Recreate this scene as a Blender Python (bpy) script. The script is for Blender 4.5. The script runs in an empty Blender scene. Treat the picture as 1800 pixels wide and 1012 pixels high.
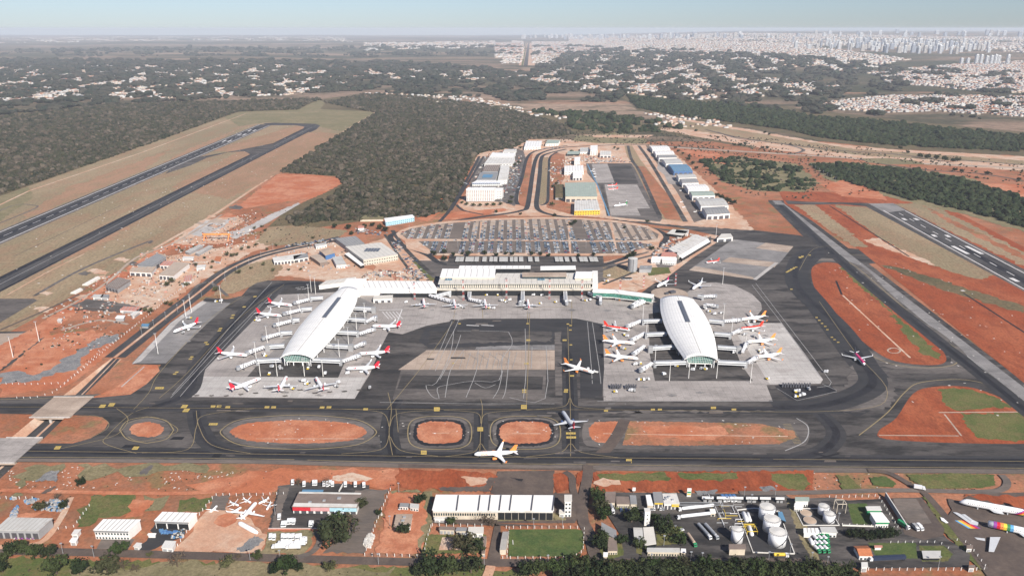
import bpy, bmesh, math, random
import numpy as np
from mathutils import Vector, Matrix
from mathutils.geometry import tessellate_polygon
random.seed(7); RS = np.random.RandomState(7)
SC = bpy.context.scene
COL = SC.collection
F, H, YH = 1330.0, 365.0, 50.0
TH = math.atan((506-YH)/F); CT, ST = math.cos(TH), math.sin(TH)

# ---------- photograph pixel -> point of the land (used to measure real positions) ----------
def P(px, py, z=0.0):
    u = (px-900)/F; v = (py-506)/F
    dz = -ST-v*CT; t = (z-H)/dz
    return Vector((u*t, (CT-v*ST)*t, z))
def sst(x, a, b):
    t = np.clip((x-a)/(b-a), 0, 1); return t*t*(3-2*t)
def hgt(X, Y):
    X = np.asarray(X, float); Y = np.asarray(Y, float)
    r = sst(X/np.maximum(Y, 1), 0.02, 0.32)
    h = 65*r*sst(Y, 5200, 9500) + 165*r*sst(Y, 9500, 26000) + 8*(1-r)*sst(Y, 9000, 30000)
    w = sst(Y, 5500, 9000)
    h = h + w*(9*np.sin(X/900+Y/1700)+7*np.sin(Y/760-X/2300+1)+5*np.sin(X/430+Y/1300+2))*(1-.3*sst(Y, 9000, 20000))
    return h
def PT(px, py):
    z = 0.0
    for _ in range(12):
        p = P(px, py, z); z = 0.5*z+0.5*float(hgt(p.x, p.y))
    p.z = float(hgt(p.x, p.y)); return p

# ---------- materials ----------
MATS = {}
def newmat(name):
    m = bpy.data.materials.new(name); m.use_nodes = True
    nt = m.node_tree; nt.nodes.clear()
    out = nt.nodes.new('ShaderNodeOutputMaterial'); b = nt.nodes.new('ShaderNodeBsdfPrincipled')
    nt.links.new(b.outputs[0], out.inputs[0]); MATS[name] = m
    return m, nt, b
def c4(c): return (c[0], c[1], c[2], 1)
def noise(nt, vec, scale, detail=3, rough=.6):
    n = nt.nodes.new('ShaderNodeTexNoise'); n.inputs['Scale'].default_value = scale
    n.inputs['Detail'].default_value = detail; n.inputs['Roughness'].default_value = rough
    nt.links.new(vec, n.inputs['Vector']); return n.outputs['Fac']
def ramp(nt, fac, stops):
    r = nt.nodes.new('ShaderNodeValToRGB'); e = r.color_ramp.elements
    while len(e) < len(stops): e.new(.5)
    for i, (p, c) in enumerate(stops):
        e[i].position = p; e[i].color = c4(c) if isinstance(c, tuple) else (c, c, c, 1)
    nt.links.new(fac, r.inputs[0]); return r.outputs[0]
def mix(nt, a, b, fac, mode='MIX'):
    n = nt.nodes.new('ShaderNodeMix'); n.data_type = 'RGBA'; n.blend_type = mode
    for s, v in ((n.inputs[0], fac), (n.inputs[6], a), (n.inputs[7], b)):
        if isinstance(v, (int, float)): s.default_value = v
        elif isinstance(v, tuple): s.default_value = c4(v)
        else: nt.links.new(v, s)
    return n.outputs[2]
def coords(nt, scl=(1, 1, 1), rz=0.0):
    tc = nt.nodes.new('ShaderNodeTexCoord'); mp = nt.nodes.new('ShaderNodeMapping')
    mp.inputs['Scale'].default_value = scl; mp.inputs['Rotation'].default_value = (0, 0, rz)
    nt.links.new(tc.outputs['Object'], mp.inputs[0]); return mp.outputs[0]
def ground(name, c1, c2, c3, s=(150, 22, 2.5), f2=.5, f3=.5, stretch=(1, 1, 1), rz=0.0, rough=.95, c4_=None, w=.08, s4=45):
    """natural surface: two tones in big patches, a third in smaller ones, fine grain over all"""
    m, nt, b = newmat(name); v = coords(nt, stretch, rz)
    a = ramp(nt, noise(nt, v, 1/s[0], 4), [(.5-w, c1), (.5+w, c2)])
    k = ramp(nt, noise(nt, v, 1/s[1], 5, .7), [(.47, 0.0), (.60, f2)])
    a = mix(nt, a, c3, k)
    if c4_: a = mix(nt, a, c4_, ramp(nt, noise(nt, v, 1/s4, 5, .65), [(.56, 0.0), (.63, .8)]))
    g = ramp(nt, noise(nt, v, 1/s[2], 3, .7), [(.3, 1-f3), (.7, 1+f3*.35)])
    a = mix(nt, a, g, 1.0, 'MULTIPLY')
    nt.links.new(a, b.inputs['Base Color']); b.inputs['Roughness'].default_value = rough
    b.inputs['Specular IOR Level'].default_value = .15
    return m
def plain(name, c, rough=.6, metal=0, spec=.3, var=.12, s=3.0, dirt=None, stretch=(1, 1, 1)):
    m, nt, b = newmat(name); v = coords(nt, stretch)
    g = ramp(nt, noise(nt, v, 1/s, 4, .65), [(.3, 1-var), (.7, 1+var*.4)])
    a = mix(nt, c, g, 1.0, 'MULTIPLY')
    if dirt: a = mix(nt, a, dirt, ramp(nt, noise(nt, v, .07, 5, .7), [(.5, 0.0), (.68, .7)]))
    nt.links.new(a, b.inputs['Base Color']); b.inputs['Roughness'].default_value = rough
    b.inputs['Metallic'].default_value = metal; b.inputs['Specular IOR Level'].default_value = spec
    return m
def foliage(name, cols, trans=True):
    m, nt, b = newmat(name)
    oi = nt.nodes.new('ShaderNodeObjectInfo'); v = coords(nt)
    n = len(cols); a = ramp(nt, oi.outputs['Random'], [(i/(n-1), c) for i, c in enumerate(cols)])
    g = ramp(nt, noise(nt, v, .9, 2), [(.3, .55), (.7, 1.35)])
    a = mix(nt, a, g, 1.0, 'MULTIPLY'); nt.links.new(a, b.inputs['Base Color'])
    b.inputs['Roughness'].default_value = .8; b.inputs['Specular IOR Level'].default_value = .15
    return m

# ---------- object helpers ----------
def tag(o, label=None, cat=None, group=None, kind=None):
    if label: o['label'] = label
    if cat: o['category'] = cat
    if group: o['group'] = group
    if kind: o['kind'] = kind
    return o
def empty(name, label, cat, loc, rz=0.0, group=None):
    o = bpy.data.objects.new(name, None); COL.objects.link(o)
    o.location = loc; o.rotation_euler = (0, 0, rz); o.empty_display_size = 1
    return tag(o, label, cat, group)
def copy_tree(o, parent=None):
    c = o.copy(); COL.objects.link(c)
    if parent is not None: c.parent = parent
    for ch in o.children: copy_tree(ch, c)
    return c
def place(proto, loc, rz, label, group=None, first=[None]):
    c = copy_tree(proto); c.location = loc; c.rotation_euler = (0, 0, rz); c['label'] = label
    if group: c['group'] = group
    return c
def link_mesh(name, V, Fc, mats, parent=None, mi=None, smooth=False):
    me = bpy.data.meshes.new(name); me.from_pydata([tuple(v) for v in V], [], Fc)
    if not isinstance(mats, (list, tuple)): mats = [mats]
    for m in mats: me.materials.append(MATS[m] if isinstance(m, str) else m)
    if mi is not None: me.polygons.foreach_set('material_index', mi)
    if smooth: me.polygons.foreach_set('use_smooth', [True]*len(me.polygons))
    me.update()
    o = bpy.data.objects.new(name, me); COL.objects.link(o)
    if parent is not None: o.parent = parent
    return o
class MB:
    def __init__(s): s.V = []; s.F = []; s.M = []; s.m = 0
    def face(s, pts):
        n = len(s.V); s.V += [tuple(p) for p in pts]; s.F.append(tuple(range(n, n+len(pts)))); s.M.append(s.m)
    def prism(s, pts, z0, z1):
        """pts: xy ring ccw, z0/z1 numbers"""
        n = len(s.V); k = len(pts)
        s.V += [(p[0], p[1], z0) for p in pts]+[(p[0], p[1], z1) for p in pts]
        for i in range(k):
            j = (i+1) % k; s.F.append((n+i, n+j, n+k+j, n+k+i)); s.M.append(s.m)
        s.F.append(tuple(n+k+i for i in range(k))); s.M.append(s.m)
        s.F.append(tuple(n+i for i in reversed(range(k)))); s.M.append(s.m)
    def box(s, cx, cy, z0, sx, sy, sz, rz=0.0):
        c, q = math.cos(rz), math.sin(rz)
        s.prism([(cx+x*c-y*q, cy+x*q+y*c) for x, y in ((-sx/2, -sy/2), (sx/2, -sy/2), (sx/2, sy/2), (-sx/2, sy/2))], z0, z0+sz)
    def tube(s, a, b, r0, r1=None, n=8, cap=True):
        r1 = r0 if r1 is None else r1
        a = Vector(a); b = Vector(b); d = (b-a).normalized()
        u = d.orthogonal().normalized(); w = d.cross(u); k = len(s.V)
        for p, r in ((a, r0), (b, r1)):
            for i in range(n):
                t = 2*math.pi*i/n; s.V.append(tuple(p+(u*math.cos(t)+w*math.sin(t))*r))
        for i in range(n):
            j = (i+1) % n; s.F.append((k+i, k+j, k+n+j, k+n+i)); s.M.append(s.m)
        if cap:
            s.F.append(tuple(k+i for i in reversed(range(n)))); s.F.append(tuple(k+n+i for i in range(n))); s.M += [s.m]*2
    def loft(s, rings, close=True, capa=True, capb=True):
        k = len(s.V); n = len(rings[0])
        for r in rings: s.V += [tuple(p) for p in r]
        for i in range(len(rings)-1):
            for j in range(n if close else n-1):
                q = (j+1) % n
                s.F.append((k+i*n+j, k+i*n+q, k+(i+1)*n+q, k+(i+1)*n+j)); s.M.append(s.m)
        if capa: s.F.append(tuple(k+j for j in reversed(range(n)))); s.M.append(s.m)
        if capb: s.F.append(tuple(k+(len(rings)-1)*n+j for j in range(n))); s.M.append(s.m)
    def build(s, name, mats, parent=None, smooth=False):
        return link_mesh(name, s.V, s.F, mats, parent, s.M, smooth)

GX, GC = 340, 16.0
LG = np.zeros((GX, GX), np.int16)
def cells(V, fs):
    out = set()
    for f in fs:
        for k in range(1, len(f)-1):
            A, B_, C_ = (np.array(V[f[i]][:2]) for i in (0, k, k+1))
            n = int(min(500, max(2, max(np.linalg.norm(B_-A), np.linalg.norm(C_-A), np.linalg.norm(B_-C_))/9)))
            u, v = np.meshgrid(np.arange(n+1)/n, np.arange(n+1)/n); m = u+v <= 1.0001; u = u[m]; v = v[m]
            x = A[0]+(B_[0]-A[0])*u+(C_[0]-A[0])*v; y = A[1]+(B_[1]-A[1])*u+(C_[1]-A[1])*v
            i = np.clip(((x+2720)/GC).astype(int), 1, GX-2); j = np.clip(((y)/GC).astype(int), 1, GX-2)
            out.update((i*GX+j).tolist())
    return np.array(sorted(out))
def lay(V, fs):
    c = cells(V, fs); i, j = c//GX, c % GX; top = 0
    for a in (-1, 0, 1):
        for b in (-1, 0, 1): top = max(top, int(LG[i+a, j+b].max()))
    LG[i, j] = top+1
    return .02+.008*(top+1)
def gz(x, y):
    i = int(np.clip((x+2720)/GC, 1, GX-2)); j = int(np.clip(y/GC, 1, GX-2)); return .03+.008*int(LG[i-1:i+2, j-1:j+2].max())
def sheet(name, px, mat, smooth=0, jit=0.0, holes=None, kind='structure', world=False, z=None, label=None):
    """one flat sheet of the ground, each a few millimetres over the one before"""
    pts = [Vector((p[0], p[1], 0)) if world else P(p[0], p[1]) for p in px]
    if smooth: pts = crom(pts, smooth)
    if jit: pts = ragged(pts, jit)
    polys = [pts]+[[P(*q) for q in h] for h in (holes or [])]
    tris = tessellate_polygon(polys); flat = [p for r in polys for p in r]
    V = [(p.x, p.y, 0.0) for p in flat]; fs = []
    for t in tris:
        a, b, c = (Vector(V[i]) for i in t)
        n = (b-a).cross(c-a).z
        if abs(n) > 1e-6: fs.append(tuple(t) if n > 0 else (t[0], t[2], t[1]))
    zz = lay(V, fs) if z is None else z; V = [(a, b, zz) for a, b, c in V]
    o = link_mesh(name, V, fs, mat); return tag(o, label, kind=kind)
def crom(p, n=6, closed=True):
    out = []; k = len(p); rng = range(k if closed else k-1)
    for i in rng:
        if closed: a, b, c, d = p[i-1], p[i], p[(i+1) % k], p[(i+2) % k]
        else: a, b, c, d = p[max(i-1, 0)], p[i], p[i+1], p[min(i+2, k-1)]
        for j in range(n):
            t = j/n
            out.append(.5*((2*b)+(c-a)*t+(2*a-5*b+4*c-d)*t*t+(3*b-a-3*c+d)*t**3))
    if not closed: out.append(p[-1])
    return out
def ragged(p, amp):
    out = []; k = len(p); L = amp*1.3
    for i in range(k):
        a, b = p[i], p[(i+1) % k]; d = (b-a); m = min(60, max(1, int(d.length/L)))
        nrm = Vector((-d.y, d.x, 0)).normalized() if d.length > 0 else Vector()
        for j in range(m):
            out.append(a+d*(j/m)+nrm*random.gauss(0, amp*.45))
    return out
def offset_line(pts, off):
    out = []
    for i, p in enumerate(pts):
        a = pts[max(i-1, 0)]; b = pts[min(i+1, len(pts)-1)]; d = (b-a).normalized()
        out.append(p+Vector((-d.y, d.x, 0))*off)
    return out
def strip_pts(pts, w0, w1):
    """quads between two offsets of a polyline"""
    A = offset_line(pts, w0); B = offset_line(pts, w1); return A, B
def road(name, px, width, mat, smooth=6, z=None, label=None, kind='structure', world=False, w0=None, w1=None, closed=False):
    pts = [Vector((p[0], p[1], 0)) if world else P(p[0], p[1]) for p in px]
    if smooth: pts = crom(pts, smooth, closed)
    if closed: pts = pts+[pts[0]]
    a0, a1 = (-width/2, width/2) if w0 is None else (w0, w1)
    A, B = strip_pts(pts, a0, a1); n = len(A)
    fs = [(i, i+1, n+i+1, n+i) for i in range(n-1)]; V = [(p.x, p.y) for p in A]+[(p.x, p.y) for p in B]
    zz = lay(V, fs) if z is None else z; V = [(a, b, zz) for a, b in V]
    o = link_mesh(name, V, [tuple(reversed(f)) for f in fs], mat)
    me = o.data
    if me.polygons[0].normal.z < 0: me.flip_normals()
    return tag(o, label, kind=kind)

def pip(x, y, poly):
    c = np.zeros(len(x), bool); n = len(poly)
    for i in range(n):
        x1, y1 = poly[i]; x2, y2 = poly[(i+1) % n]
        if y1 == y2: continue
        c ^= ((y1 > y) != (y2 > y)) & (x < (x2-x1)*(y-y1)/(y2-y1)+x1)
    return c
def vn(x, y, s, seed=0):
    r = np.random.RandomState(seed); v = np.zeros_like(x)
    for k in range(7):
        a = r.uniform(0, 6.28); f = r.uniform(.6, 2.2)/s*2*math.pi
        v += np.sin((x*math.cos(a)+y*math.sin(a))*f+r.uniform(0, 6.28)+1.5*np.sin(y/s*2+k))
    return v/7*1.9
def scatter(px, spacing, thr=-9, ns=150, seed=0, grow=0.0):
    """jittered points inside an outline; spacing grows with distance"""
    poly = [tuple(PT(*p)[:2]) for p in px]
    ys = [p[1] for p in poly]; xs = [p[0] for p in poly]
    out = []; y = min(ys); r = np.random.RandomState(seed+11)
    while y < max(ys):
        s = spacing*(1+grow*max(0, (y-2000))/2000)
        x = np.arange(min(xs), max(xs), s)
        X = x+r.uniform(-.5, .5, len(x))*s; Y = y+r.uniform(-.5, .5, len(x))*s
        k = pip(X, Y, poly)
        if y > 6500: k &= np.abs(F*X/(.946*Y+110)-27) > 8
        if thr > -5: k &= vn(X, Y, ns, seed)+r.uniform(-.35, .35, len(x)) > thr
        out.append(np.stack([X[k], Y[k], np.full(k.sum(), s)], 1)); y += s
    return np.concatenate(out) if out else np.zeros((0, 3))

# ---------- palette ----------
ground('red_soil', (.31, .115, .056), (.40, .17, .095), (.21, .12, .075), s=(120, 26, 3), f2=.6, f3=.35, c4_=(.20, .15, .07))
ground('dusty_soil', (.29, .175, .105), (.34, .20, .125), (.25, .18, .105), s=(90, 20, 3), f2=.6, f3=.3, stretch=(1, .35, 1))
ground('bright_red_soil', (.43, .145, .070), (.50, .225, .13), (.33, .105, .055), s=(60, 14, 2), f2=.6, f3=.25)
ground('deep_red_soil', (.29, .07, .028), (.34, .10, .045), (.21, .055, .025), s=(70, 15, 2), f2=.7, f3=.35, stretch=(1, .45, 1))
ground('pale_soil', (.50, .30, .20), (.55, .42, .32), (.42, .22, .14), s=(50, 10, 1.5), f2=.6, f3=.2)
ground('dry_grass', (.255, .20, .12), (.31, .235, .145), (.30, .17, .105), s=(170, 45, 3), f2=.45, f3=.4, stretch=(1, .35, 1), w=.05)
ground('olive_grass', (.20, .175, .095), (.245, .20, .115), (.145, .13, .065), s=(120, 25, 2.5), f2=.6, f3=.4)
ground('green_grass', (.09, .115, .035), (.14, .14, .05), (.17, .13, .06), s=(40, 9, 1.5), f2=.55, f3=.45)
ground('lawn', (.06, .095, .03), (.085, .115, .035), (.12, .13, .05), s=(18, 7, 1.2), f2=.5, f3=.35)
ground('scrub_ground', (.10, .085, .045), (.15, .12, .065), (.18, .12, .07), s=(220, 40, 6), f2=.5, f3=.5)
ground('asphalt', (.062, .057, .054), (.115, .103, .095), (.030, .029, .029), s=(90, 15, 1.5), f2=.9, f3=.3, stretch=(.25, 1, 1), rough=.85)
ground('asphalt_y', (.055, .054, .056), (.078, .074, .073), (.036, .036, .038), s=(70, 14, 1.5), f2=.75, f3=.2, stretch=(1, .2, 1), rough=.85)
ground('worn_asphalt', (.115, .102, .094), (.165, .145, .132), (.075, .068, .064), s=(70, 14, 1.5), f2=.85, f3=.3, stretch=(.25, 1, 1), rough=.9)
ground('rubber', (.022, .022, .025), (.034, .033, .036), (.016, .016, .018), s=(60, 9, 1.5), f2=.7, f3=.2, stretch=(.3, .3, 1), rough=.7)
ground('brown_road', (.10, .078, .066), (.13, .10, .083), (.075, .06, .055), s=(60, 12, 1.5), f2=.6, f3=.25)
ground('gravel', (.21, .21, .21), (.27, .26, .25), (.15, .15, .155), s=(14, 5, .8), f2=.7, f3=.5)
def slab(name, c1, c2, c3, size=7.5):
    m, nt, b = newmat(name); v = coords(nt)
    a = ramp(nt, noise(nt, v, 1/70, 4), [(.42, c1), (.58, c2)])
    a = mix(nt, a, c3, ramp(nt, noise(nt, coords(nt, (.35, 1, 1)), 1/16, 5, .7), [(.50, 0.0), (.62, .75)]))
    br = nt.nodes.new('ShaderNodeTexBrick'); br.offset = 0
    for i, t in enumerate((1.0, .90, .55)): br.inputs[i+1].default_value = (t, t, t, 1)
    br.inputs['Scale'].default_value = 1; br.inputs['Mortar Size'].default_value = .10
    br.inputs['Brick Width'].default_value = size; br.inputs['Row Height'].default_value = size
    nt.links.new(v, br.inputs['Vector']); a = mix(nt, a, br.outputs[0], 1.0, 'MULTIPLY')
    g = ramp(nt, noise(nt, v, .5, 3, .7), [(.3, .85), (.7, 1.06)]); a = mix(nt, a, g, 1.0, 'MULTIPLY')
    nt.links.new(a, b.inputs['Base Color']); b.inputs['Roughness'].default_value = .9; b.inputs['Specular IOR Level'].default_value = .2
slab('concrete', (.30, .27, .25), (.37, .335, .31), (.22, .20, .185))
slab('pale_concrete', (.42, .395, .37), (.50, .47, .44), (.34, .31, .29))
slab('tan_concrete', (.36, .28, .22), (.44, .35, .28), (.30, .23, .18), 11)
slab('grey_concrete', (.20, .19, .185), (.26, .245, .235), (.14, .135, .13), 12)
plain('yellow_paint', (.50, .36, .09), .8, var=.25, s=2); plain('dull_yellow', (.27, .21, .11), .8, var=.25, s=2)
plain('white_paint', (.62, .60, .58), .8, var=.25, s=2); plain('faded_white', (.34, .33, .32), .8, var=.3, s=2)
plain('black_patch', (.012, .012, .014), .8)
HAZE = 3.6e-5; EXPO = 0.66
# ================= TERRAIN =================
def far_terrain():
    ys = [2600]
    while ys[-1] < 44000: ys.append(ys[-1]*1.028+8)
    nx = 150; V = []; Fc = []
    for y in ys:
        for i in range(nx+1):
            x = (i/nx*2-1)*(y*.95+1800); V.append((x, y, float(hgt(x, y))))
    for j in range(len(ys)-1):
        for i in range(nx):
            a = j*(nx+1)+i; Fc.append((a, a+1, a+nx+2, a+nx+1))
    # last row dips below so the edge is closed
    m, nt, b = newmat('far_land'); v = coords(nt)
    big = noise(nt, coords(nt, (.35, 1, 1), -.08), 1/2600, 6, .55)
    base = ramp(nt, big, [(.40, (.055, .058, .036)), (.47, (.105, .09, .062)), (.53, (.22, .155, .115)), (.60, (.30, .215, .16))])
    mid = ramp(nt, noise(nt, coords(nt, (.5, 1, 1), .2), 1/420, 6, .65), [(.46, 0.0), (.56, .85)])
    a = mix(nt, base, (.06, .062, .042), mid)
    red = ramp(nt, noise(nt, coords(nt, (.3, 1, 1), .1), 1/600, 5, .7), [(.60, 0.0), (.66, .8)])
    a = mix(nt, a, (.33, .19, .13), red)
    g = ramp(nt, noise(nt, v, 1/45, 4, .8), [(.3, .55), (.7, 1.4)]); a = mix(nt, a, g, 1.0, 'MULTIPLY')
    nt.links.new(a, b.inputs['Base Color']); b.inputs['Roughness'].default_value = 1; b.inputs['Specular IOR Level'].default_value = 0
    o = link_mesh('terrain', V, Fc, 'far_land', smooth=True); tag(o, kind='structure')
far_terrain()
# cutting for the service road under the two taxiway bridges
TR_L = [(-75, 840), (20, 768), (78, 720), (133, 678), (196, 629)]
TR_R = [(214, 631), (182, 661), (150, 692), (110, 738), (72, 775), (-10, 850)]
trench = TR_L+TR_R
base_out = [(-3200, 150), (3200, 150), (4300, 2600), (-4300, 2600)]
def base_ground():
    outer = [Vector((x, y, 0)) for x, y in base_out]; hole = [P(*q) for q in trench]
    polys = [outer, hole]; flat = outer+hole; fs = []
    for t in tessellate_polygon(polys):
        a, b, c = (flat[i] for i in t); n = (b-a).cross(c-a).z
        fs.append(tuple(t) if n > 0 else (t[0], t[2], t[1]))
    o = link_mesh('ground', [tuple(p) for p in flat], fs, 'red_soil'); tag(o, kind='structure')
base_ground()
def cutting():
    L = [P(*q) for q in TR_L]; R = [P(*q) for q in reversed(TR_R)]
    L = [L[0].lerp(L[1], t) for t in (0, .5)]+[L[1].lerp(L[2], t) for t in (0, .5)]+[L[2].lerp(L[3], t) for t in (0, .5)]+[L[3].lerp(L[4], t) for t in (0, .4, .8, 1)]
    def samp(Q, n):
        ds = [0]
        for i in range(len(Q)-1): ds.append(ds[-1]+(Q[i+1]-Q[i]).length)
        o = []
        for k in range(n):
            d = ds[-1]*k/(n-1)
            i = max(j for j in range(len(ds)-1) if ds[j] <= d+1e-6)
            o.append(Q[i].lerp(Q[i+1], (d-ds[i])/(ds[i+1]-ds[i])))
        return o
    n = 16; A = samp(L, n); B = samp(R, n); mb = MB(); rings = []
    for k in range(n):
        t = k/(n-1); dep = -6.5*min(1, (1-t)*3.2)
        a, b = A[k], B[k]; rings.append([a]+[a.lerp(b, f)+Vector((0, 0, dep)) for f in (.17, .46, .54, .83)]+[b])
    for k in range(n-1):
        for j in range(5):
            mb.m = 0 if j in (1, 3) else 1
            mb.face([rings[k][j], rings[k][j+1], rings[k+1][j+1], rings[k+1][j]])
    for s in (0, -1):
        mb.m = 1; mb.face(rings[s])
    o = mb.build('cutting_road', ['asphalt_y', 'pale_soil']); tag(o, kind='structure')
cutting()

S = sheet
# --- the left airfield ---
S('scrubland', [(-900, 190), (0, 192), (300, 182), (560, 175), (640, 165), (860, 185), (1000, 205), (1150, 215), (1290, 232), (1330, 262), (1150, 232), (1010, 236), (860, 262), (820, 300), (790, 372), (640, 388), (560, 400), (470, 400), (500, 372), (603, 322), (590, 310), (490, 303), (662, 197), (420, 197), (0, 345), (-700, 590)], 'scrub_ground')
S('airfield_grass', [(-900, 660), (0, 345), (420, 197), (525, 193), (560, 176), (572, 181), (562, 192), (662, 197), (488, 304), (390, 372), (280, 440), (150, 505), (60, 560), (0, 592), (-500, 830)], 'dry_grass')
S('airfield_grass', [(395, 206), (420, 197), (525, 193), (560, 176), (572, 181), (562, 192), (662, 197), (600, 232), (560, 222), (470, 215), (420, 222)], 'olive_grass', jit=6)
S('airfield_grass', [(-300, 450), (0, 345), (50, 328), (60, 345), (-10, 395), (-200, 470)], 'olive_grass', jit=5)
road('perimeter_road', [(-80, 390), (0, 360), (50, 336), (250, 268), (400, 212), (432, 200), (560, 197)], 5, 'pale_soil', 0)
road('perimeter_road', [(660, 198), (560, 258), (485, 305), (380, 375), (245, 452)], 7, 'pale_soil', 0)
for q in ([(300, 330), (470, 240), (560, 232), (600, 236), (500, 300), (400, 350)], [(90, 470), (220, 380), (320, 330), (300, 350), (180, 430)], [(330, 262), (400, 235), (420, 226), (380, 250), (280, 292)]):
    S('soil_patch', q, 'dusty_soil', jit=9)
S('soil_patch', [(365, 265), (520, 222), (545, 222), (480, 250), (430, 262), (415, 268)], 'dusty_soil', jit=4)
S('soil_patch', [(120, 330), (300, 262), (250, 300), (60, 380), (20, 395)], 'dusty_soil', jit=12)
road('drain', [(13, 518), (80, 480), (148, 446)], 2.5, 'pale_soil', 0)
road('drain', [(25, 450), (215, 360)], 1.6, 'brown_road', 0)
road('dirt_track', [(60, 520), (150, 470), (260, 425), (262, 428)], 6, 'worn_asphalt', 4)
road('service_road', [(-60, 400), (20, 362), (60, 361), (62, 366), (10, 388), (-60, 415)], 4, 'worn_asphalt', 4)
# runway and taxiway
road('runway', [(-700, 714), (467, 219)], 62, 'worn_asphalt', 0)
road('runway', [(-700, 714), (467, 219)], 46, 'asphalt_y', 0)
road('runway_rubber', [(-700, 714), (455, 224)], 13, 'rubber', 0)
for s in (-1, 1): road('runway_marking', [(-700, 714), (467, 219)], 0, 'white_paint', 0, w0=s*22.5-1, w1=s*22.5+1)
def dashes(name, a, b, n, ln, w, mat, off=0):
    A, B = P(*a), P(*b); d = (B-A); L = d.length; d.normalize(); nr = Vector((-d.y, d.x, 0)); mb = MB()
    for i in range(n):
        c = A+d*(L*(i+.5)/n)+nr*off
        q = [c-d*ln/2-nr*w/2, c+d*ln/2-nr*w/2, c+d*ln/2+nr*w/2, c-d*ln/2+nr*w/2]
        mb.face([q[0], q[1], q[2], q[3]])
    zz = lay(mb.V, mb.F); mb.V = [(a, b, zz) for a, b, c in mb.V]; o = mb.build(name, [mat]); o.data.update()
    if o.data.polygons[0].normal.z < 0: o.data.flip_normals()
    return tag(o, kind='structure')
dashes('runway_marking', (-300, 544), (440, 231), 40, 28, 1.3, 'white_paint')
for t in (400, 425, 440): pass
for a, b in (((420, 239), (430, 235)), ((395, 250), (403, 246)), ((440, 231), (446, 228))):
    for s in (-1, 1): dashes('runway_marking', a, b, 1, 45, 6, 'white_paint', s*9)
S('taxiway', [(462, 217), (480, 216), (555, 218), (563, 221), (556, 228), (545, 233), (532, 228), (535, 223), (520, 220.5), (470, 220.5)], 'asphalt_y')
road('taxiway', [(-600, 802), (345, 325.5), (552, 222)], 46, 'asphalt_y', 0)
road('taxiway_rubber', [(-600, 802), (345, 325.5), (548, 224)], 0, 'rubber', 0, w0=13, w1=23)
road('taxiway_rubber', [(-600, 802), (345, 325.5), (548, 224)], 0, 'rubber', 0, w0=-22, w1=-17)
road('taxiway_marking', [(-600, 802), (345, 325.5), (548, 224)], 1, 'faded_white', 0)
S('taxiway', [(300, 297), (345, 277), (420, 264), (455, 257), (490, 250), (476, 262), (458, 270), (443, 273), (430, 266), (400, 268), (365, 277), (335, 291), (290, 306)], 'asphalt')
# old apron bottom-left
S('taxiway', [(-200, 600), (-30, 583), (90, 582), (60, 608), (20, 640), (-60, 690), (-300, 690)], 'asphalt')
S('old_apron', [(-200, 610), (0, 586), (70, 585), (62, 597), (10, 632), (-60, 660)], 'tan_concrete')
S('taxiway', [(-300, 525), (0, 525), (60, 525), (66, 528), (0, 567), (-120, 620)], 'worn_asphalt')
# --- red earth works ---
S('earthworks', [(420, 362), (488, 306), (545, 307), (595, 312), (603, 322), (570, 340), (520, 360), (470, 372), (440, 385), (360, 430), (290, 440), (345, 405)], 'bright_red_soil', jit=4)
S('earthworks', [(150, 520), (260, 447), (345, 400), (355, 405), (280, 450), (200, 500), (120, 560), (0, 650), (-60, 680), (-60, 640), (60, 575)], 'bright_red_soil', jit=3)
S('earthworks', [(0, 660), (40, 625), (80, 590), (160, 580), (205, 592), (190, 625), (120, 680), (0, 697)], 'bright_red_soil', jit=5)
S('gravel_bank', [(0, 655), (30, 652), (60, 660), (95, 645), (110, 630), (130, 622), (150, 605), (180, 590), (212, 588), (205, 600), (160, 615), (140, 635), (135, 650), (100, 655), (70, 668), (40, 672), (0, 674)], 'gravel', jit=4)
S('earth_platform', [(318, 415), (350, 388), (392, 382), (440, 380), (505, 362), (512, 366), (430, 410), (395, 428), (330, 430), (300, 428)], 'pale_soil', jit=5)
S('construction_slab', [(330, 411), (362, 388), (405, 386), (392, 400), (352, 416)], 'pale_concrete')
S('construction_slab', [(395, 413), (455, 380), (520, 355), (528, 358), (470, 392), (415, 420)], 'pale_concrete')
S('earthworks', [(400, 372), (500, 355), (540, 350), (480, 375), (420, 405), (395, 408), (430, 388)], 'red_soil', jit=4)
S('yard', [(200, 505), (260, 465), (300, 450), (420, 430), (455, 420), (480, 430), (420, 455), (380, 478), (330, 510), (270, 545), (190, 550), (150, 540)], 'pale_soil', jit=7)
S('yard', [(400, 470), (470, 440), (600, 425), (640, 470), (680, 490), (600, 496), (500, 485), (430, 488), (385, 505)], 'pale_soil', jit=5)
S('field', [(470, 400), (520, 396), (610, 405), (600, 415), (540, 430), (470, 432), (450, 425)], 'dry_grass', jit=4)
S('field', [(395, 490), (405, 470), (480, 455), (500, 470), (480, 490), (410, 515), (375, 520)], 'dry_grass', jit=4)
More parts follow.
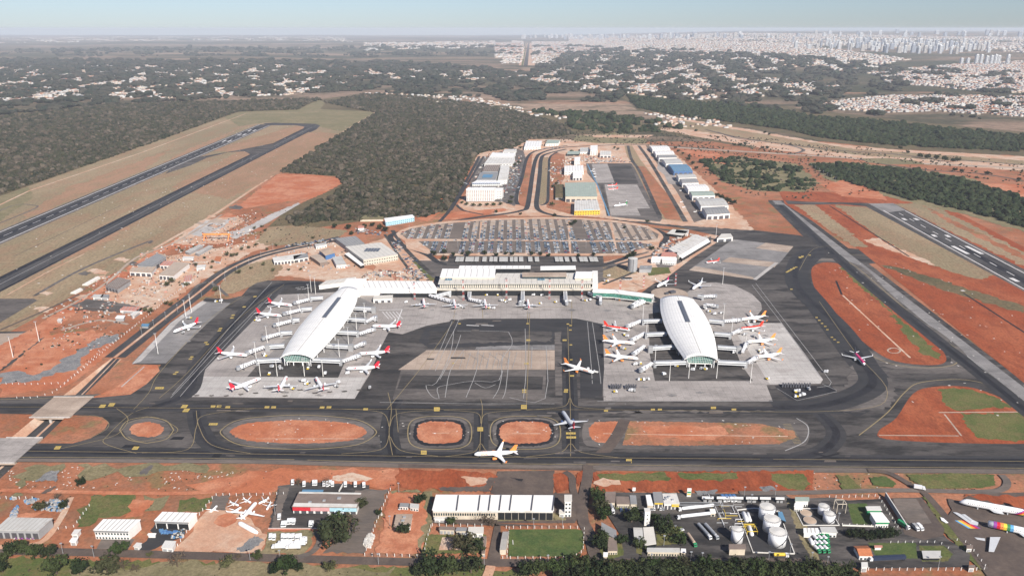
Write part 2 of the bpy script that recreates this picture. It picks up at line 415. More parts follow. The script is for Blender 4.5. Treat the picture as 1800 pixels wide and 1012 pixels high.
# access dual carriageway
for off in (-7.5, 7.5):
    road('access_road', [(202, 628), (230, 606), (300, 551), (345, 517), (387, 484), (420, 465), (460, 449), (512, 436), (560, 427), (600, 418)], 0, 'asphalt_y', 6, w0=off-5, w1=off+5)
road('service_road', [(330, 520), (350, 500), (372, 498), (400, 520)], 5, 'worn_asphalt', 5)
road('median', [(202, 628), (230, 606), (300, 551), (345, 517), (387, 484), (420, 465), (460, 449), (512, 436), (560, 427), (600, 418)], 3.5, 'pale_soil', 6)
S('forecourt', [(690, 415), (760, 455), (1060, 462), (1160, 436), (1262, 408), (1262, 428), (1165, 497), (1120, 512), (1045, 508), (760, 508), (640, 505), (660, 470), (640, 430)], 'pale_soil', jit=3)
S('forecourt', [(735, 458), (1075, 462), (1110, 470), (1048, 500), (770, 500)], 'worn_asphalt')
S('forecourt', [(1150, 460), (1200, 440), (1250, 415), (1250, 428), (1195, 462), (1160, 478)], 'worn_asphalt', jit=1)
S('grass_bank', [(1135, 470), (1175, 470), (1180, 480), (1140, 485)], 'green_grass', jit=1); S('grass_bank', [(725, 460), (738, 458), (765, 490), (758, 496)], 'green_grass', jit=1)
S('grass_bank', [(1060, 470), (1110, 465), (1120, 480), (1085, 490), (1060, 488)], 'dry_grass', jit=1)
for L, w in (([(1050, 478), (1095, 462), (1150, 448)], 7), ([(1045, 470), (1090, 457), (1140, 443)], 5), ([(690, 405), (715, 440), (765, 488)], 8), ([(676, 412), (705, 455), (740, 500)], 5), ([(1060, 500), (1110, 480), (1118, 468)], 5)): road('ramp_road', [(x, y) for x, y in L], w, 'asphalt', 4)
# --- main pavement ---
S('apron', [(-400, 699), (0, 699), (160, 693), (215, 690), (240, 678), (262, 662), (277, 650), (283, 641), (232, 640), (300, 566), (355, 530), (362, 523), (400, 526), (425, 520), (438, 505), (452, 497), (470, 493), (500, 493), (560, 494), (600, 500), (640, 512), (770, 516), (1045, 506), (1120, 520), (1150, 498), (1165, 494), (1215, 455), (1262, 425), (1290, 419), (1350, 424), (1430, 434), (1352, 356), (1350, 352), (1380, 352.5), (1640, 549), (1800, 672), (2100, 905), (2100, 838), (1800, 833), (1250, 829), (700, 822), (450, 815), (60, 812), (-400, 812), (-400, 780), (0, 779), (60, 779), (128, 779), (160, 770), (184, 755), (191, 742), (180, 733), (150, 730), (0, 727), (-400, 727)], 'asphalt')
road('taxiway_shoulder', [(1366, 353), (1795, 686), (2060, 895)], 0, 'grey_concrete', 0, w0=-11, w1=7)
road('taxiway_marking', [(1362, 358), (1500, 470), (1640, 576), (1790, 700)], 1, 'faded_white', 0)
S('taxiway', [(1060, 377), (1100, 377), (1180, 387), (1260, 397), (1350, 407.5), (1407, 414), (1455, 437), (1430, 436), (1350, 424), (1290, 420), (1250, 412), (1200, 401), (1110, 391), (1062, 384)], 'asphalt')
r4 = lambda L: [(1350+x/3.162, 330+y/3.162) for x, y in L]
S('taxiway', r4([(430, 335), (600, 352), (760, 395), (900, 440), (1040, 478), (1150, 503), (1230, 510), (1285, 488), (1500, 600), (1700, 720), (1423, 640), (1290, 605), (1100, 545), (930, 497), (740, 430), (600, 420), (540, 425)]), 'asphalt')
road('taxiway_marking', r4([(450, 370), (650, 395), (900, 460), (1100, 525), (1300, 575), (1423, 600)]), .9, 'dull_yellow')
# right field sheets
S('soil_field', r4([(60, 20), (380, 25), (560, 40), (900, 60), (1423, 330), (1900, 620), (2400, 900), (3000, 1500), (1900, 1500), (1423, 1085), (500, 340), (95, 92)]), 'deep_red_soil')
S('grass_strip', r4([(370, 95), (640, 115), (1260, 480), (1190, 512), (1080, 490), (880, 420), (640, 290)]), 'dry_grass', jit=6)
S('grass_strip', r4([(700, 90), (900, 88), (1423, 360), (1900, 620), (2300, 860), (2000, 720), (1423, 440)]), 'dry_grass', jit=6)
S('soil_patch', r4([(860, 100), (1423, 370), (1800, 600), (1700, 560), (1423, 400), (1000, 190)]), 'red_soil', jit=7)
S('grass_strip', r4([(150, 96), (260, 96), (560, 330), (480, 330), (330, 230)]), 'dry_grass', jit=5)
S('grass_strip', r4([(620, 430), (760, 450), (1423, 660), (1423, 700), (1000, 580)]), 'scrub_ground', jit=5)
S('soil_patch', r4([(520, 290), (620, 280), (640, 300), (900, 410), (930, 440), (790, 390), (600, 320)]), 'pale_soil', jit=5)
road('runway', r4([(600, 90), (1360, 480), (2300, 962)]), 66, 'asphalt_y', 0)
RWP = r4([(630, 90), (1380, 490), (2300, 985)])
# the second runway, measured along its own centre line
RA, RB = (1549, 358), (2080, 645)
road('runway', [RA, RB], 58, 'worn_asphalt', 0); road('runway', [RA, RB], 47, 'asphalt_y', 0)
S('runway_threshold_slab', [(1526, 358), (1570, 357.5), (1592, 370), (1556, 374)], 'grey_concrete')
for s in (-1, 1): road('runway_marking', [(1572, 370.5), RB], 0, 'white_paint', 0, w0=s*22.5-1, w1=s*22.5+1)
road('runway_rubber', [(1690, 434), RB], 13, 'rubber', 0)
dashes('runway_marking', (1575, 372), (1950, 575), 13, 22, 1.6, 'white_paint')
for a, b, ln in (((1598, 384.5), (1602, 386.5), 16), ((1652, 413.5), (1656, 416), 16), ((1697, 438), (1703, 441), 50), ((1795, 491), (1799, 493), 18)):
    for s in (-1, 1): dashes('runway_marking', a, b, 1, ln, 7, 'white_paint', s*12)
S('taxiway', [(1380, 352.5), (1420, 355), (1525, 357), (1556, 374), (1530, 364), (1480, 359), (1430, 360), (1385, 359)], 'asphalt')
for q in ([(1458, 362), (1598, 451)], [(1693, 515), (1800, 584), (1900, 650)]): road('ditch', q, 3, 'black_patch', 0)
road('pipe', [(1695, 512), (1690, 510)], 6, 'pale_concrete', 0)
# big oval island
oval = r4([(240, 470), (262, 430), (330, 415), (420, 430), (480, 470), (560, 560), (660, 650), (770, 745), (860, 810), (940, 875), (985, 930), (985, 968), (930, 985), (800, 980), (680, 955), (590, 905), (500, 830), (400, 730), (320, 640), (260, 560)])
road('taxiway_shoulder', oval, 0, 'worn_asphalt', 4, w0=5, w1=24, closed=True)
S('soil_island', oval, 'deep_red_soil', smooth=4)
S('grass_strip', r4([(400, 440), (450, 450), (560, 570), (680, 680), (800, 790), (930, 900), (960, 955), (860, 930), (760, 820), (690, 700), (600, 620), (500, 540)]), 'green_grass', jit=4)
road('taxiway_marking', r4([(200, 470), (240, 420), (330, 400), (460, 420), (700, 620), (900, 790), (1040, 890), (1062, 940), (1030, 985), (900, 1000), (740, 990), (600, 945), (480, 850), (330, 700), (220, 580)]), 1.0, 'dull_yellow', 5, closed=True)
road('ditch', r4([(378, 518), (410, 595)]), 3, 'black_patch', 0)
road('concrete_channel', r4([(415, 598), (790, 945)]), 2.5, 'pale_soil', 0)
road('windsock_circle', r4([(665, 905), (680, 893), (712, 892), (735, 905), (720, 918), (685, 918)]), 1.8, 'tan_concrete', 5, closed=True)
# right lower island
S('soil_island', [(1545, 757), (1575, 735), (1605, 692), (1640, 680), (1700, 680), (1750, 695), (1800, 720), (1850, 760), (1830, 778), (1700, 779), (1560, 772)], 'deep_red_soil', smooth=4)
S('grass_field', [(1650, 683), (1700, 683), (1745, 697), (1780, 715), (1680, 722), (1660, 712)], 'green_grass', jit=3)
S('grass_field', [(1690, 727), (1790, 725), (1835, 765), (1800, 776), (1720, 770), (1700, 750)], 'green_grass', jit=3)
for q in ([(1545, 765), (1685, 766)], [(1650, 725), (1790, 724)], [(1660, 728), (1690, 766)]): road('concrete_channel', q, 1.6, 'tan_concrete', 0)
road('taxiway_marking', [(1510, 765), (1560, 725), (1590, 690), (1620, 672), (1700, 668), (1770, 690), (1840, 740)], 1, 'dull_yellow')
# lower islands
r7 = lambda L: [(700+x/3.2727, 560+y/3.2727) for x, y in L]
r0 = lambda L: [(x/3.489, 560+y/3.489) for x, y in L]
def rrect(x0, y0, x1, y1, r=.35):
    w = (x1-x0)*r; h = (y1-y0)*r
    return [(x0, y0+h), (x0+w*.3, y0+h*.3), (x0+w, y0), (x1-w, y0), (x1-w*.3, y0+h*.3), (x1, y0+h), (x1, y1-h), (x1-w*.3, y1-h*.3), (x1-w, y1), (x0+w, y1), (x0+w*.3, y1-h*.3), (x0, y1-h)]
def island(box, edge=1.0, mat='bright_red_soil', line='dull_yellow', rr=.3):
    x0, y0, x1, y1 = box
    S('taxiway_shoulder', rrect(x0-12, y0-7, x1+12, y1+8, rr), 'worn_asphalt', smooth=3)
    if edge: S('kerb_strip', rrect(x0-6, y0-4, x1+6, y1+4.5, rr), 'rubber', smooth=3, jit=1.2)
    S('soil_island', rrect(x0, y0, x1, y1, rr), mat, smooth=3, jit=1.2)
    road('taxiway_marking', rrect(x0-16, y0-9, x1+16, y1+10, rr), 1.0, line, 4, closed=True)
island((734, 741, 812, 779)); island((879, 741, 968, 779))
island((407, 739, 642, 779), 0, rr=.4); island((228, 742, 288, 768), 0, rr=.45)
S('soil_island', r0([(330, 735), (395, 612), (590, 605), (640, 640), (600, 690), (480, 740), (300, 748)]), 'red_soil')
S('taxiway_shoulder', rrect(1026, 734, 1420, 789, .2), 'worn_asphalt', smooth=3)
S('soil_island', [(1035, 752), (1045, 742), (1093, 740), (1085, 760), (1072, 780), (1045, 776), (1036, 765)], 'bright_red_soil', jit=1)
S('soil_island', [(1107, 740), (1330, 744), (1395, 757), (1400, 768), (1370, 780), (1200, 783), (1094, 782)], 'red_soil', jit=1)
S('soil_patch', [(1130, 748), (1270, 750), (1280, 765), (1240, 775), (1140, 768)], 'bright_red_soil', jit=3)
road('concrete_channel', [(1060, 762), (1085, 762)], 1.2, 'pale_soil', 0); road('concrete_channel', [(1102, 763), (1385, 767)], 1.2, 'pale_soil', 0)
for q in ([(450, 771), (640, 771)], [(760, 761), (790, 761)], [(900, 762), (950, 762)]): road('concrete_channel', q, 1.0, 'pale_soil', 0)
road('taxiway_marking', [(1400, 735), (1420, 750), (1415, 775), (1380, 792)], 1, 'faded_white')
for i in range(14):
    a = (1390+i*1.5, 745+i*2.6); road('taxiway_marking', [a, (a[0]-14, a[1]+1)], .7, 'dull_yellow', 0)
road('crossing_track', [(1098, 738), (1086, 762), (1070, 785), (1045, 810), (1035, 830)], 11, 'brown_road')
# side island of the left apron
S('soil_island', r0([(560, 485), (700, 430), (880, 285), (965, 285), (980, 320), (900, 400), (800, 465), (620, 482)]), 'bright_red_soil')
road('concrete_channel', r0([(745, 418), (885, 295)]), 1.4, 'pale_concrete', 0)
# concrete aprons
r5 = lambda L: [(300+x/3.6, 480+y/3.6) for x, y in L]
S('remote_apron', r5([(-245, 570), (0, 315), (190, 180), (380, 190), (230, 320), (-30, 570)]), 'grey_concrete')
S('remote_apron', r5([(-245, 577), (0, 315), (200, 175), (230, 185), (60, 300), (-190, 560)]), 'pale_concrete')
S('stand_slab', r5([(55, 783), (620, 140), (1160, 115), (1560, 140), (1560, 300), (1385, 365), (1330, 470), (1260, 640), (1165, 795)]), 'concrete')
S('stand_slab', r5([(60, 780), (170, 655), (1240, 660), (1165, 793)]), 'pale_concrete')
S('service_area', r5([(485, 655), (700, 440), (960, 260), (1190, 150), (1290, 200), (1200, 330), (1110, 520), (1060, 662)]), 'grey_concrete')
S('service_road', r5([(485, 655), (560, 570), (1100, 570), (1060, 662)]), 'asphalt')
S('service_road', r5([(1290, 160), (1570, 175), (1560, 200), (1320, 215)]), 'asphalt')
S('taxilane_corner', r5([(0, 790), (80, 700), (700, 60), (760, 60), (130, 700), (30, 800)]), 'asphalt_y')
r2 = lambda L: [(750+x/4, 400+y/4) for x, y in L]
S('terminal_apron', r2([(-330, 480), (1600, 480), (1800, 560), (1250, 830), (1230, 700), (1150, 660), (1050, 640), (280, 640), (0, 690), (-170, 750), (-380, 720)]), 'concrete')
S('tan_apron', r2([(-200, 1000), (0, 862), (900, 862), (900, 1000)]), 'tan_concrete')
S('tan_apron', r2([(360, 825), (900, 825), (900, 858), (340, 858)]), 'grey_concrete')
S('taxilane', r2([(900, 740), (960, 740), (960, 1180), (905, 1180)]), 'worn_asphalt')
r3 = lambda L: [(1050+x/3.162, 400+y/3.162) for x, y in L]
S('stand_slab', r3([(20, 575), (300, 480), (500, 360), (560, 310), (660, 305), (760, 320), (860, 370), (910, 420), (915, 455), (880, 500), (840, 530), (1025, 530), (1255, 845), (1240, 868), (940, 875), (975, 965), (35, 965)]), 'concrete')
S('stand_slab', r3([(840, 532), (1022, 532), (1252, 845), (1238, 866), (960, 872), (850, 700), (780, 600)]), 'pale_concrete')
S('service_road', r3([(285, 480), (345, 470), (420, 600), (440, 700), (820, 790), (865, 852), (320, 852), (290, 700)]), 'asphalt')
S('service_road', r3([(620, 570), (740, 600), (830, 850), (700, 850), (660, 700)]), 'asphalt')
S('remote_apron', r3([(510, 235), (755, 65), (1090, 105), (1010, 200), (880, 290)]), 'grey_concrete')
S('remote_apron', r3([(735, 165), (1005, 195), (985, 222), (690, 190)]), 'tan_concrete')
S('remote_apron', r3([(935, 85), (1090, 105), (1060, 138), (880, 115)]), 'tan_concrete')
S('remote_apron', r3([(545, 215), (860, 275), (880, 290), (510, 238)]), 'tan_concrete')
S('remote_apron', r3([(985, 195), (1007, 197), (885, 292), (865, 288)]), 'pale_concrete')
S('taxiway_shoulder', r4([(300, 332), (340, 330), (455, 430), (430, 430)]), 'tan_concrete')
S('side_apron', r3([(985, 880), (1300, 880), (1330, 910), (1110, 965), (1060, 950)]), 'rubber')
# bridge decks
def deck(px, label):
    q = [P(*p) for p in px]; o = empty('bridge_deck', label, 'bridge', (0, 0, 0)); mb = MB()
    a, b, c, d = q; mb.prism([(p.x, p.y) for p in (d, c, b, a)], -1.6, .012); mb.build('slab', ['tan_concrete'], o)
    for p, r in ((a, b), (d, c)):
        mb = MB(); dv = r-p; m_ = (p+r)/2; mb.box(m_.x, m_.y, .2, dv.length, .8, 1.1, math.atan2(dv.y, dv.x)); mb.build('parapet', ['pale_concrete'], o)
    mb = MB(); m_ = (c+d)/2; mb.box(m_.x-1, m_.y+2, -6.4, 2.2, 1.5, 5); mb.build('pillar', ['pale_concrete'], o)
deck(r0([(330, 482), (575, 482), (430, 608), (180, 608)]), 'concrete taxiway bridge over the road cutting, upper of two'); deck(r0([(40, 732), (262, 732), (90, 886), (-250, 886)]), 'concrete taxiway bridge at the left edge, lower of two')
# ================= PAVEMENT DETAIL =================
ground('dark_asphalt', (.040, .040, .042), (.052, .050, .051), (.030, .030, .032), s=(70, 12, 1.5), f2=.7, f3=.2, stretch=(.25, 1, 1), rough=.8)
ground('tan_asphalt', (.14, .115, .098), (.17, .14, .12), (.10, .088, .08), s=(60, 14, 1.5), f2=.6, f3=.2, stretch=(.3, 1, 1))
def worn(px, w, mat='dark_asphalt', inner=.45, sm=6, jit=0):
    road('tyre_marks', px, w, mat, sm); road('tyre_marks', px, w*inner, 'rubber', sm)
ext = lambda y: [(-400, y), (0, y), (900, y+3), (1500, y+5), (2050, y+9)]
S('taxiway_edge', [(-400, 808), (60, 806), (450, 808.5), (700, 814.5), (1250, 821), (1800, 825), (2100, 829), (2100, 838), (1800, 832.5), (1250, 828.5), (700, 821.5), (450, 814.5), (60, 811.5), (-400, 811.5)], 'tan_asphalt')
S('taxiway_edge', [(700, 815), (900, 822), (1040, 823), (1060, 828), (700, 821)], 'brown_road')
worn([(-400, 788), (60, 793), (450, 798), (800, 803), (1100, 805), (1800, 811), (2050, 814)], 17, inner=.5)
worn([(-400, 715), (100, 715), (270, 717), (700, 719), (1100, 720), (1400, 721), (1480, 722)], 15, inner=.4)
worn([(270, 716), (330, 690), (350, 640), (400, 580), (480, 505), (560, 470+30)], 20, inner=.4)
worn([(690, 720), (700, 700), (716, 668)], 12, inner=.35); worn([(765, 608), (778, 588), (800, 562)], 10, inner=.35)
worn([(1003, 790), (1003, 740), (1002, 690), (1000, 640), (999, 575)], 16, inner=.5)
worn([(1480, 722), (1540, 680), (1500, 620), (1440, 540), (1400, 480), (1440, 440)], 34, inner=.3)
worn([(1370, 360), (1500, 478), (1640, 592), (1720, 655), (1820, 735)], 20, inner=.35)
worn([(690, 722), (684, 760), (690, 798)], 18, inner=.4); worn([(845, 722), (846, 760), (845, 800)], 14, inner=.35)
worn([(345, 722), (350, 750), (370, 780), (420, 797)], 18, inner=.4); worn([(1440, 725), (1470, 760), (1450, 790), (1400, 806)], 18, inner=.4)
S('pale_taxi_patch', [(1055, 726), (1555, 722), (1575, 700), (1570, 668), (1500, 640), (1470, 722), (1100, 722)], 'worn_asphalt', jit=3)
worn([(1360, 716), (1450, 712), (1530, 680), (1520, 640), (1470, 570), (1400, 500), (1410, 450), (1450, 437)], 30, inner=.3)
S('taxi_patch', [(705, 650), (960, 650), (958, 702), (690, 702)], 'worn_asphalt'); S('taxi_patch', [(706, 660), (955, 662), (953, 685), (698, 684)], 'asphalt')
S('apron_lane', [(990, 560), (1022, 562), (1060, 570), (1062, 650), (1058, 700), (1020, 700), (1020, 640), (985, 600)], 'dark_asphalt')
S('apron_lane', r2([(290, 645), (1045, 645), (1150, 665), (1180, 700), (960, 700), (960, 730), (900, 735), (900, 820), (20, 850), (-60, 800), (0, 705)]), 'dark_asphalt', jit=1.5)
S('apron_patch', r2([(20, 730), (880, 730), (880, 800), (10, 820)]), 'asphalt', jit=3)
for (x0, y0, x1, y1) in ((220, 782, 246, 787), (195, 796, 228, 800), (378, 797, 391, 804), (305, 768, 325, 773), (495, 795, 520, 798), (1255, 805, 1310, 812), (1583, 807, 1600, 813), (700, 800, 840, 804), (1100, 806, 1150, 809)):
    S('tar_patch', [(x0, y0), (x1, y0), (x1-5, y1), (x0-7, y1)], 'black_patch')
for a in ((1430, 797, 1475, 808), (1475, 797, 1432, 808)): road('tar_patch', [(a[0], a[1]), (a[2], a[3])], 2.4, 'black_patch', 0)
# yellow lines
Y = lambda L, w=.55, sm=6, m='dull_yellow': road('taxiway_marking', L, w, m, sm)
Y([(-400, 715), (100, 715.5), (270, 717), (700, 719.5), (1100, 720.5), (1480, 722), (1560, 690), (1500, 615), (1440, 530)])
Y([(-400, 788), (60, 793), (450, 798), (800, 803), (1100, 805), (1800, 811), (2050, 814)])
Y([(-400, 806), (60, 804), (450, 806.5), (700, 812.5), (1250, 819), (1800, 823), (2100, 827)], .6); Y([(-400, 701), (0, 702), (160, 696), (230, 691)], .6)
Y([(345, 722), (350, 750), (372, 782), (440, 797)]); Y([(450, 718), (360, 730), (345, 752), (330, 790), (250, 796)])
Y([(682, 690), (688, 720), (684, 760), (690, 800)]); Y([(600, 719), (670, 725), (684, 750)]); Y([(770, 721), (700, 727), (685, 750)]); Y([(600, 798), (670, 790), (684, 765)]); Y([(770, 802), (705, 792), (686, 768)])
Y([(1003, 802), (1003, 760), (1002, 700), (1000, 640), (998, 575)]); Y([(925, 721), (990, 715), (1002, 700), (1014, 715), (1080, 720.5)]); Y([(925, 803), (985, 795), (1003, 780), (1022, 795), (1090, 805)])
Y([(845, 702), (848, 720), (845, 760), (843, 802)]); Y([(780, 721), (838, 726), (846, 745), (855, 727), (915, 721)]); Y([(780, 803), (832, 795), (845, 780), (860, 795), (915, 803)])
Y([(205, 718), (225, 735), (215, 755), (190, 770), (100, 790)]); Y([(262, 716), (230, 728), (190, 765), (185, 780), (240, 797)])
Y([(1405, 475), (1430, 438), (1475, 432)]); Y([(280, 700), (330, 655), (420, 560), (500, 500)]); Y([(235, 720), (262, 690), (285, 650), (370, 560), (430, 520)])
Y([(680, 720), (705, 690), (745, 640), (800, 562)]); Y([(925, 720), (926, 700), (930, 600), (931, 550)]); Y([(700, 760), (696, 720)])
Y([(120, 735), (165, 731), (190, 742), (185, 756), (150, 772), (100, 777)]); Y([(222, 745), (265, 733), (300, 745), (310, 760), (250, 776), (225, 768)])
for L in (r2([(390, 520), (395, 640)]), r2([(710, 590), (710, 680)]), r2([(630, 560), (1030, 560)]), r2([(1020, 510), (1020, 680)]), r2([(200, 580), (190, 640)])): Y(L, .6, 0)
def square(x, y, w=13, h=4.5, sk=0.0, mat='yellow_paint', letters=True):
    S('painted_sign', [(x-w/2, y+h/2), (x+w/2, y+h/2), (x+w/2+sk, y-h/2), (x-w/2+sk, y-h/2)], mat)
    if letters:
        for k in (-1, 0, 1): S('painted_sign_mark', [(x+k*w*.25-w*.07, y+h*.25), (x+k*w*.25+w*.07, y+h*.25), (x+k*w*.25+w*.07+sk*.5, y-h*.25), (x+k*w*.25-w*.07+sk*.5, y-h*.25)], 'dull_yellow')
for a in r7([(222, 522), (723, 509), (472, 637), (147, 771), (1327, 820)]): square(*a, 10, 7)
for a in r7([(995, 684), (993, 661)]): square(*a, 17, 3.6)
for a in r7([(964, 422), (966, 411), (748, 125), (957, 125), (1000, 330), (725, 412), (725, 424), (738, 260)]): square(*a, 7, 2.6)
for a in r0([(678, 529), (622, 538), (1124, 540), (1135, 564), (347, 793), (825, 795)]): square(*a, 10, 5.5, 4)
for a in r0([(1305, 648), (975, 427)]): square(*a, 15, 3.6, 2)
for a in r5([(267, 845), (305, 845), (608, 849), (650, 850), (957, 851), (1000, 850), (1687, 862), (360, 850), (1232, 862)]): square(*a, 8, 3.5, 1)
for a in r5([(35, 628), (22, 640), (130, 532), (122, 545), (220, 440), (228, 452), (312, 352), (305, 366), (392, 268), (384, 285), (462, 215), (530, 150)]): square(*a, 5.5, 2, 2)
for a in r2([(232, 677), (395, 677), (400, 677), (710, 677), (1012, 690), (1010, 722), (1014, 826), (1016, 930), (993, 680), (190, 955), (703, 955)]): square(*a, 4.5, 1.8, 0)
for a in r4([(270, 722), (285, 738), (300, 755), (318, 772), (330, 790), (355, 832), (370, 845), (390, 860), (105, 470), (118, 462), (130, 454), (145, 446), (178, 390), (190, 386), (130, 565)]): square(*a, 4.2, 1.5, 0)
for a in r3([(1060, 245), (1075, 238), (1090, 230), (1105, 222), (1125, 165), (1140, 160), (1180, 155)]): square(*a, 4.2, 1.3, 0)
for a in r7([(1465, 524), (1505, 524), (1195, 531)]): square(*a, 7, 3)
for a in ((1254, 717, 9, 4), (1290, 720, 8, 3)): square(*a)
# white apron lines
Wl = lambda L, w=.65, sm=0, m='faded_white': road('apron_marking', L, w, m, sm)
for L in (r5([(60, 783), (180, 640), (640, 135)]), r5([(10, 770), (120, 650), (370, 350), (640, 60)]), r5([(0, 790), (60, 730), (300, 470), (580, 190)]), r2([(180, 660), (100, 850), (20, 1000)]), r2([(230, 640), (205, 700), (130, 850), (60, 1010)]), r2([(1130, 665), (1160, 1010), (1165, 1100)]), r2([(1165, 670), (1215, 1000), (1225, 1100)]), r3([(880, 310), (1010, 480), (1180, 700), (1300, 860), (1290, 880), (1220, 890)]), r3([(860, 320), (1000, 500), (1150, 700), (1240, 830)]), r3([(0, 965), (975, 966)]), r2([(-330, 1230), (300, 1240), (900, 1240)])): Wl(L)
for L in (r7([(320, 70), (300, 200), (220, 370), (160, 385), (190, 445), (235, 460), (225, 400), (300, 380), (430, 360), (580, 355), (600, 230), (655, 150), (640, 90), (600, 75), (340, 72)]), r7([(360, 95), (330, 180), (240, 350)]), r7([(850, 160), (845, 460), (640, 455)]), r7([(270, 455), (300, 300), (380, 180)]), r7([(390, 455), (450, 300), (460, 180)]), r7([(730, 60), (735, 300), (720, 460)]), r7([(770, 165), (765, 290)]), r7([(440, 370), (500, 400), (560, 380)]), r7([(545, 460), (580, 400), (600, 300)]), r7([(600, 460), (620, 400), (640, 190)])): Wl(L, .7, 3)
for x in range(380, 700, 38): Wl(r7([(x, 195), (x-28, 290)]), .5)
for x in range(400, 640, 60): Wl(r7([(x, 200), (x+60, 240), (x+50, 290)]), .5)
for L in (r5([(1320, 235), (1465, 230)]), r5([(1465, 230), (1430, 320)])): Wl(L, 1.2, 0, 'white_paint')
for x in range(1340, 1450, 22): Wl(r5([(x, 245), (x+40, 290)]), 1.0, 0, 'white_paint')
for x, y in r5([(790, 95), (820, 92), (850, 97), (800, 105), (830, 104), (860, 95)]): Wl([(x, y), (x+7, y-.6)], 1.2, 0, 'white_paint')
Wl([(820, 572), (842, 573)], 2, 0, 'white_paint'); Wl([(846, 572), (868, 573)], 2, 0, 'white_paint')
for L in (r3([(60, 980), (160, 980)]), r3([(1000, 895), (1110, 962), (1330, 912)]), r3([(1250, 870), (1330, 905)])): Wl(L)
for i in range(12):  # stand joints and oil stains on the slabs
    x, y = 340+i*26, 690+random.uniform(-6, 6); S('oil_stain', [(x, y), (x+9, y-1), (x+11, y+1), (x+3, y+2)], 'worn_asphalt', jit=.6)
for (x, y, s) in [(760, 545, 5), (800, 552, 5), (855, 552, 6), (930, 550, 6), (1005, 545, 7), (1066, 546, 8), (1090, 560, 5), (1100, 590, 5), (1090, 615, 6), (1330, 570, 6), (1345, 590, 6), (1350, 615, 7), (640, 590, 6), (690, 580, 5), (640, 640, 6), (480, 560, 6), (460, 600, 6), (430, 640, 6), (500, 690, 7), (560, 695, 7), (1290, 440, 5), (1330, 450, 6), (1130, 680, 8), (1180, 695, 9), (1230, 690, 8), (330, 600, 6), (300, 620, 5)]:
    S('oil_stain', [(x-s, y), (x, y-s*.25), (x+s*1.2, y), (x+s*.3, y+s*.3)], 'grey_concrete', jit=1.2)
S('bridge_pavement', r0([(332, 483), (573, 483), (430, 606), (182, 606)]), 'tan_concrete')
S('bridge_pavement', r0([(40, 733), (260, 733), (90, 884), (-250, 884), (-200, 733)]), 'concrete')
random.seed(21)
for i in range(60):
    x = random.uniform(200, 1500); y = random.choice([random.uniform(704, 730), random.uniform(786, 812), random.uniform(560, 700)]); w = random.uniform(6, 26); h_ = random.uniform(1.2, 3.5)
    if 560 <= y < 704 and not (700 < x < 1050): continue
    S('asphalt_patch', [(x, y), (x+w, y+.2), (x+w-random.uniform(-2, 3), y+h_), (x-random.uniform(0, 3), y+h_)], random.choice(['worn_asphalt', 'dark_asphalt', 'asphalt', 'tan_asphalt', 'worn_asphalt']))
random.seed(8)
# ================= VEGETATION =================
foliage('forest_leaves', [(.016, .020, .010), (.042, .042, .022), (.075, .058, .042), (.016, .021, .010), (.11, .088, .066), (.028, .030, .016), (.045, .045, .024)])
foliage('belt_leaves', [(.018, .026, .016), (.034, .036, .024), (.05, .045, .034), (.02, .028, .018)])
foliage('wood_leaves', [(.012, .022, .008), (.022, .034, .012), (.030, .038, .016), (.016, .026, .010)])
foliage('tree_leaves', [(.018, .034, .010), (.035, .055, .016), (.050, .062, .022), (.026, .042, .014), (.06, .055, .028)])
foliage('dry_twigs', [(.085, .065, .045), (.11, .085, .06), (.07, .055, .035)])
foliage('pale_bush', [(.10, .10, .045), (.07, .075, .03), (.05, .055, .02)])
plain('bark', (.10, .075, .055), .9)
def lump(name, mat, seed, flat=.75, sub=2, amp=.38):
    """a ragged low crown, seen from kilometres away"""
    r = random.Random(seed); bm = bmesh.new(); bmesh.ops.create_icosphere(bm, subdivisions=sub, radius=1)
    ph = [(Vector((r.gauss(0, 1), r.gauss(0, 1), r.gauss(0, 1))).normalized()*r.uniform(2, 5), r.uniform(0, 6)) for _ in range(6)]
    for v in bm.verts:
        d = sum(math.sin(k.dot(v.co)+p) for k, p in ph)/6
        v.co *= 1+amp*d*1.6+r.uniform(-.13, .13)*amp*2
        v.co.z *= flat; v.co.z += .55
    me = bpy.data.meshes.new(name); bm.to_mesh(me); bm.free(); me.materials.append(MATS[mat])
    return bpy.data.objects.new(name, me)
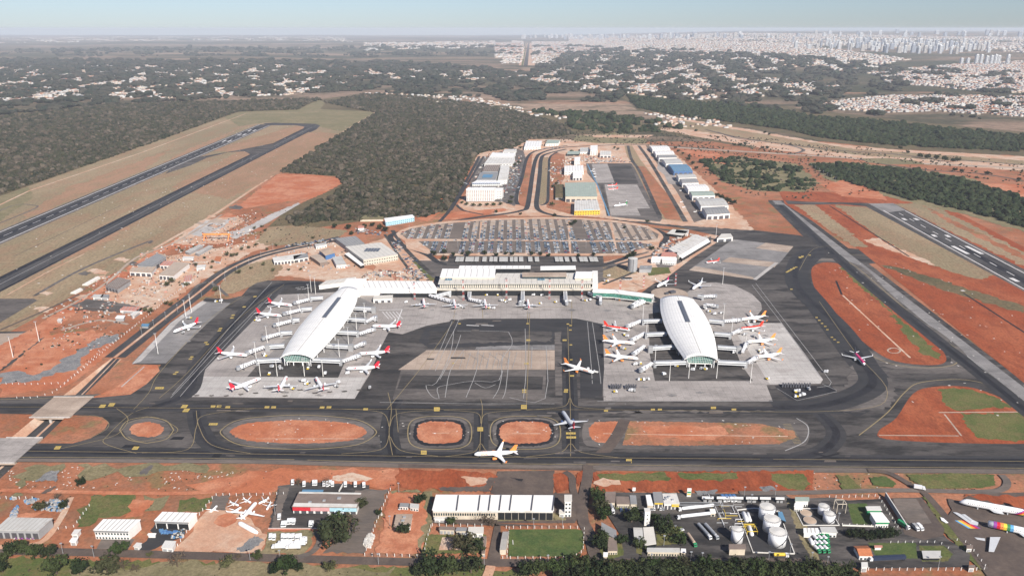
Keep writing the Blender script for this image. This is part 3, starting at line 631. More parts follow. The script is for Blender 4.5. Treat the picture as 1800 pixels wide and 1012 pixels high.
def gn_scatter(name, pts, sizes, protos, label, zs=None, kind='stuff'):
    V = np.zeros((len(pts), 3)); V[:, :2] = pts[:, :2]
    V[:, 2] = hgt(pts[:, 0], pts[:, 1]) if zs is None else zs
    me = bpy.data.meshes.new(name); me.vertices.add(len(V)); me.vertices.foreach_set('co', V.ravel().astype(np.float32))
    a = me.attributes.new('size', 'FLOAT', 'POINT'); a.data.foreach_set('value', np.asarray(sizes, np.float32))
    a = me.attributes.new('spin', 'FLOAT', 'POINT'); a.data.foreach_set('value', RS.uniform(0, 6.28, len(V)).astype(np.float32))
    o = bpy.data.objects.new(name, me); COL.objects.link(o)
    pc = bpy.data.collections.new(name+'_source')
    for p in protos: pc.objects.link(p)
    g = bpy.data.node_groups.new(name, 'GeometryNodeTree')
    g.interface.new_socket('Geometry', in_out='INPUT', socket_type='NodeSocketGeometry')
    g.interface.new_socket('Geometry', in_out='OUTPUT', socket_type='NodeSocketGeometry')
    N = g.nodes.new; gi = N('NodeGroupInput'); go = N('NodeGroupOutput'); ip = N('GeometryNodeInstanceOnPoints')
    ci = N('GeometryNodeCollectionInfo'); ci.inputs[0].default_value = pc; ci.inputs[1].default_value = True; ci.inputs[2].default_value = True
    sz = N('GeometryNodeInputNamedAttribute'); sz.data_type = 'FLOAT'; sz.inputs[0].default_value = 'size'
    sp = N('GeometryNodeInputNamedAttribute'); sp.data_type = 'FLOAT'; sp.inputs[0].default_value = 'spin'
    cx = N('ShaderNodeCombineXYZ'); l = g.links.new
    l(sp.outputs[0], cx.inputs[2]); l(gi.outputs[0], ip.inputs['Points']); l(ci.outputs[0], ip.inputs['Instance'])
    ip.inputs['Pick Instance'].default_value = True
    l(cx.outputs[0], ip.inputs['Rotation']); l(sz.outputs[0], ip.inputs['Scale']); l(ip.outputs[0], go.inputs[0])
    md = o.modifiers.new('scatter', 'NODES'); md.node_group = g
    return tag(o, label, 'vegetation' if kind == 'stuff' else None, None, kind)
FP = [lump('crown', 'forest_leaves', i, .8) for i in range(5)]
WP = [lump('crown', 'wood_leaves', i+20, .8) for i in range(5)]
def wood(name, px, sp, label, protos, thr=-9, ns=150, seed=0, grow=.35, k=.55):
    p = scatter(px, sp, thr, ns, seed, grow)
    s = p[:, 2]*k*np.clip(RS.lognormal(-.05, .33, len(p)), .4, 2.1)
    return p, s
def mk(name, label, protos, parts):
    ps = [wood(name, px, sp, label, protos, thr, ns, seed) for px, sp, thr, ns, seed in parts]
    P_ = np.concatenate([p for p, s in ps]); S_ = np.concatenate([s for p, s in ps])
    print(name, len(P_)); gn_scatter(name, P_, S_, protos, label)
mk('savanna_forest', 'grey green dry forest around the end of the left runway', FP, [
    ([(490, 304), (662, 199), (572, 181), (640, 166), (740, 172), (860, 186), (985, 218), (1010, 236), (930, 246), (900, 262), (845, 268), (830, 280), (815, 320), (800, 345), (785, 370), (740, 383), (650, 386), (560, 390), (520, 398), (500, 385), (530, 372), (590, 345), (603, 325), (590, 309)], 7.3, -.66, 90, 1),
    ([(-420, 260), (-300, 235), (0, 208), (180, 186), (330, 181), (570, 175), (548, 180), (522, 193), (418, 196), (250, 258), (60, 322), (0, 342), (-400, 480)], 8, -.66, 110, 2)])
mk('green_wood', 'dark green woodland band beyond the right runway', WP, [
    ([(1100, 168), (1200, 180), (1330, 186), (1420, 205), (1530, 212), (1620, 222), (1800, 240), (2100, 262), (2100, 300), (1800, 268), (1700, 262), (1560, 256), (1440, 242), (1380, 228), (1260, 212), (1180, 202), (1120, 190)], 10, -.8, 120, 3),
    ([(1420, 290), (1500, 290), (1600, 300), (1700, 318), (1800, 350), (2000, 420), (2000, 470), (1800, 400), (1700, 372), (1600, 352), (1520, 330), (1460, 312)], 9, -.75, 90, 4),
    ([(1230, 284), (1290, 276), (1400, 290), (1440, 325), (1410, 338), (1330, 335), (1270, 318)], 9, .25, 70, 5),
    ([(1000, 205), (1150, 222), (1170, 232), (1080, 236), (1000, 226)], 11, .1, 120, 6),
    ([(920, 195), (1080, 200), (1250, 235), (1100, 215), (980, 205)], 12, .1, 130, 16)])
S('scrubland', [(1235, 283), (1290, 275), (1400, 288), (1440, 322), (1412, 338), (1330, 336), (1270, 320)], 'olive_grass', jit=8)
S('scrubland', [(1420, 286), (1500, 286), (1600, 296), (1700, 312), (1800, 340), (2000, 410), (2000, 480), (1800, 408), (1700, 378), (1600, 356), (1520, 336), (1455, 316)], 'olive_grass', jit=8)
S('scrubland', [(1080, 160), (1200, 172), (1330, 182), (1620, 215), (1800, 232), (2100, 255), (2100, 310), (1800, 275), (1560, 262), (1440, 248), (1380, 234), (1260, 218), (1180, 206), (1120, 194)], 'scrub_ground', jit=15)
S('dry_land', [(1180, 205), (1320, 228), (1440, 250), (1560, 262), (1800, 275), (2000, 290), (2000, 345), (1800, 300), (1500, 280), (1350, 262), (1250, 245), (1160, 228)], 'pale_soil', jit=12)
S('dry_land', [(1190, 210), (1340, 236), (1500, 262), (1800, 282), (1800, 290), (1500, 272), (1320, 246), (1200, 226)], 'dry_grass', jit=12)
# belts of trees and gardens between the far houses
belt = [([(-500, 112), (0, 106), (300, 108), (700, 110), (850, 120), (1000, 150), (1100, 165), (1080, 180), (900, 178), (620, 160), (330, 178), (180, 184), (0, 204), (-500, 240)], 22, .22, 350, 7),
        ([(1000, 95), (1400, 100), (1650, 130), (1500, 150), (1480, 175), (1560, 205), (1400, 200), (1200, 178), (1080, 160), (900, 130)], 22, .4, 330, 8),
        ([(1600, 120), (2000, 130), (2300, 200), (2200, 250), (1800, 225), (1650, 200), (1500, 160)], 22, .75, 350, 9),
        ([(200, 85), (1000, 82), (1400, 96), (1000, 98), (300, 100), (-300, 95)], 45, .6, 1100, 10)]
ps = []
for px, sp, thr, ns, seed in belt:
    p = scatter(px, sp, thr, ns, seed, .12); s = 11*np.clip(RS.lognormal(0, .4, len(p)), .4, 2.2)*(1+(p[:, 1]-3000)/9000); ps.append((p, s))
Pq = np.concatenate([p for p, s in ps]); Sq = np.concatenate([s for p, s in ps]); print('belts', len(Pq))
gn_scatter('tree_belts', Pq, Sq, [lump('crown', 'belt_leaves', i+40, .55) for i in range(4)], 'distant dark belts of trees between the suburbs')

ps = []
for px, sp, thr, ns, seed, r0_, r1_ in (([(1120, 236), (1300, 240), (1800, 285), (2000, 320), (2000, 430), (1800, 345), (1600, 312), (1500, 345), (1400, 350), (1250, 335), (1200, 262)], 17, .15, 120, 51, 1.5, 4.5), ([(1000, 232), (1180, 225), (1260, 262), (1000, 250), (850, 275), (900, 262)], 15, .1, 90, 52, 2, 4.5), ([(0, 600), (300, 430), (480, 360), (560, 390), (600, 425), (450, 450), (380, 500), (150, 650), (0, 690)], 13, .35, 60, 53, .8, 2.4), ([(0, 822), (900, 828), (1000, 870), (600, 860), (300, 900), (0, 880)], 7, .3, 40, 54, .4, 1.1), ([(-20, 985), (930, 1003), (930, 1030), (-20, 1030)], 6, .1, 40, 55, .4, 1.3), ([(1060, 835), (1800, 840), (1800, 868), (1060, 866)], 6, .3, 40, 56, .4, 1.1)):
    p = scatter(px, sp, thr, ns, seed, 0); ps.append((p, RS.uniform(r0_, r1_, len(p))*.7))
gn_scatter('scrub_bushes', np.concatenate([p for p, s in ps]), np.concatenate([s for p, s in ps]), [lump('crown', 'forest_leaves', i+60, .7) for i in range(3)], 'low dark scrub bushes dotting the dry open ground')
# ---------- single trees ----------
def make_tree(seed, kind='leafy', n=900, ls=.11):
    """crown radius about 1, built from small leaf faces on limb tips; trunk with limbs"""
    r = random.Random(seed); root = bpy.data.objects.new('tree', None)
    tips = []; tb = MB(); th = .55
    tb.tube((0, 0, -.05), (0, 0, th), .075, .055, 6)
    for i in range(7):
        a = i*2.4+r.random(); el = r.uniform(.35, 1.2); ln = r.uniform(.55, .95)
        m_ = Vector((math.cos(a)*math.cos(el), math.sin(a)*math.cos(el), math.sin(el)))*ln*.55+Vector((0, 0, th*.8))
        e = m_+Vector((math.cos(a+.3)*.4, math.sin(a+.3)*.4, r.uniform(.1, .4)))*ln
        tb.tube((0, 0, th*.8), m_, .045, .03, 5, False); tb.tube(m_, e, .03, .012, 4, False)
        tips += [m_, e, (m_+e)/2]
        for _ in range(2):
            q = m_.lerp(e, r.random())+Vector((r.gauss(0, .25), r.gauss(0, .25), r.gauss(0, .15))); tb.tube(m_, q, .02, .008, 3, False); tips.append(q)
    cl = [(t, r.uniform(.2, .36)) for t in tips]+[(Vector((r.gauss(0, .38), r.gauss(0, .38), r.uniform(.6, 1.35))), r.uniform(.2, .34)) for _ in range(8)]
    V = []; Fc = []
    for i in range(n):
        c, rad = cl[r.randrange(len(cl))]; dv = Vector((r.gauss(0, 1), r.gauss(0, 1), r.gauss(0, 1))).normalized()
        p = c+dv*rad*r.uniform(.6, 1.05); 
        if p.z < .3: continue
        u = dv.orthogonal().normalized(); u = Matrix.Rotation(r.uniform(0, 6.3), 3, dv) @ u; w = dv.cross(u)
        u = (u+dv*r.uniform(-.6, .6)).normalized(); s = ls*r.uniform(.6, 1.3); k = len(V)
        V += [p-u*s, p-w*s*.6, p+u*s, p+w*s*.6]; Fc.append((k, k+1, k+2, k+3))
    mat = {'leafy': 'tree_leaves', 'bare': 'dry_twigs', 'bush': 'pale_bush', 'dark': 'wood_leaves'}[kind]
    tm = bpy.data.meshes.new('trunk'); tm.from_pydata(tb.V, [], tb.F); tm.materials.append(MATS['bark' if kind != 'bare' else 'dry_twigs'])
    cm = bpy.data.meshes.new('crown'); cm.from_pydata([tuple(v) for v in V], [], Fc); cm.materials.append(MATS[mat])
    return tm, cm
TREES = {'leafy': [make_tree(i, 'leafy') for i in range(4)], 'dark': [make_tree(10+i, 'dark') for i in range(3)],
         'bare': [make_tree(20+i, 'bare', 260, .07) for i in range(3)], 'bush': [make_tree(30+i, 'bush', 500, .1) for i in range(2)]}
def tree(px, py, rad, kind, label, group=None, name='tree', hz=1.0):
    p = P(px, py); o = empty(name, label, 'tree' if name != 'bush' else 'bush', (p.x, p.y, 0.0), random.uniform(0, 6.28), group)
    tm, cm = random.choice(TREES[kind])
    for nm, me in (('trunk', tm), ('crown', cm)):
        c = bpy.data.objects.new(nm, me); COL.objects.link(c); c.parent = o; c.scale = (rad, rad, rad*hz)
    return o
# the trees of the foreground strip, one by one (px, py, radius, kind, label)
NEAR = [(8, 988, 5, 'leafy', 'dense dark tree at the left frame edge below the road'), (22, 972, 6, 'dark', 'dark round tree left of the road bend'), (42, 975, 6, 'leafy', 'dark tree in the clump below the brown hall'), (64, 978, 5.5, 'leafy', 'green tree at the right end of the clump below the brown hall'), (88, 978, 5.5, 'dark', 'separate round dark tree right of the roadside clump'), (5, 1005, 5, 'dark', 'dark tree in the bottom left corner'),
    (212, 975, 6, 'leafy', 'umbrella shaped tree across the road from the white hangar'), (35, 847+4, 0, '', ''), (143, 852, 4, 'dark', 'lone dark tree on the red soil strip'), (102, 878, 4, 'bare', 'bare tree above the scrap yard'), (72, 897, 5, 'leafy', 'dark tree in the middle of the scrap yard'), (113, 893, 4, 'dark', 'black green bush at the right end of the scrap yard'),
    (100, 1008, 8, 'leafy', 'broad tree on the bottom edge of the grass, left one'), (140, 1009, 7, 'dark', 'broad dark tree on the bottom edge of the grass'), (190, 1010, 8, 'leafy', 'broad tree on the bottom edge of the grass, right one'), (218, 1000, 5, 'bare', 'thin bare tree on the grass below the umbrella shaped tree'), (240, 1004, 4, 'bare', 'small bare tree right of another bare tree on the grass'),
    (312, 995, 7, 'bare', 'tall grey bare tree beside the road below the pink soil yard'), (399, 998, 5, 'bush', 'pale green shrub tree on the grass below the yard of stored aircraft'), (263, 978, 2.5, 'bush', 'small bush on the roadside near the blue stock yard'), (453, 982, 3.5, 'leafy', 'small green tree on the road edge'), (420, 982, 3, 'bare', 'thin bare tree on the road edge'),
    (483, 1008, 5, 'dark', 'dark tree left of the pair below the van park'), (505, 1004, 7, 'leafy', 'broad green tree below the van park'), (522, 1002, 5, 'dark', 'dark tree right of the pair below the van park'), (580, 1003, 5, 'bush', 'half bare tree on the grass right of the broad green trees'),
    (525, 853, 4.5, 'bare', 'bare tree at the top corner of the red roofed depot'), (574, 853, 4.5, 'bare', 'bare brown tree behind the red fronted depot'), (637, 892, 5, 'leafy', 'bright green tree at the right end of the red fronted depot'),
    (588, 958, 12, 'dark', 'large dark spreading tree in the depot car park, left half of the pair'), (612, 935, 10, 'bare', 'large grey bare tree in the depot car park'), (600, 925, 7, 'leafy', 'green tree between the two large depot trees'),
    (738, 885, 5, 'dark', 'dark round tree above the small grey house'), (710, 938, 5.5, 'dark', 'dark tree in front of the small flat roofed house'), (815, 968, 8, 'leafy', 'tall green tree beside the sand court'), (833, 972, 7, 'dark', 'dark tree right of the sand court'), (798, 965, 6, 'bare', 'bare tree at the edge of the sand court'), (665, 905, 3, 'dark', 'small dark tree at the top of the fence of rubble bags'),
    (765, 1008, 9, 'dark', 'big dark tree across the road, left of the pair'), (790, 1008, 8, 'leafy', 'big green tree across the road, middle of the group'), (828, 1006, 8, 'dark', 'big dark tree across the road, beside the gate track'), (738, 1010, 5, 'dark', 'smaller dark tree left of the big roadside trees'),
    (852, 918, 5, 'bare', 'bare tree in front of the long white shed, left one'), (866, 925, 5, 'bare', 'bare tree in front of the long white shed, right one'), (793, 922, 4, 'leafy', 'small green tree on the brown shed row'),
    (1050, 875, 5.5, 'leafy', 'topmost tree of the row beside the fuel depot lane'), (1052, 888, 6, 'leafy', 'second tree from the top of the row beside the lane'), (1055, 900, 6.5, 'leafy', 'third tree from the top of the row beside the lane'), (1060, 912, 6, 'leafy', 'lowest tree of the row beside the lane'), (1057, 955, 6, 'leafy', 'tree left of the grey slanted roof building'), (1055, 965, 6, 'dark', 'dark tree below the grey slanted roof'), (1092, 957, 5, 'leafy', 'tree right of the small dark roofed office'), (1110, 918, 7, 'dark', 'dark tree in the shadow of the white water tower'), (1120, 915, 6, 'leafy', 'green tree at the foot of the white water tower'), (1150, 916, 4, 'leafy', 'tree right of the white water tower'), (1165, 935, 7, 'dark', 'dark tree in the middle garden of the fuel depot'), (1175, 940, 6, 'leafy', 'green tree in the middle garden of the fuel depot'), (1125, 962, 5, 'leafy', 'tree beside the long office roof'), (1195, 955, 5, 'leafy', 'low green tree on the depot lawn'),
    (942, 1010, 7, 'leafy', 'green tree on the bottom edge, left one of the right group'), (925, 1010, 6, 'dark', 'dark tree on the bottom edge by the pale track'), (980, 1009, 7, 'leafy', 'green tree on the bottom edge below the playing field')]
for q in NEAR:
    if q[2]: tree(q[0], q[1], q[2]*1.22, q[3], q[4], 'trees in the foreground plots')
k = 0
for x in range(1000, 1440, 17):
    tree(x+random.uniform(-4, 4), 1006+random.uniform(-5, 4)+(x > 1350)*2, random.uniform(6, 8.5), random.choice(['leafy', 'dark', 'leafy']), 'dense tree of the wood along the bottom frame edge', 'trees of the wood on the bottom frame edge')
for x in range(990, 1500, 22): tree(x+random.uniform(-4, 4), 1020, random.uniform(7, 9), random.choice(['leafy', 'dark']), 'dense tree of the wood along the bottom frame edge', 'trees of the wood on the bottom frame edge')
for x in (1496, 1510, 1524, 1538, 1552, 1565): tree(x, 946+random.uniform(-2, 3), random.uniform(5, 6.5), 'dark', 'dark tree of the row above the tiled roof house', 'trees above the tiled roof house')
# trees of the middle distance, in groups
GR = [('trees beside the access road and yards', 'small tree of the works yards left of the terminal', 'bush', [(294, 503, 7), (303, 497, 7), (255, 548, 6), (264, 550, 6), (292, 536, 5), (300, 538, 5), (379, 512, 7), (345, 468, 5), (328, 503, 6), (360, 455, 4), (374, 462, 4), (315, 438, 4), (320, 443, 4), (341, 435, 4), (399, 450, 6), (408, 452, 6), (416, 450, 6), (425, 440, 5), (437, 437, 5), (470, 440, 4), (486, 433, 4), (420, 481, 6), (372, 472, 4), (463, 467, 5), (480, 477, 5), (508, 476, 4), (518, 462, 4), (529, 475, 4), (441, 473, 4), (447, 403, 5), (460, 400, 5), (466, 407, 5), (450, 432, 5), (550, 420, 5), (560, 430, 4)]),
      ('trees along the road to the parking', 'round dark tree at the left end of the parking loop', 'dark', [(588, 401, 8), (612, 403, 8), (640, 402, 8), (655, 398, 7), (668, 403, 8), (677, 407, 8), (618, 413, 6), (690, 385, 6), (700, 380, 6), (710, 378, 6), (720, 376, 6), (730, 375, 6), (740, 380, 6), (750, 382, 6), (686, 388, 5), (635, 389, 5)]),
      ('trees between parking and covered bays', 'round tree on the strip between the car park and the covered bays', 'dark', [(762, 449, 8), (781, 446, 7), (797, 450, 6), (823, 450, 8), (852, 448, 7), (872, 451, 6), (781, 458, 7), (889, 448, 5), (900, 449, 6), (935, 449, 6), (950, 449, 6), (964, 452, 6), (812, 448, 4), (1017, 452, 5), (1043, 450, 5), (1112, 452, 9), (1105, 455, 8), (1145, 440, 7), (1010, 394, 8), (1003, 397, 7), (1098, 402, 5), (915, 378, 5), (975, 380, 5)]),
      ('trees between the hotel and the loop road', 'tree in the planted strip near the white hotel', 'leafy', [(897, 358, 7), (900, 350, 7), (820, 361, 6), (832, 363, 6), (844, 363, 6), (856, 362, 6), (868, 362, 6), (880, 361, 6), (812, 358, 5), (872, 374, 5), (972, 330, 6), (978, 325, 6), (970, 362, 7), (995, 303, 6), (1001, 306, 6), (905, 292, 7), (912, 288, 7), (915, 262, 7), (905, 268, 7), (1004, 268, 7), (1080, 262, 7), (1086, 264, 7), (1130, 243, 7), (1138, 392, 6), (985, 352, 5), (760, 320, 6), (735, 318, 6), (712, 320, 6), (700, 318, 6), (745, 312, 6), (775, 312, 6)]),
      ('trees behind the hangar row', 'dark tree behind the row of hangars', 'dark', [(1192, 268, 8), (1187, 262, 7), (1200, 272, 7), (1210, 283, 9), (1217, 290, 9), (1224, 298, 8), (1212, 278, 8), (1268, 352, 12), (1278, 357, 12), (1288, 360, 10), (1260, 346, 8), (1258, 325, 6)]),
      ('trees standing alone on the plain beyond the hangars', 'dark tree on the dry plain beyond the hangars', 'dark', [(1582, 263, 10), (1595, 270, 9), (1617, 278, 12), (1630, 280, 13), (1645, 281, 13), (1660, 284, 13), (1675, 286, 12), (1683, 284, 11), (1290, 257, 9), (1300, 257, 9), (1310, 256, 9), (1340, 262, 8), (1348, 262, 8), (1262, 244, 8), (1735, 308, 9), (1790, 318, 8), (1678, 301, 8), (1690, 303, 8), (1344, 235, 8), (1352, 238, 7)])]
for g, lab, kd, pts in GR:
    for x, y, r_ in pts: tree(x, y, r_*.85, kd, lab, g)
# ================= THE CITY BEYOND =================
plain('far_white', (.43, .42, .40), .8, var=.1, s=20); plain('far_cream', (.42, .35, .28), .8, var=.1, s=20)
plain('far_tile', (.30, .125, .07), .9, var=.2, s=20); plain('far_grey', (.22, .22, .23), .8, var=.2, s=20)
plain('tower_white', (.62, .62, .61), .7, var=.05, s=20); plain('tower_cream', (.52, .47, .41), .7, var=.05, s=20); plain('tower_grey', (.34, .36, .40), .7, var=.05, s=20)
plain('tower_glass', (.08, .10, .13), .3, var=.1, s=9)
FM = ['far_white', 'far_cream', 'far_tile', 'far_grey']
def houses_np(name, P_, size, hh, label, kind='stuff', seed=0):
    """many low houses: walls and a pitched or flat roof each"""
    r = np.random.RandomState(seed); n = len(P_)
    w = size*r.uniform(.6, 1.4, n); d = size*r.uniform(.5, 1.1, n); h = hh*r.uniform(.7, 1.5, n); a = .12+r.normal(0, .04, n)+np.where(r.rand(n) < .3, 1.57, 0)
    z = hgt(P_[:, 0], P_[:, 1])-.3; c, s = np.cos(a), np.sin(a)
    lx = np.array([-1, 1, 1, -1])[None]*w[:, None]/2; ly = np.array([-1, -1, 1, 1])[None]*d[:, None]/2
    X = P_[:, 0:1]+lx*c[:, None]-ly*s[:, None]; Y = P_[:, 1:2]+lx*s[:, None]+ly*c[:, None]
    rx = np.array([-1, 1])[None]*w[:, None]/2
    RX = P_[:, 0:1]+rx*c[:, None]; RY = P_[:, 1:2]+rx*s[:, None]
    V = np.zeros((n, 10, 3)); V[:, :4, 0] = X; V[:, :4, 1] = Y; V[:, :4, 2] = z[:, None]
    V[:, 4:8, 0] = X; V[:, 4:8, 1] = Y; V[:, 4:8, 2] = (z+h)[:, None]
    V[:, 8:, 0] = RX; V[:, 8:, 1] = RY; V[:, 8:, 2] = (z+h*1.35)[:, None]
    T = [(0, 1, 5, 4), (2, 3, 7, 6), (1, 2, 6, 9, 5), (3, 0, 4, 8, 7), (4, 5, 9, 8), (6, 7, 8, 9)]
    me = bpy.data.meshes.new(name); me.vertices.add(n*10); me.vertices.foreach_set('co', V.ravel().astype(np.float32))
    loops = np.concatenate([np.array(t) for t in T]); L0 = len(loops); tot = np.array([len(t) for t in T]); st = np.concatenate([[0], np.cumsum(tot)[:-1]])
    me.loops.add(n*L0); me.loops.foreach_set('vertex_index', (loops[None]+np.arange(n)[:, None]*10).ravel().astype(np.int32))
    me.polygons.add(n*6); me.polygons.foreach_set('loop_start', (st[None]+np.arange(n)[:, None]*L0).ravel().astype(np.int32))
    for m in FM: me.materials.append(MATS[m])
    wall = np.where(r.rand(n) < .6, 0, 1); roof = r.choice([0, 1, 2, 3], n, p=[.30, .12, .40, .18])
    mi = np.stack([wall]*4+[roof]*2, 1).ravel().astype(np.int32); me.polygons.foreach_set('material_index', mi)
    me.update(calc_edges=True); o = bpy.data.objects.new(name, me); COL.objects.link(o)
    return tag(o, label, None, None, kind)
town = []   # outline, spacing, threshold, patch size, house size, height
def T(px, sp, thr, ns, size, hh, seed): 
    p = scatter(px, sp, thr, ns, seed, 0); town.append((p, size, hh)); return p
near = T([(1425, 184), (1500, 174), (1560, 168), (1660, 168), (1800, 170), (2000, 170), (2000, 222), (1800, 206), (1720, 202), (1650, 196), (1560, 198), (1480, 194)], 19, -.35, 160, 14, 5, 31)
T([(1550, 135), (1700, 112), (1790, 108), (2000, 110), (2000, 165), (1800, 165), (1690, 158), (1640, 152), (1560, 148)], 26, -.45, 260, 20, 6, 32)
T([(1520, 128), (1700, 112), (1800, 112), (1700, 135), (1560, 138)], 30, -.3, 300, 24, 7, 33)
T([(1000, 118), (1240, 108), (1400, 118), (1200, 150), (1280, 178), (1160, 172), (1000, 152), (880, 130)], 33, -.2, 300, 24, 6, 34)
T([(900, 72), (1400, 78), (1600, 105), (1500, 130), (1350, 112), (1100, 106), (880, 112)], 52, -.25, 450, 30, 8, 35)
T([(870, 76), (925, 76), (922, 98), (870, 102)], 45, -.9, 500, 38, 11, 36)
T([(940, 76), (1030, 80), (1060, 100), (945, 98)], 45, -.6, 500, 38, 11, 37)
T([(600, 120), (860, 124), (930, 130), (1100, 165), (1000, 158), (880, 142), (740, 140), (600, 135)], 28, .15, 230, 20, 6, 38)
T([(640, 75), (870, 72), (860, 84), (640, 90)], 70, .35, 900, 45, 10, 39)
left = T([(-400, 110), (0, 118), (300, 112), (600, 118), (620, 150), (500, 168), (330, 172), (150, 175), (0, 188), (-300, 205)], 20, .28, 200, 14, 4.5, 40)
T([(0, 66), (600, 64), (620, 74), (400, 72), (0, 76)], 140, .75, 1500, 55, 10, 41)
T([(1000, 66), (1800, 66), (2200, 62), (2000, 105), (1790, 92), (1400, 80), (1000, 74)], 80, -.05, 800, 40, 10, 42)
T([(640, 163), (820, 170), (1000, 205), (980, 212), (820, 186), (640, 170)], 24, .3, 130, 15, 5, 43)
T([(1130, 198), (1240, 205), (1290, 226), (1150, 222)], 24, .2, 100, 15, 5, 44)
T([(1180, 150), (1330, 135), (1480, 150), (1440, 168), (1250, 172)], 28, .05, 280, 18, 6, 45)
print('houses', sum(len(t[0]) for t in town))
# the nearest houses as single things, the rest as built-up mass
near = town[0][0]; d_ = np.argsort(near[:, 1]+np.abs(near[:, 0]-2200)*.3)
vis = np.array([abs(near[i, 0]/near[i, 1]*F/.97) < 880 for i in d_]); sel = d_[vis][:215]; keep = np.setdiff1d(np.arange(len(near)), sel)
town[0] = (near[keep], 14, 5)
lf = town[9][0]; dl = np.argsort(lf[:, 1]); vis = np.array([abs(lf[i, 0]/lf[i, 1]*F/.97) < 880 for i in dl]); sl = dl[vis][:75]
lsel = lf[sl]; town[9] = (lf[np.setdiff1d(np.arange(len(lf)), sl)], 20, 6)
for i, (p, size, hh) in enumerate(town):
    if len(p): houses_np('housing', p, size, hh, 'low white and tiled houses massed in the distant suburbs', seed=i)
def one_house(rm, wm):
    root = bpy.data.objects.new('house', None); tag(root, 'x', 'house')
    mb = MB(); mb.prism([(-7, -5), (7, -5), (7, 5), (-7, 5)], 0, 4.5); a = bpy.data.objects.new('wall', None)
    me = bpy.data.meshes.new('wall'); me.from_pydata(mb.V, [], mb.F); me.materials.append(MATS[wm])
    rb = MB(); rb.face([(-7.6, -5.6, 4.4), (7.6, -5.6, 4.4), (7.6, 0, 6.6), (-7.6, 0, 6.6)]); rb.face([(-7.6, 0, 6.6), (7.6, 0, 6.6), (7.6, 5.6, 4.4), (-7.6, 5.6, 4.4)])
    rb.face([(-7.6, 5.6, 4.4), (-7.6, -5.6, 4.4), (-7.6, 0, 6.6)]); rb.face([(7.6, -5.6, 4.4), (7.6, 5.6, 4.4), (7.6, 0, 6.6)])
    mr = bpy.data.meshes.new('roof'); mr.from_pydata(rb.V, [], rb.F); mr.materials.append(MATS[rm])
    return me, mr
HM = [one_house(a, b) for a, b in (('far_tile', 'far_white'), ('far_white', 'far_white'), ('far_tile', 'far_cream'), ('far_grey', 'far_white'), ('far_white', 'far_cream'))]
HL = ['white walled house with a terracotta roof', 'white walled house with a white roof', 'cream walled house with a terracotta roof', 'white walled house with a grey roof', 'cream walled house with a white roof']
for arr, where, grp in ((near[sel], 'at the near edge of the right town', 'houses on the near edge of the right hand town'), (lsel, 'beyond the left forest', 'houses beyond the left forest')):
    for i, q in enumerate(arr):
        k = random.choice([0, 0, 1, 1, 2, 3, 4])
        o = empty('house', HL[k]+' '+where, 'house', (q[0], q[1], float(hgt(q[0], q[1]))), .12+random.choice([0, 0, 1.57])+random.gauss(0, .04), grp+', '+['terracotta on white', 'white on white', 'terracotta on cream', 'grey on white', 'white on cream'][k])
        s = random.uniform(.75, 1.3)
        for nm, me in zip(('wall', 'roof'), HM[k]):
            c = bpy.data.objects.new(nm, me); COL.objects.link(c); c.parent = o; c.scale = (s, s*random.uniform(.8, 1.2) if nm == 'x' else s, s)
# towers
def tower_mesh(w, d, h, mat):
    mb = MB(); mb.prism([(-w/2, -d/2), (w/2, -d/2), (w/2, d/2), (-w/2, d/2)], -12, h); mb.box(0, 0, h, w*.45, d*.5, h*.05)
    me = bpy.data.meshes.new('wall'); me.from_pydata(mb.V, [], mb.F); me.materials.append(MATS[mat])
    wb = MB(); n = max(2, int(w/9)); wb.prism([(-w/n*.24, -d/2-.3), (w/n*.24, -d/2-.3), (w/n*.24, -d/2+.1), (-w/n*.24, -d/2+.1)], 3, h-4)
    mw = bpy.data.meshes.new('window_strip'); mw.from_pydata(wb.V, [], wb.F); mw.materials.append(MATS['tower_glass'])
    return me, mw
TM = []
for mat in ('tower_white', 'tower_white', 'tower_cream', 'tower_grey'):
    for w, h in ((26, 1), (34, 1), (44, 1)): TM.append((mat, w, tower_mesh(w, 22, 105, mat)))
def tower(x, y, hh, label, grp, k=None, sx=1.0):
    mat, w, ms = random.choice(TM) if k is None else TM[k]
    p = PT(x, y); col = {'tower_white': 'white', 'tower_cream': 'cream', 'tower_grey': 'blue grey'}[mat]
    o = empty('apartment_tower', label % col, 'tower block', p, random.gauss(0, .1)+.15, grp+', '+col+' ones')
    n = max(2, int(w/9))
    for nm, me, xs in (('wall', ms[0], [0]), ('window_strip', ms[1], [-w/2+(i+.5)*w/n for i in range(n)])):
        for x_ in xs: c = bpy.data.objects.new(nm, me); COL.objects.link(c); c.parent = o; c.scale = (sx, sx, hh/105); c.location.x = x_*sx
r_ = random.Random(3)
for i in range(190):
    x = r_.triangular(1380, 1785, 1560); t = (x-1380)/400
    y0 = 79+t*9; y = y0+r_.uniform(-7, 6+5*math.sin(t*3.1))
    tower(x, y, (92 if y > y0 else 104)*r_.uniform(.6, 1.15), 'tall %s apartment tower in the dense cluster on the right skyline', 'towers of the dense right skyline cluster', sx=r_.uniform(.85, 1.3))
for x, h, nth in ((1689, 60, 'short blocky'), (1700, 60, 'short blocky'), (1715, 92, 'tall slender'), (1723, 92, 'tall slender'), (1733, 80, 'tall slender'), (1741, 84, 'tall slender'), (1748, 92, 'tall slender'), (1754, 84, 'tall slender'), (1770, 92, 'tall slender')):
    tower(x, 114, h, nth+' %s tower of the separate row in front of the skyline', 'towers of the separate front row, '+nth, sx=1.0, k=0 if nth[0] == 't' else 3)
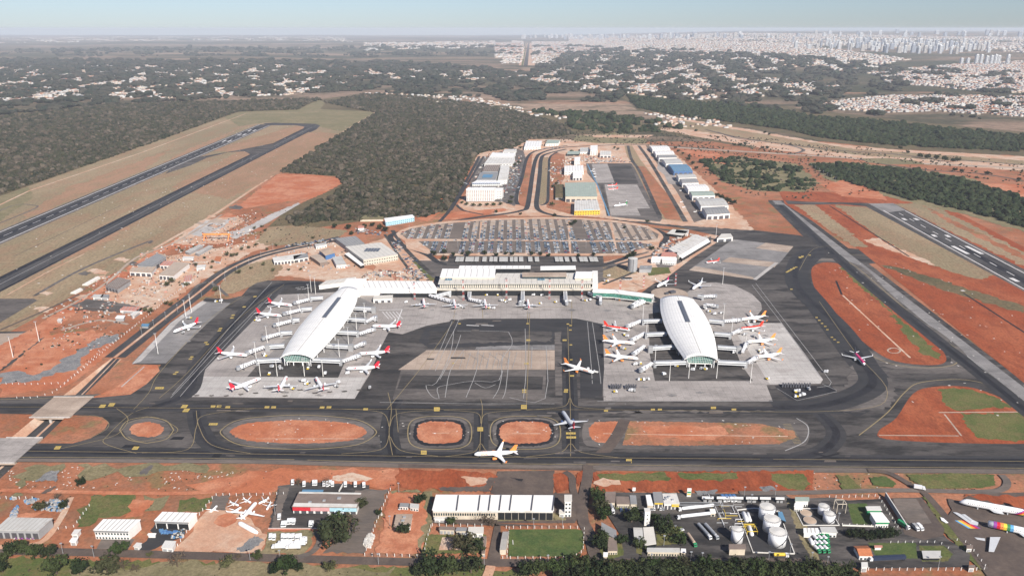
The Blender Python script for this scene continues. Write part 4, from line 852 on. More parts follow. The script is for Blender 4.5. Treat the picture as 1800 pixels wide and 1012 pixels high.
for i in range(85):
    x = r_.triangular(890, 1390, 1010); tower(x, r_.uniform(65, 69.5), r_.uniform(60, 135), 'distant %s tower on the hazy skyline behind the straight avenue', 'towers on the hazy central skyline', sx=2.2)
for i in range(30):
    x = r_.uniform(1400, 1800); tower(x, r_.uniform(60, 66), r_.uniform(70, 130), 'faint %s tower on the far ridge above the right skyline cluster', 'towers on the far right ridge', sx=2)
# the straight avenue
def far_road(name, px, w, mat, dz=1.5):
    pts = []
    for i in range(len(px)-1):
        for j in range(10):
            t = j/10; pts.append(PT(px[i][0]*(1-t)+px[i+1][0]*t, px[i][1]*(1-t)+px[i+1][1]*t))
    pts.append(PT(*px[-1])); A = offset_line(pts, -w/2); B = offset_line(pts, w/2); n = len(pts)
    V = [(p.x, p.y, float(hgt(p.x, p.y))+dz) for p in A+B]
    o = link_mesh(name, V, [(n+i, n+i+1, i+1, i) for i in range(n-1)], mat); me = o.data
    if me.polygons[0].normal.z < 0: me.flip_normals()
    tag(o, kind='structure')
far_road('avenue_verge', [(926, 116), (930, 76)], 170, 'pale_soil', 3); far_road('avenue', [(924, 116), (929.5, 76)], 45, 'asphalt', 4.5)
far_road('avenue', [(918, 116), (925.5, 76)], 20, 'green_grass', 4.5)
# highway and roads on the plain beyond the hangars
road('highway', [(1000, 254), (1100, 252), (1200, 260), (1300, 266), (1400, 272), (1510, 279), (1560, 284), (1650, 289), (1800, 296), (2000, 310)], 26, 'tan_concrete')
road('highway', [(1260, 232), (1300, 244), (1370, 252), (1410, 262), (1405, 268), (1385, 271)], 12, 'worn_asphalt')
road('highway', [(1240, 228), (1300, 242), (1400, 256), (1480, 265), (1560, 270), (1620, 276), (1800, 290)], 14, 'brown_road')
road('link_road', [(1510, 280), (1560, 290), (1640, 300), (1720, 305), (1800, 318)], 12, 'brown_road')
S('traffic_island', [(1515, 279), (1560, 278), (1610, 283), (1625, 289), (1560, 289), (1525, 286)], 'olive_grass')
S('soil_patch', [(1190, 262), (1260, 268), (1290, 290), (1240, 285)], 'bright_red_soil', jit=8)
S('soil_patch', [(1440, 325), (1490, 316), (1545, 336), (1560, 352), (1480, 345)], 'bright_red_soil', jit=5)
S('soil_patch', [(1690, 320), (1800, 325), (1900, 350), (1800, 350), (1730, 335)], 'bright_red_soil', jit=8)
# ================= TERMINAL AND PIERS =================
plain('roof_white', (.78, .765, .73), .5, var=.10, s=14, spec=.4, dirt=(.66, .64, .60)); plain('light_seam', (.55, .55, .54), .5); plain('roof_cream', (.56, .53, .475), .6, var=.10, s=9)
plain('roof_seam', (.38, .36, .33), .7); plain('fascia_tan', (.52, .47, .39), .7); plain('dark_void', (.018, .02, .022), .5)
plain('wall_white', (.70, .68, .64), .8, var=.12, s=4); plain('wall_cream', (.55, .48, .38), .8, var=.15, s=4); plain('wall_grey', (.30, .30, .30), .8, var=.15, s=4)
plain('metal_grey', (.38, .39, .40), .45, .3, var=.1); plain('metal_dark', (.10, .10, .11), .5, .3); plain('red_paint', (.55, .05, .04), .5); plain('white_metal', (.72, .72, .72), .4, var=.06)
plain('skylight', (.10, .11, .13), .35)
def glassmat(name, c, seam):
    m, nt, b = newmat(name); v = coords(nt)
    a = mix(nt, c, tuple(x*2.2 for x in c), ramp(nt, noise(nt, v, .35, 3), [(.45, 0.0), (.6, .8)]))
    nt.links.new(a, b.inputs['Base Color']); b.inputs['Roughness'].default_value = .12; b.inputs['Metallic'].default_value = .2
    b.inputs['Specular IOR Level'].default_value = .8
glassmat('green_glass', (.05, .16, .125), 0); glassmat('dark_glass', (.02, .035, .04), 0); glassmat('blue_glass', (.05, .12, .17), 0)
def interp(tab, t):
    for (a, x), (b, y) in zip(tab, tab[1:]):
        if t <= b: 
            k = (t-a)/(b-a); return x+(y-x)*k
    return tab[-1][1]
def pier(label, A, B, tab, sky_t, gable):
    a = P(*A, 14); b = P(*B, 14); a.z = b.z = 0; ax = (b-a); Ln = ax.length; ax.normalize(); nr = Vector((ax.y, -ax.x, 0))
    root = empty('pier_terminal', label, 'airport building', tuple(a), 0); loc = a
    def Q(t, s, z): return (a+ax*(Ln*t)+nr*s+Vector((0, 0, z)))-loc
    N = 36; M = 14; mb = MB(); up = []; dn = []
    sm = lambda t: .5*(interp(tab, max(0, t-.03))+interp(tab, min(1, t+.03)))
    for i in range(N+1):
        t = i/N; w = sm(t); u = []; d = []
        for j in range(M+1):
            s = (j/M*2-1); z = 12.5+4.2*(1-s*s)-1.6*abs(s)**6
            u.append(Q(t, s*w, z)); d.append(Q(t, s*w*.995, z-1.0))
        up.append(u); dn.append(d)
    mb.loft([u+d[::-1] for u, d in zip(up, dn)])
    o = mb.build('roof', ['roof_white'], root, True)
    me = o.data; me.flip_normals() if me.polygons[len(me.polygons)//4].normal.z*0 > 1 else None
    for p in me.polygons:
        if p.center.z < 12 or abs(p.normal.z) < .3: p.use_smooth = False
    # ridge seam and standing seams follow the roof
    sb = MB()
    def on(t, s, dz): w = sm(t); return Q(t, s*w, 12.5+4.2*(1-s*s)-1.6*abs(s)**6+dz)
    for i in range(N):
        t0, t1 = i/N, (i+1)/N; e = .35/sm(t0)
        sb.face([on(t0, -e, .08), on(t0, e, .08), on(t1, e, .08), on(t1, -e, .08)])
    sb.build('ridge_cap', ['roof_seam'], root)
    for s in [x/8 for x in range(-7, 8) if x]:
        zb = MB(); e = .006
        for i in range(N): zb.face([on(i/N, s-e, .05), on(i/N, s+e, .05), on((i+1)/N, s+e, .05), on((i+1)/N, s-e, .05)])
        zb.build('standing_seam', ['light_seam'], root)
    for i in range(3, N, 3):
        zb = MB(); zb.loft([[on(i/N, j/7-1, .04) for j in range(15)], [on(i/N+.0022, j/7-1, .04) for j in range(15)]], False, False, False); zb.build('panel_joint', ['light_seam'], root)
    kb = MB(); t0, t1 = sky_t; n = 14
    for i in range(n):
        q0 = t0+(t1-t0)*i/n; q1 = t0+(t1-t0)*(i+1)/n; e0 = 2.6/sm(q0); e1 = 2.6/sm(q1)
        kb.face([on(q0, -e0, .9), on(q0, e0, .9), on(q1, e1, .9), on(q1, -e1, .9)])
        kb.face([on(q0, -e0, 0), on(q0, -e0, .9), on(q1, -e1, .9), on(q1, -e1, 0)]); kb.face([on(q0, e0, .9), on(q0, e0, 0), on(q1, e1, 0), on(q1, e1, .9)])
    e = 2.6/sm(t0); kb.face([on(t0, -e, 0), on(t0, e, 0), on(t0, e, .9), on(t0, -e, .9)])
    kb.build('skylight', ['skylight'], root)
    # glazed sides, leaning out, on a grey ground storey
    gb = MB(); fb = MB(); mu = MB()
    zt = lambda s: 12.5+4.2*(1-s*s)-1.6*abs(s)**6-1.0
    for sgn in (-1, 1):
        for i in range(N):
            q0, q1 = i/N*.985+.012, (i+1)/N*.985+.012; w0, w1 = sm(q0), sm(q1)
            gb.face([Q(q0, sgn*(w0-6), 4.5), Q(q1, sgn*(w1-6), 4.5), Q(q1, sgn*(w1-3), 11.4), Q(q0, sgn*(w0-3), 11.4)][::sgn])
            mu.tube(Q(q0, sgn*(w0-5.8), 4.5), Q(q0, sgn*(w0-2.8), 11.6), .18, n=4)
            fb.face([Q(q0, sgn*(w0-9), 0), Q(q1, sgn*(w1-9), 0), Q(q1, sgn*(w1-9), 4.5), Q(q0, sgn*(w0-9), 4.5)][::sgn])
            if i % 3 == 0: mu.tube(Q(q0, sgn*(w0-4), 0), Q(q0, sgn*(w0-4), 9), .45, n=6)
    gb.build('glazed_side', ['green_glass'], root)
    # end facade with mullions
    w = sm(0); eb = MB(); K = 16
    for e_t, push in ((.012, 0), (.985, 0)):
        top = []; bot = []
        for j in range(K+1):
            s = (j/K*2-1)*.90; top.append(Q(e_t, s*sm(e_t), zt(s))); bot.append(Q(e_t+(.012 if e_t < .5 else -.008), s*(sm(e_t)-3.5)/.95, 4.5))
        for j in range(K):
            eb.face([bot[j], bot[j+1], top[j+1], top[j]]); 
        if e_t < .5:
            for j in range(K+1): mu.tube(bot[j], top[j], .2, n=4)
            for f in (.25, .5, .75): 
                for j in range(K): mu.tube(bot[j].lerp(top[j], f), bot[j+1].lerp(top[j+1], f), .14, n=4)
    eb.build('end_glazing', ['green_glass'], root)
    db = MB()
    for i in range(N):
        q0, q1 = i/N*.97+.02, (i+1)/N*.97+.02
        db.face([Q(q0, -(sm(q0)-6), 4.45), Q(q1, -(sm(q1)-6), 4.45), Q(q1, sm(q1)-6, 4.45), Q(q0, sm(q0)-6, 4.45)])
    q = .02; db.face([Q(q, -(sm(q)-6), 4.45), Q(q, -(sm(q)-6), 3.6), Q(q, sm(q)-6, 3.6), Q(q, sm(q)-6, 4.45)])
    db.build('floor_slab', ['wall_white'], root)
    fb.face([Q(.05, -(sm(.05)-9), 0), Q(.05, sm(.05)-9, 0), Q(.05, sm(.05)-9, 4.5), Q(.05, -(sm(.05)-9), 4.5)])
    fb.build('ground_storey', ['wall_grey'], root)
    for s in (-.85, -.35, .35, .85): mu.tube(Q(.015, s*(w-4), 0), Q(.015, s*(w-4), 4.2), .6, n=6)
    mu.build('mullions', ['white_metal'], root)
    return root
pier('left pier terminal with long white lens shaped roof and glass end', (520.5, 625), (612, 507), [(0, 18.5), (.18, 23.5), (.4, 27), (.6, 27), (.8, 23.5), (1, 15)], (.48, .80), 0)
pier('right pier terminal with blunt white lens shaped roof and glass end', (1233, 627.5), (1190, 522), [(0, 18.5), (.15, 23), (.35, 27.5), (.55, 29), (.75, 28), (.9, 25.5), (1, 22.5)], (.50, .88), 0)
def jb(pts, conv, z=6.0, w=3.6, h=3.2, name='jet_bridge', label='', node=None, mov=None, head=None):
    """fixed walkway on columns, a lift node, and the moving tunnel that reaches the aircraft"""
    q = [P(*p, z) for p in conv(pts)]; o0 = Vector((q[0].x, q[0].y, 0)); root = empty(name, label, 'jet bridge', tuple(o0), 0, 'jet bridges of the piers')
    def bar(mb, a, b, w, h, z0):
        d = (b-a); d.z = 0; L_ = d.length; ang = math.atan2(d.y, d.x); c = (a+b)/2-o0; mb.box(c.x, c.y, z0, L_, w, h, ang)
    mb = MB(); bar(mb, q[0], q[1], 5.2, 3.6, z-2.2); mb.build('walkway', ['white_metal'], root)
    rb = MB(); bar(rb, q[0], q[1], 3.4, .25, z+1.41); rb.build('roof', ['metal_grey'], root)
    gb = MB(); d = (q[1]-q[0]); gb2 = MB()
    bar(gb, q[0], q[1], 5.3, 1.0, z-1.0); gb.build('window', ['dark_glass'], root)
    c = q[1]-o0; nb = MB(); nb.box(c.x, c.y, 0, 5.5, 5.5, z+2.2) if node else nb.box(c.x, c.y, 0, 3.2, 3.6, z+2.0)
    nb.build('lift_node', ['wall_grey' if node else 'metal_grey'], root)
    if mov:
        m = [P(*p, 4.4) for p in conv(mov)]; d = (m[1]-m[0]); d.z = 0; L_ = d.length; dn = d.normalized(); tb = MB()
        a, b = m[0]-o0, m[1]-o0; nr = Vector((-dn.y, dn.x, 0))
        def seg(mb, t0, t1, w, h):
            p0, p1 = a+(b-a)*t0, a+(b-a)*t1; r0 = [(-w, 0), (w, 0), (w, h), (-w, h)]
            za, zb = 5.0-1.2*t0-1.3, 5.0-1.2*t1-1.3
            mb.loft([[Vector((p.x, p.y, zz))+nr*s+Vector((0, 0, k)) for s, k in r0] for p, zz in ((p0, za), (p1, zb))])
        seg(tb, 0, .5, 1.6, 2.9); seg(tb, .48, .93, 1.9, 3.3); tb.build('moving_tunnel', ['white_metal'], root)
        sb = MB()
        for k in range(7):
            p0 = a+(b-a)*(.08+k*.13); sb.box(p0.x, p0.y, 4.2-1.2*(k/7), 1.1, 4.0, 1.5, math.atan2(dn.y, dn.x))
        sb.build('side_window', ['metal_dark'], root)
        hb = MB(); p = a+(b-a)*.95; hb.tube((p.x, p.y, 2.2), (p.x, p.y, 6.0), 2.5, 2.5, 10); hb.build('bridge_head', ['metal_grey'], root)
        lb = MB(); p = a+(b-a)*.7; ang = math.atan2(dn.y, dn.x); lb.tube((p+nr*2.2), (p+nr*2.2+Vector((0, 0, 3.2))), .3, n=6); lb.tube((p-nr*2.2), (p-nr*2.2+Vector((0, 0, 3.2))), .3, n=6); lb.box(p.x, p.y, .1, 1.4, 5.2, 1.1, ang)
        for v in range(len(lb.V)): lb.V[v] = (lb.V[v][0], lb.V[v][1], lb.V[v][2]-0 if lb.V[v][2] > -1 else 0)
        lb.build('wheel_leg', ['metal_dark'], root)
    return root
ords = ['nearest', 'second', 'third', 'fourth', 'fifth', 'farthest']
W5 = [([(700, 545), (550, 552)], [(535, 560), (422, 600)], 0), ([(720, 455), (615, 462)], [(590, 470), (478, 505)], 1), ([(770, 372), (700, 376)], [(690, 385), (582, 410)], 0), ([(815, 292), (775, 295)], [(760, 305), (652, 328)], 0), ([(895, 222), (830, 226)], [(820, 235), (712, 256)], 0), ([(965, 153), (888, 157)], [(875, 168), (780, 188)], 0)]
for k, (a, m_, nd) in enumerate(W5): jb(a, r5, node=nd, mov=m_, label='%s jet bridge on the outer west side of the left pier' % ords[k])
E5 = [([(895, 545), (1075, 553)], [(1090, 560), (1200, 515)], 0), ([(985, 455), (1140, 463)], [(1165, 470), (1230, 438)], 1), ([(1058, 370), (1182, 376)], [(1195, 386), (1292, 350)], 0), ([(1110, 288), (1232, 295)], [(1240, 310), (1300, 275)], 0), ([(1145, 218), (1285, 225)], None, 1)]
for k, (a, m_, nd) in enumerate(E5): jb(a, r5, node=nd, mov=m_, label='%s jet bridge on the inner east side of the left pier' % (ords[k] if k < 4 else 'farthest'))
W3 = [([(490, 745), (320, 750)], [(305, 757), (238, 792)], 0), ([(425, 660), (295, 668)], [(262, 662), (195, 706)], 1), ([(385, 587), (272, 592)], [(262, 590), (185, 628)], 0), ([(360, 515), (255, 518)], [(243, 520), (160, 550)], 0), ([(308, 395), (305, 396)], [(300, 397), (190, 440)], 0)]
for k, (a, m_, nd) in enumerate(W3): jb(a, r3, node=nd, mov=m_, label='%s jet bridge on the inner west side of the right pier' % (ords[k] if k < 4 else 'farthest'))
E3 = [([(668, 745), (825, 752)], [(838, 752), (888, 718)], 0), ([(668, 662), (785, 670)], [(808, 692), (832, 640)], 1), ([(650, 588), (737, 594)], [(748, 592), (800, 566)], 0), ([(620, 515), (698, 522)], [(705, 522), (800, 510)], 0), ([(590, 430), (600, 431)], [(602, 430), (668, 436)], 0), ([(560, 378), (585, 382)], [(590, 385), (660, 378)], 0)]
for k, (a, m_, nd) in enumerate(E3): jb(a, r3, node=nd, mov=m_, label='%s jet bridge on the outer east side of the right pier' % ords[k])

# a roof given by its four measured corners (front-left, front-right, back-left) at its height
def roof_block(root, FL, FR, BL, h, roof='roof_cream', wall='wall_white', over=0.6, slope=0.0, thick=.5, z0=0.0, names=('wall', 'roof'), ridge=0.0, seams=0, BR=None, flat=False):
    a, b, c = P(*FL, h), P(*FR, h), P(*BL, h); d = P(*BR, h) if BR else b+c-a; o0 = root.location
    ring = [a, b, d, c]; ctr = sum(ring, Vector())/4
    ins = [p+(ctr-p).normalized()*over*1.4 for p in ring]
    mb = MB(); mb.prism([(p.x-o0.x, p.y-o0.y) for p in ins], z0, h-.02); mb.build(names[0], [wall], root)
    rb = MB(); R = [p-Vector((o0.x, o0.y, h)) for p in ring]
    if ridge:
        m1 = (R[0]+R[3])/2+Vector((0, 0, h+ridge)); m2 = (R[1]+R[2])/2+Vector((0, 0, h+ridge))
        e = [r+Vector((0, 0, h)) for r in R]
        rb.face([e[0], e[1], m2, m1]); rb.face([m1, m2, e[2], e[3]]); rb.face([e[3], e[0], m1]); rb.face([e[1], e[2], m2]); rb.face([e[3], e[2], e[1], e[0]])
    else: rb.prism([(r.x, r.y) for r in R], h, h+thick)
    rb.build(names[1], [roof], root)
    if seams:
        sb = MB(); e = [r+Vector((0, 0, h+(0 if ridge else thick))) for r in R]
        for k in range(1, seams):
            t = k/seams; p = e[0].lerp(e[1], t); q = e[3].lerp(e[2], t); dx = (e[1]-e[0]).normalized()*.35; up = Vector((0, 0, .06))
            if ridge:
                m = (p+q)/2+Vector((0, 0, ridge)); sb.face([p-dx+up, p+dx+up, m+dx+up, m-dx+up]); sb.face([m-dx+up, m+dx+up, q+dx+up, q-dx+up])
            else: sb.face([p-dx+up, p+dx+up, q+dx+up, q-dx+up])
        sb.build('roof_seam', ['roof_seam'], root)
    return [p-Vector((o0.x, o0.y, 0)) for p in ins]
def face_strip(root, a, b, z0, z1, n, gap, mat, name, proud=.12, each=False):
    d = b-a; L_ = d.length; d = d.normalized(); nr = Vector((d.y, -d.x, 0)); w = L_/n; out = []; mb = MB()
    for i in range(n):
        p = a+d*(w*i+w*gap/2); q = a+d*(w*(i+1)-w*gap/2)
        mb.prism([(p.x-nr.x*.2, p.y-nr.y*.2), (p.x+nr.x*proud, p.y+nr.y*proud), (q.x+nr.x*proud, q.y+nr.y*proud), (q.x-nr.x*.2, q.y-nr.y*.2)], z0, z1)
        if each: mb.build(name, [mat], root); mb = MB()
    if not each: mb.build(name, [mat], root)
TB = P(905, 512); term = empty('main_terminal', 'long main terminal with stepped cream roofs and dark glazed front', 'airport building', tuple(TB))
X = lambda x, y: (750+x/4, 400+y/4)
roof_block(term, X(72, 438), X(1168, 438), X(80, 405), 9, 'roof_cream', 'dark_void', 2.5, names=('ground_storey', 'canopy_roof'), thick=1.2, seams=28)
q = roof_block(term, X(80, 398), X(1165, 396), X(92, 362), 16, 'roof_cream', 'dark_glass', 1.5, names=('window_wall', 'front_roof'), thick=1.0, z0=9, seams=28)
face_strip(term, q[0], q[1], 10.6, 14.8, 70, .35, 'fascia_tan', 'facade_fins', .5)
roof_block(term, X(92, 352), X(480, 352), X(110, 292), 19, 'roof_white', 'wall_cream', .8, names=('left_hall', 'left_hall_roof'), thick=.8, seams=9)
roof_block(term, X(470, 358), X(1165, 356), X(492, 322), 16.2, 'roof_cream', 'wall_cream', .8, names=('middle_hall', 'middle_hall_roof'), thick=.5, seams=16)
roof_block(term, X(670, 346), X(985, 346), X(672, 318), 20, 'tan_concrete', 'dark_glass', .8, names=('canopy_hall', 'canopy_hall_roof'), thick=.8)
roof_block(term, X(1040, 356), X(1160, 356), X(1050, 312), 20, 'roof_white', 'wall_cream', .8, names=('right_hall', 'right_hall_roof'), thick=.8)
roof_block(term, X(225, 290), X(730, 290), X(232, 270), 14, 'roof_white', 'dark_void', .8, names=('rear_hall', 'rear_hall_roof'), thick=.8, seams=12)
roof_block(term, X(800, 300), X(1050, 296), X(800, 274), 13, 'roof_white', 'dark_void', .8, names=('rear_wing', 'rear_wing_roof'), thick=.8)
roof_block(term, X(1165, 398), X(1205, 398), X(1165, 305), 15, 'wall_white', 'wall_white', .4, names=('end_block', 'end_block_roof'), thick=.5)
fb = MB(); a = P(*X(72, 438), 9)-TB; b = P(*X(1168, 438), 9)-TB; c = (a+b)/2; fb.box(c.x, c.y-.2, 8.2, (b-a).length, .5, 2.1); fb.build('fascia', ['fascia_tan'], term)
for x0, x1 in ((130, 175), (780, 830)):
    for k in range(3):
        p = P(*X(x0+8+k*17, 368), 17)-TB; vb = MB(); vb.box(p.x, p.y, 17, 3, 3, 2); vb.build('roof_unit', ['blue_glass'], term)
# covered wings
w5 = lambda x, y: (400+x/4, 330+y/4)
lw = empty('covered_concourse', 'white roofed link building between the left pier and the main terminal', 'airport building', tuple(P(700, 520)))
roof_block(lw, w5(925, 708), w5(1475, 712), w5(905, 655), 11, 'roof_white', 'wall_white', .8, thick=.7, seams=14)
roof_block(lw, w5(1080, 742), w5(1470, 742), w5(1090, 712), 6.5, 'roof_white', 'dark_void', 1, thick=.5, names=('lower_wall', 'lower_roof'), seams=12)
roof_block(lw, w5(780, 712), w5(925, 712), w5(840, 640), 13, 'roof_white', 'wall_white', .5, thick=.7, names=('neck_wall', 'neck_roof'))
roof_block(lw, w5(640, 690), w5(860, 660), w5(690, 655), 6, 'roof_cream', 'wall_white', .5, thick=.5, names=('rear_wall', 'rear_roof'), seams=6)
tan = empty('service_building', 'tan flat roofed service building below the white concourse', 'building', tuple(P(672, 531)))
q = roof_block(tan, w5(1022, 785), w5(1158, 780), w5(1030, 760), 5.5, 'roof_cream', 'wall_white', .3); face_strip(tan, q[0], q[1], 0.2, 3.4, 3, .5, 'metal_dark', 'door', each=True)
rc = empty('glazed_concourse', 'white roofed glazed bridge between the main terminal and the right pier', 'airport building', tuple(P(1090, 515)))
def tunnel(root, pts, w, z0, h, roof, wall, glass):
    q = [P(*p, z0+h) for p in pts]; o0 = root.location; A = offset_line(q, -w/2); B = offset_line(q, w/2); n = len(q)
    rb = MB(); wb = MB(); gb = MB()
    for i in range(n-1):
        f = lambda p, z: Vector((p.x-o0.x, p.y-o0.y, z))
        rb.loft([[f(A[i], z0+h), f(q[i], z0+h+1.6), f(B[i], z0+h), f(B[i], z0+h-.4), f(A[i], z0+h-.4)], [f(A[i+1], z0+h), f(q[i+1], z0+h+1.6), f(B[i+1], z0+h), f(B[i+1], z0+h-.4), f(A[i+1], z0+h-.4)]])
        for S_, k in ((A, 1), (B, -1)):
            a, b = S_[i], S_[i+1]; a = a+(q[i]-a)*.06; b = b+(q[i+1]-b)*.06
            wb.face([f(a, z0), f(b, z0), f(b, z0+h-.4), f(a, z0+h-.4)][::k])
            a2 = a-(q[i]-a)*.02; b2 = b-(q[i+1]-b)*.02
            gb.face([f(a2, z0+1), f(b2, z0+1), f(b2, z0+h-1.4), f(a2, z0+h-1.4)][::k])
        wb.face([f(A[i], z0), f(B[i], z0), f(B[i+1], z0), f(A[i+1], z0)])
    rb.build('roof', [roof], root); wb.build('wall', [wall], root); gb.build('window', [glass], root)
    cb = MB()
    for i in range(n-1):
        for t in (.2, .8):
            p = q[i].lerp(q[i+1], t)-o0; cb.tube((p.x-3, p.y, 0), (p.x-3, p.y, z0), .6); cb.tube((p.x+3, p.y, 0), (p.x+3, p.y, z0), .6)
    cb.build('column', ['wall_white'], root)
tunnel(rc, [X(1170, 440), X(1320, 445), X(1592, 480)], 15, 4, 8, 'roof_white', 'wall_white', 'green_glass')
rot = empty('rotunda', 'low round beige building at the north end of the right pier', 'building', tuple(P(1178, 520)))
cc = P(1177, 516, 8)-rot.location; cc.z = 0; rb = MB(); rb.tube((cc.x, cc.y, 0), (cc.x, cc.y, 7.5), 24, 24, 36); rb.build('wall', ['wall_grey'], rot)
rb = MB(); rb.tube((cc.x, cc.y, 7.6), (cc.x, cc.y, 8.3), 26, 26, 36); rb.build('roof', ['tan_concrete'], rot)
rb = MB(); rb.box(cc.x+4, cc.y+2, 8.4, 9, 6, 3, .5); rb.box(cc.x-5, cc.y-3, 8.4, 5, 4, 2, .3); rb.build('roof_unit', ['metal_dark'], rot)
# old terminal jet bridges
M2 = [([(60, 480), (165, 452)], [(20, 478), (185, 520)], 'leftmost dark roofed'), ([(302, 455), (300, 488)], [(300, 505), (400, 522)], 'second from the left'), ([(676, 452), (675, 512)], [(674, 514), (655, 530)], 'middle'), ([(974, 452), (977, 512)], [(978, 514), (985, 532)], 'fourth from the left'), ([(1142, 455), (1222, 488)], [(1224, 490), (1222, 530)], 'fifth from the left'), ([(1588, 495), (1500, 512)], [(1498, 514), (1440, 552)], 'rightmost')]
for a, m_, lb_ in M2:
    jb(a, r2, node=0, mov=m_, label='%s jet bridge of the main terminal front' % lb_, z=6)
# floodlight and lattice masts
def lattice(px, py, h, label):
    p = P(px, py); o = empty('lattice_mast', label, 'mast', tuple(p), 0, 'red and white lattice masts'); n = 7
    for k in range(n):
        mb = MB(); z0, z1 = h*k/n, h*(k+1)/n; w0, w1 = 1.1, 1.1
        for i in range(3):
            a0 = i*2.094; a1 = a0+2.094; f = lambda a, z: (1.1*math.cos(a), 1.1*math.sin(a), z)
            mb.tube(f(a0, z0), f(a0, z1), .16, n=4); mb.tube(f(a0, z0), f(a1, z1), .1, n=3)
        mb.build('mast_section', ['red_paint' if k % 2 == 0 else 'white_metal'], o)
    hb = MB(); hb.box(0, 0, h, 3.2, 1.2, .8); hb.build('lamp_head', ['metal_dark'], o)
for x, y, h, lb_ in ((814.5, 528, 30, 'leftmost'), (890, 525, 30, 'second from left'), (965.5, 526, 30, 'third from left'), (1022.5, 528, 30, 'fourth from left')): lattice(x, y, h, 'red and white lattice mast before the main terminal, '+lb_)
lattice(1089, 529, 30, 'red and white lattice mast below the glazed bridge'); lattice(729, 527, 26, 'red and white lattice mast below the white concourse'); lattice(1187, 502, 20, 'red and white lattice mast north of the rotunda'); lattice(1131, 505, 18, 'short red and white lattice mast near the glazed bridge')
def mast(px, py, h, label, grp='slim floodlight masts on the aprons', arms=2, name='floodlight_mast', cat='mast'):
    p = P(px, py); o = empty(name, label, cat, tuple(p), random.uniform(-.3, .3), grp); mb = MB()
    mb.tube((0, 0, 0), (0, 0, h), .42 if h > 15 else .2, .2 if h > 15 else .12, 6); mb.build('pole', ['wall_white' if h > 15 else 'metal_grey'], o)
    hb = MB(); hb.box(0, 0, h, 3.4 if h > 15 else 1.6, .9, .5); hb.build('lamp_head', ['metal_grey'], o); return o
for x, y in r5([(568, 652), (675, 652), (847, 652), (965, 655)]): mast(x, y, 21, 'slim floodlight mast in front of the left pier')
for x, y in r3([(400, 852), (507, 838), (662, 838), (850, 862)]): mast(x, y, 23, 'slim floodlight mast in front of the right pier')
for x, y in r5([(542, 545), (612, 440), (690, 385), (765, 310), (815, 230), (875, 165), (1068, 530), (1126, 450), (1177, 360), (1230, 290)]): mast(x, y, 22, 'slim floodlight mast beside a jet bridge of the left pier')
for x, y in r3([(252, 520), (272, 600), (320, 750), (820, 680), (745, 590), (700, 510)]): mast(x, y, 22, 'slim floodlight mast beside a jet bridge of the right pier')
for x, y in r5([(98, 290), (132, 250), (322, 190), (890, 120), (918, 135)]): mast(x, y, 26, 'slim floodlight mast along the left apron edge')
for x, y in ((278, 622), (69, 600), (23, 628), (1258, 420), (1270, 500)): mast(x, y, 26, 'tall floodlight mast at an apron corner')
# ================= AIRCRAFT =================
plain('aircraft_white', (.80, .80, .79), .3, var=.03, spec=.5); plain('livery_red', (.62, .02, .04), .35); plain('livery_orange', (.80, .27, .07), .35)
plain('livery_scarlet', (.72, .04, .02), .35); plain('livery_pink', (.62, .04, .16), .35); plain('livery_blue', (.06, .10, .22), .35); plain('livery_dark', (.03, .04, .07), .35); plain('livery_grey', (.45, .47, .50), .4)
plain('livery_green', (.05, .22, .08), .4); plain('livery_yellow', (.75, .55, .05), .4); plain('livery_sky', (.12, .35, .60), .4); plain('livery_purple', (.25, .06, .28), .4); plain('tyre', (.02, .02, .02), .9); plain('wing_grey', (.52, .53, .54), .4, var=.08)
def fus_ring(x, r, zc, n=16, sy=1.0): return [Vector((x, r*sy*math.cos(2*math.pi*j/n+math.pi/n), zc+r*math.sin(2*math.pi*j/n+math.pi/n))) for j in range(n)]
def wing(mb, x0, y0, z0, c0, x1, y1, z1, c1, th):
    def sec(x, y, z, c, t): return [Vector((x, y, z)), Vector((x-c*.3, y, z+t)), Vector((x-c, y, z)), Vector((x-c*.35, y, z-t*.6))]
    mb.loft([sec(x0, y0, z0, c0, th), sec(x1, y1, z1, c1, th*.45)])
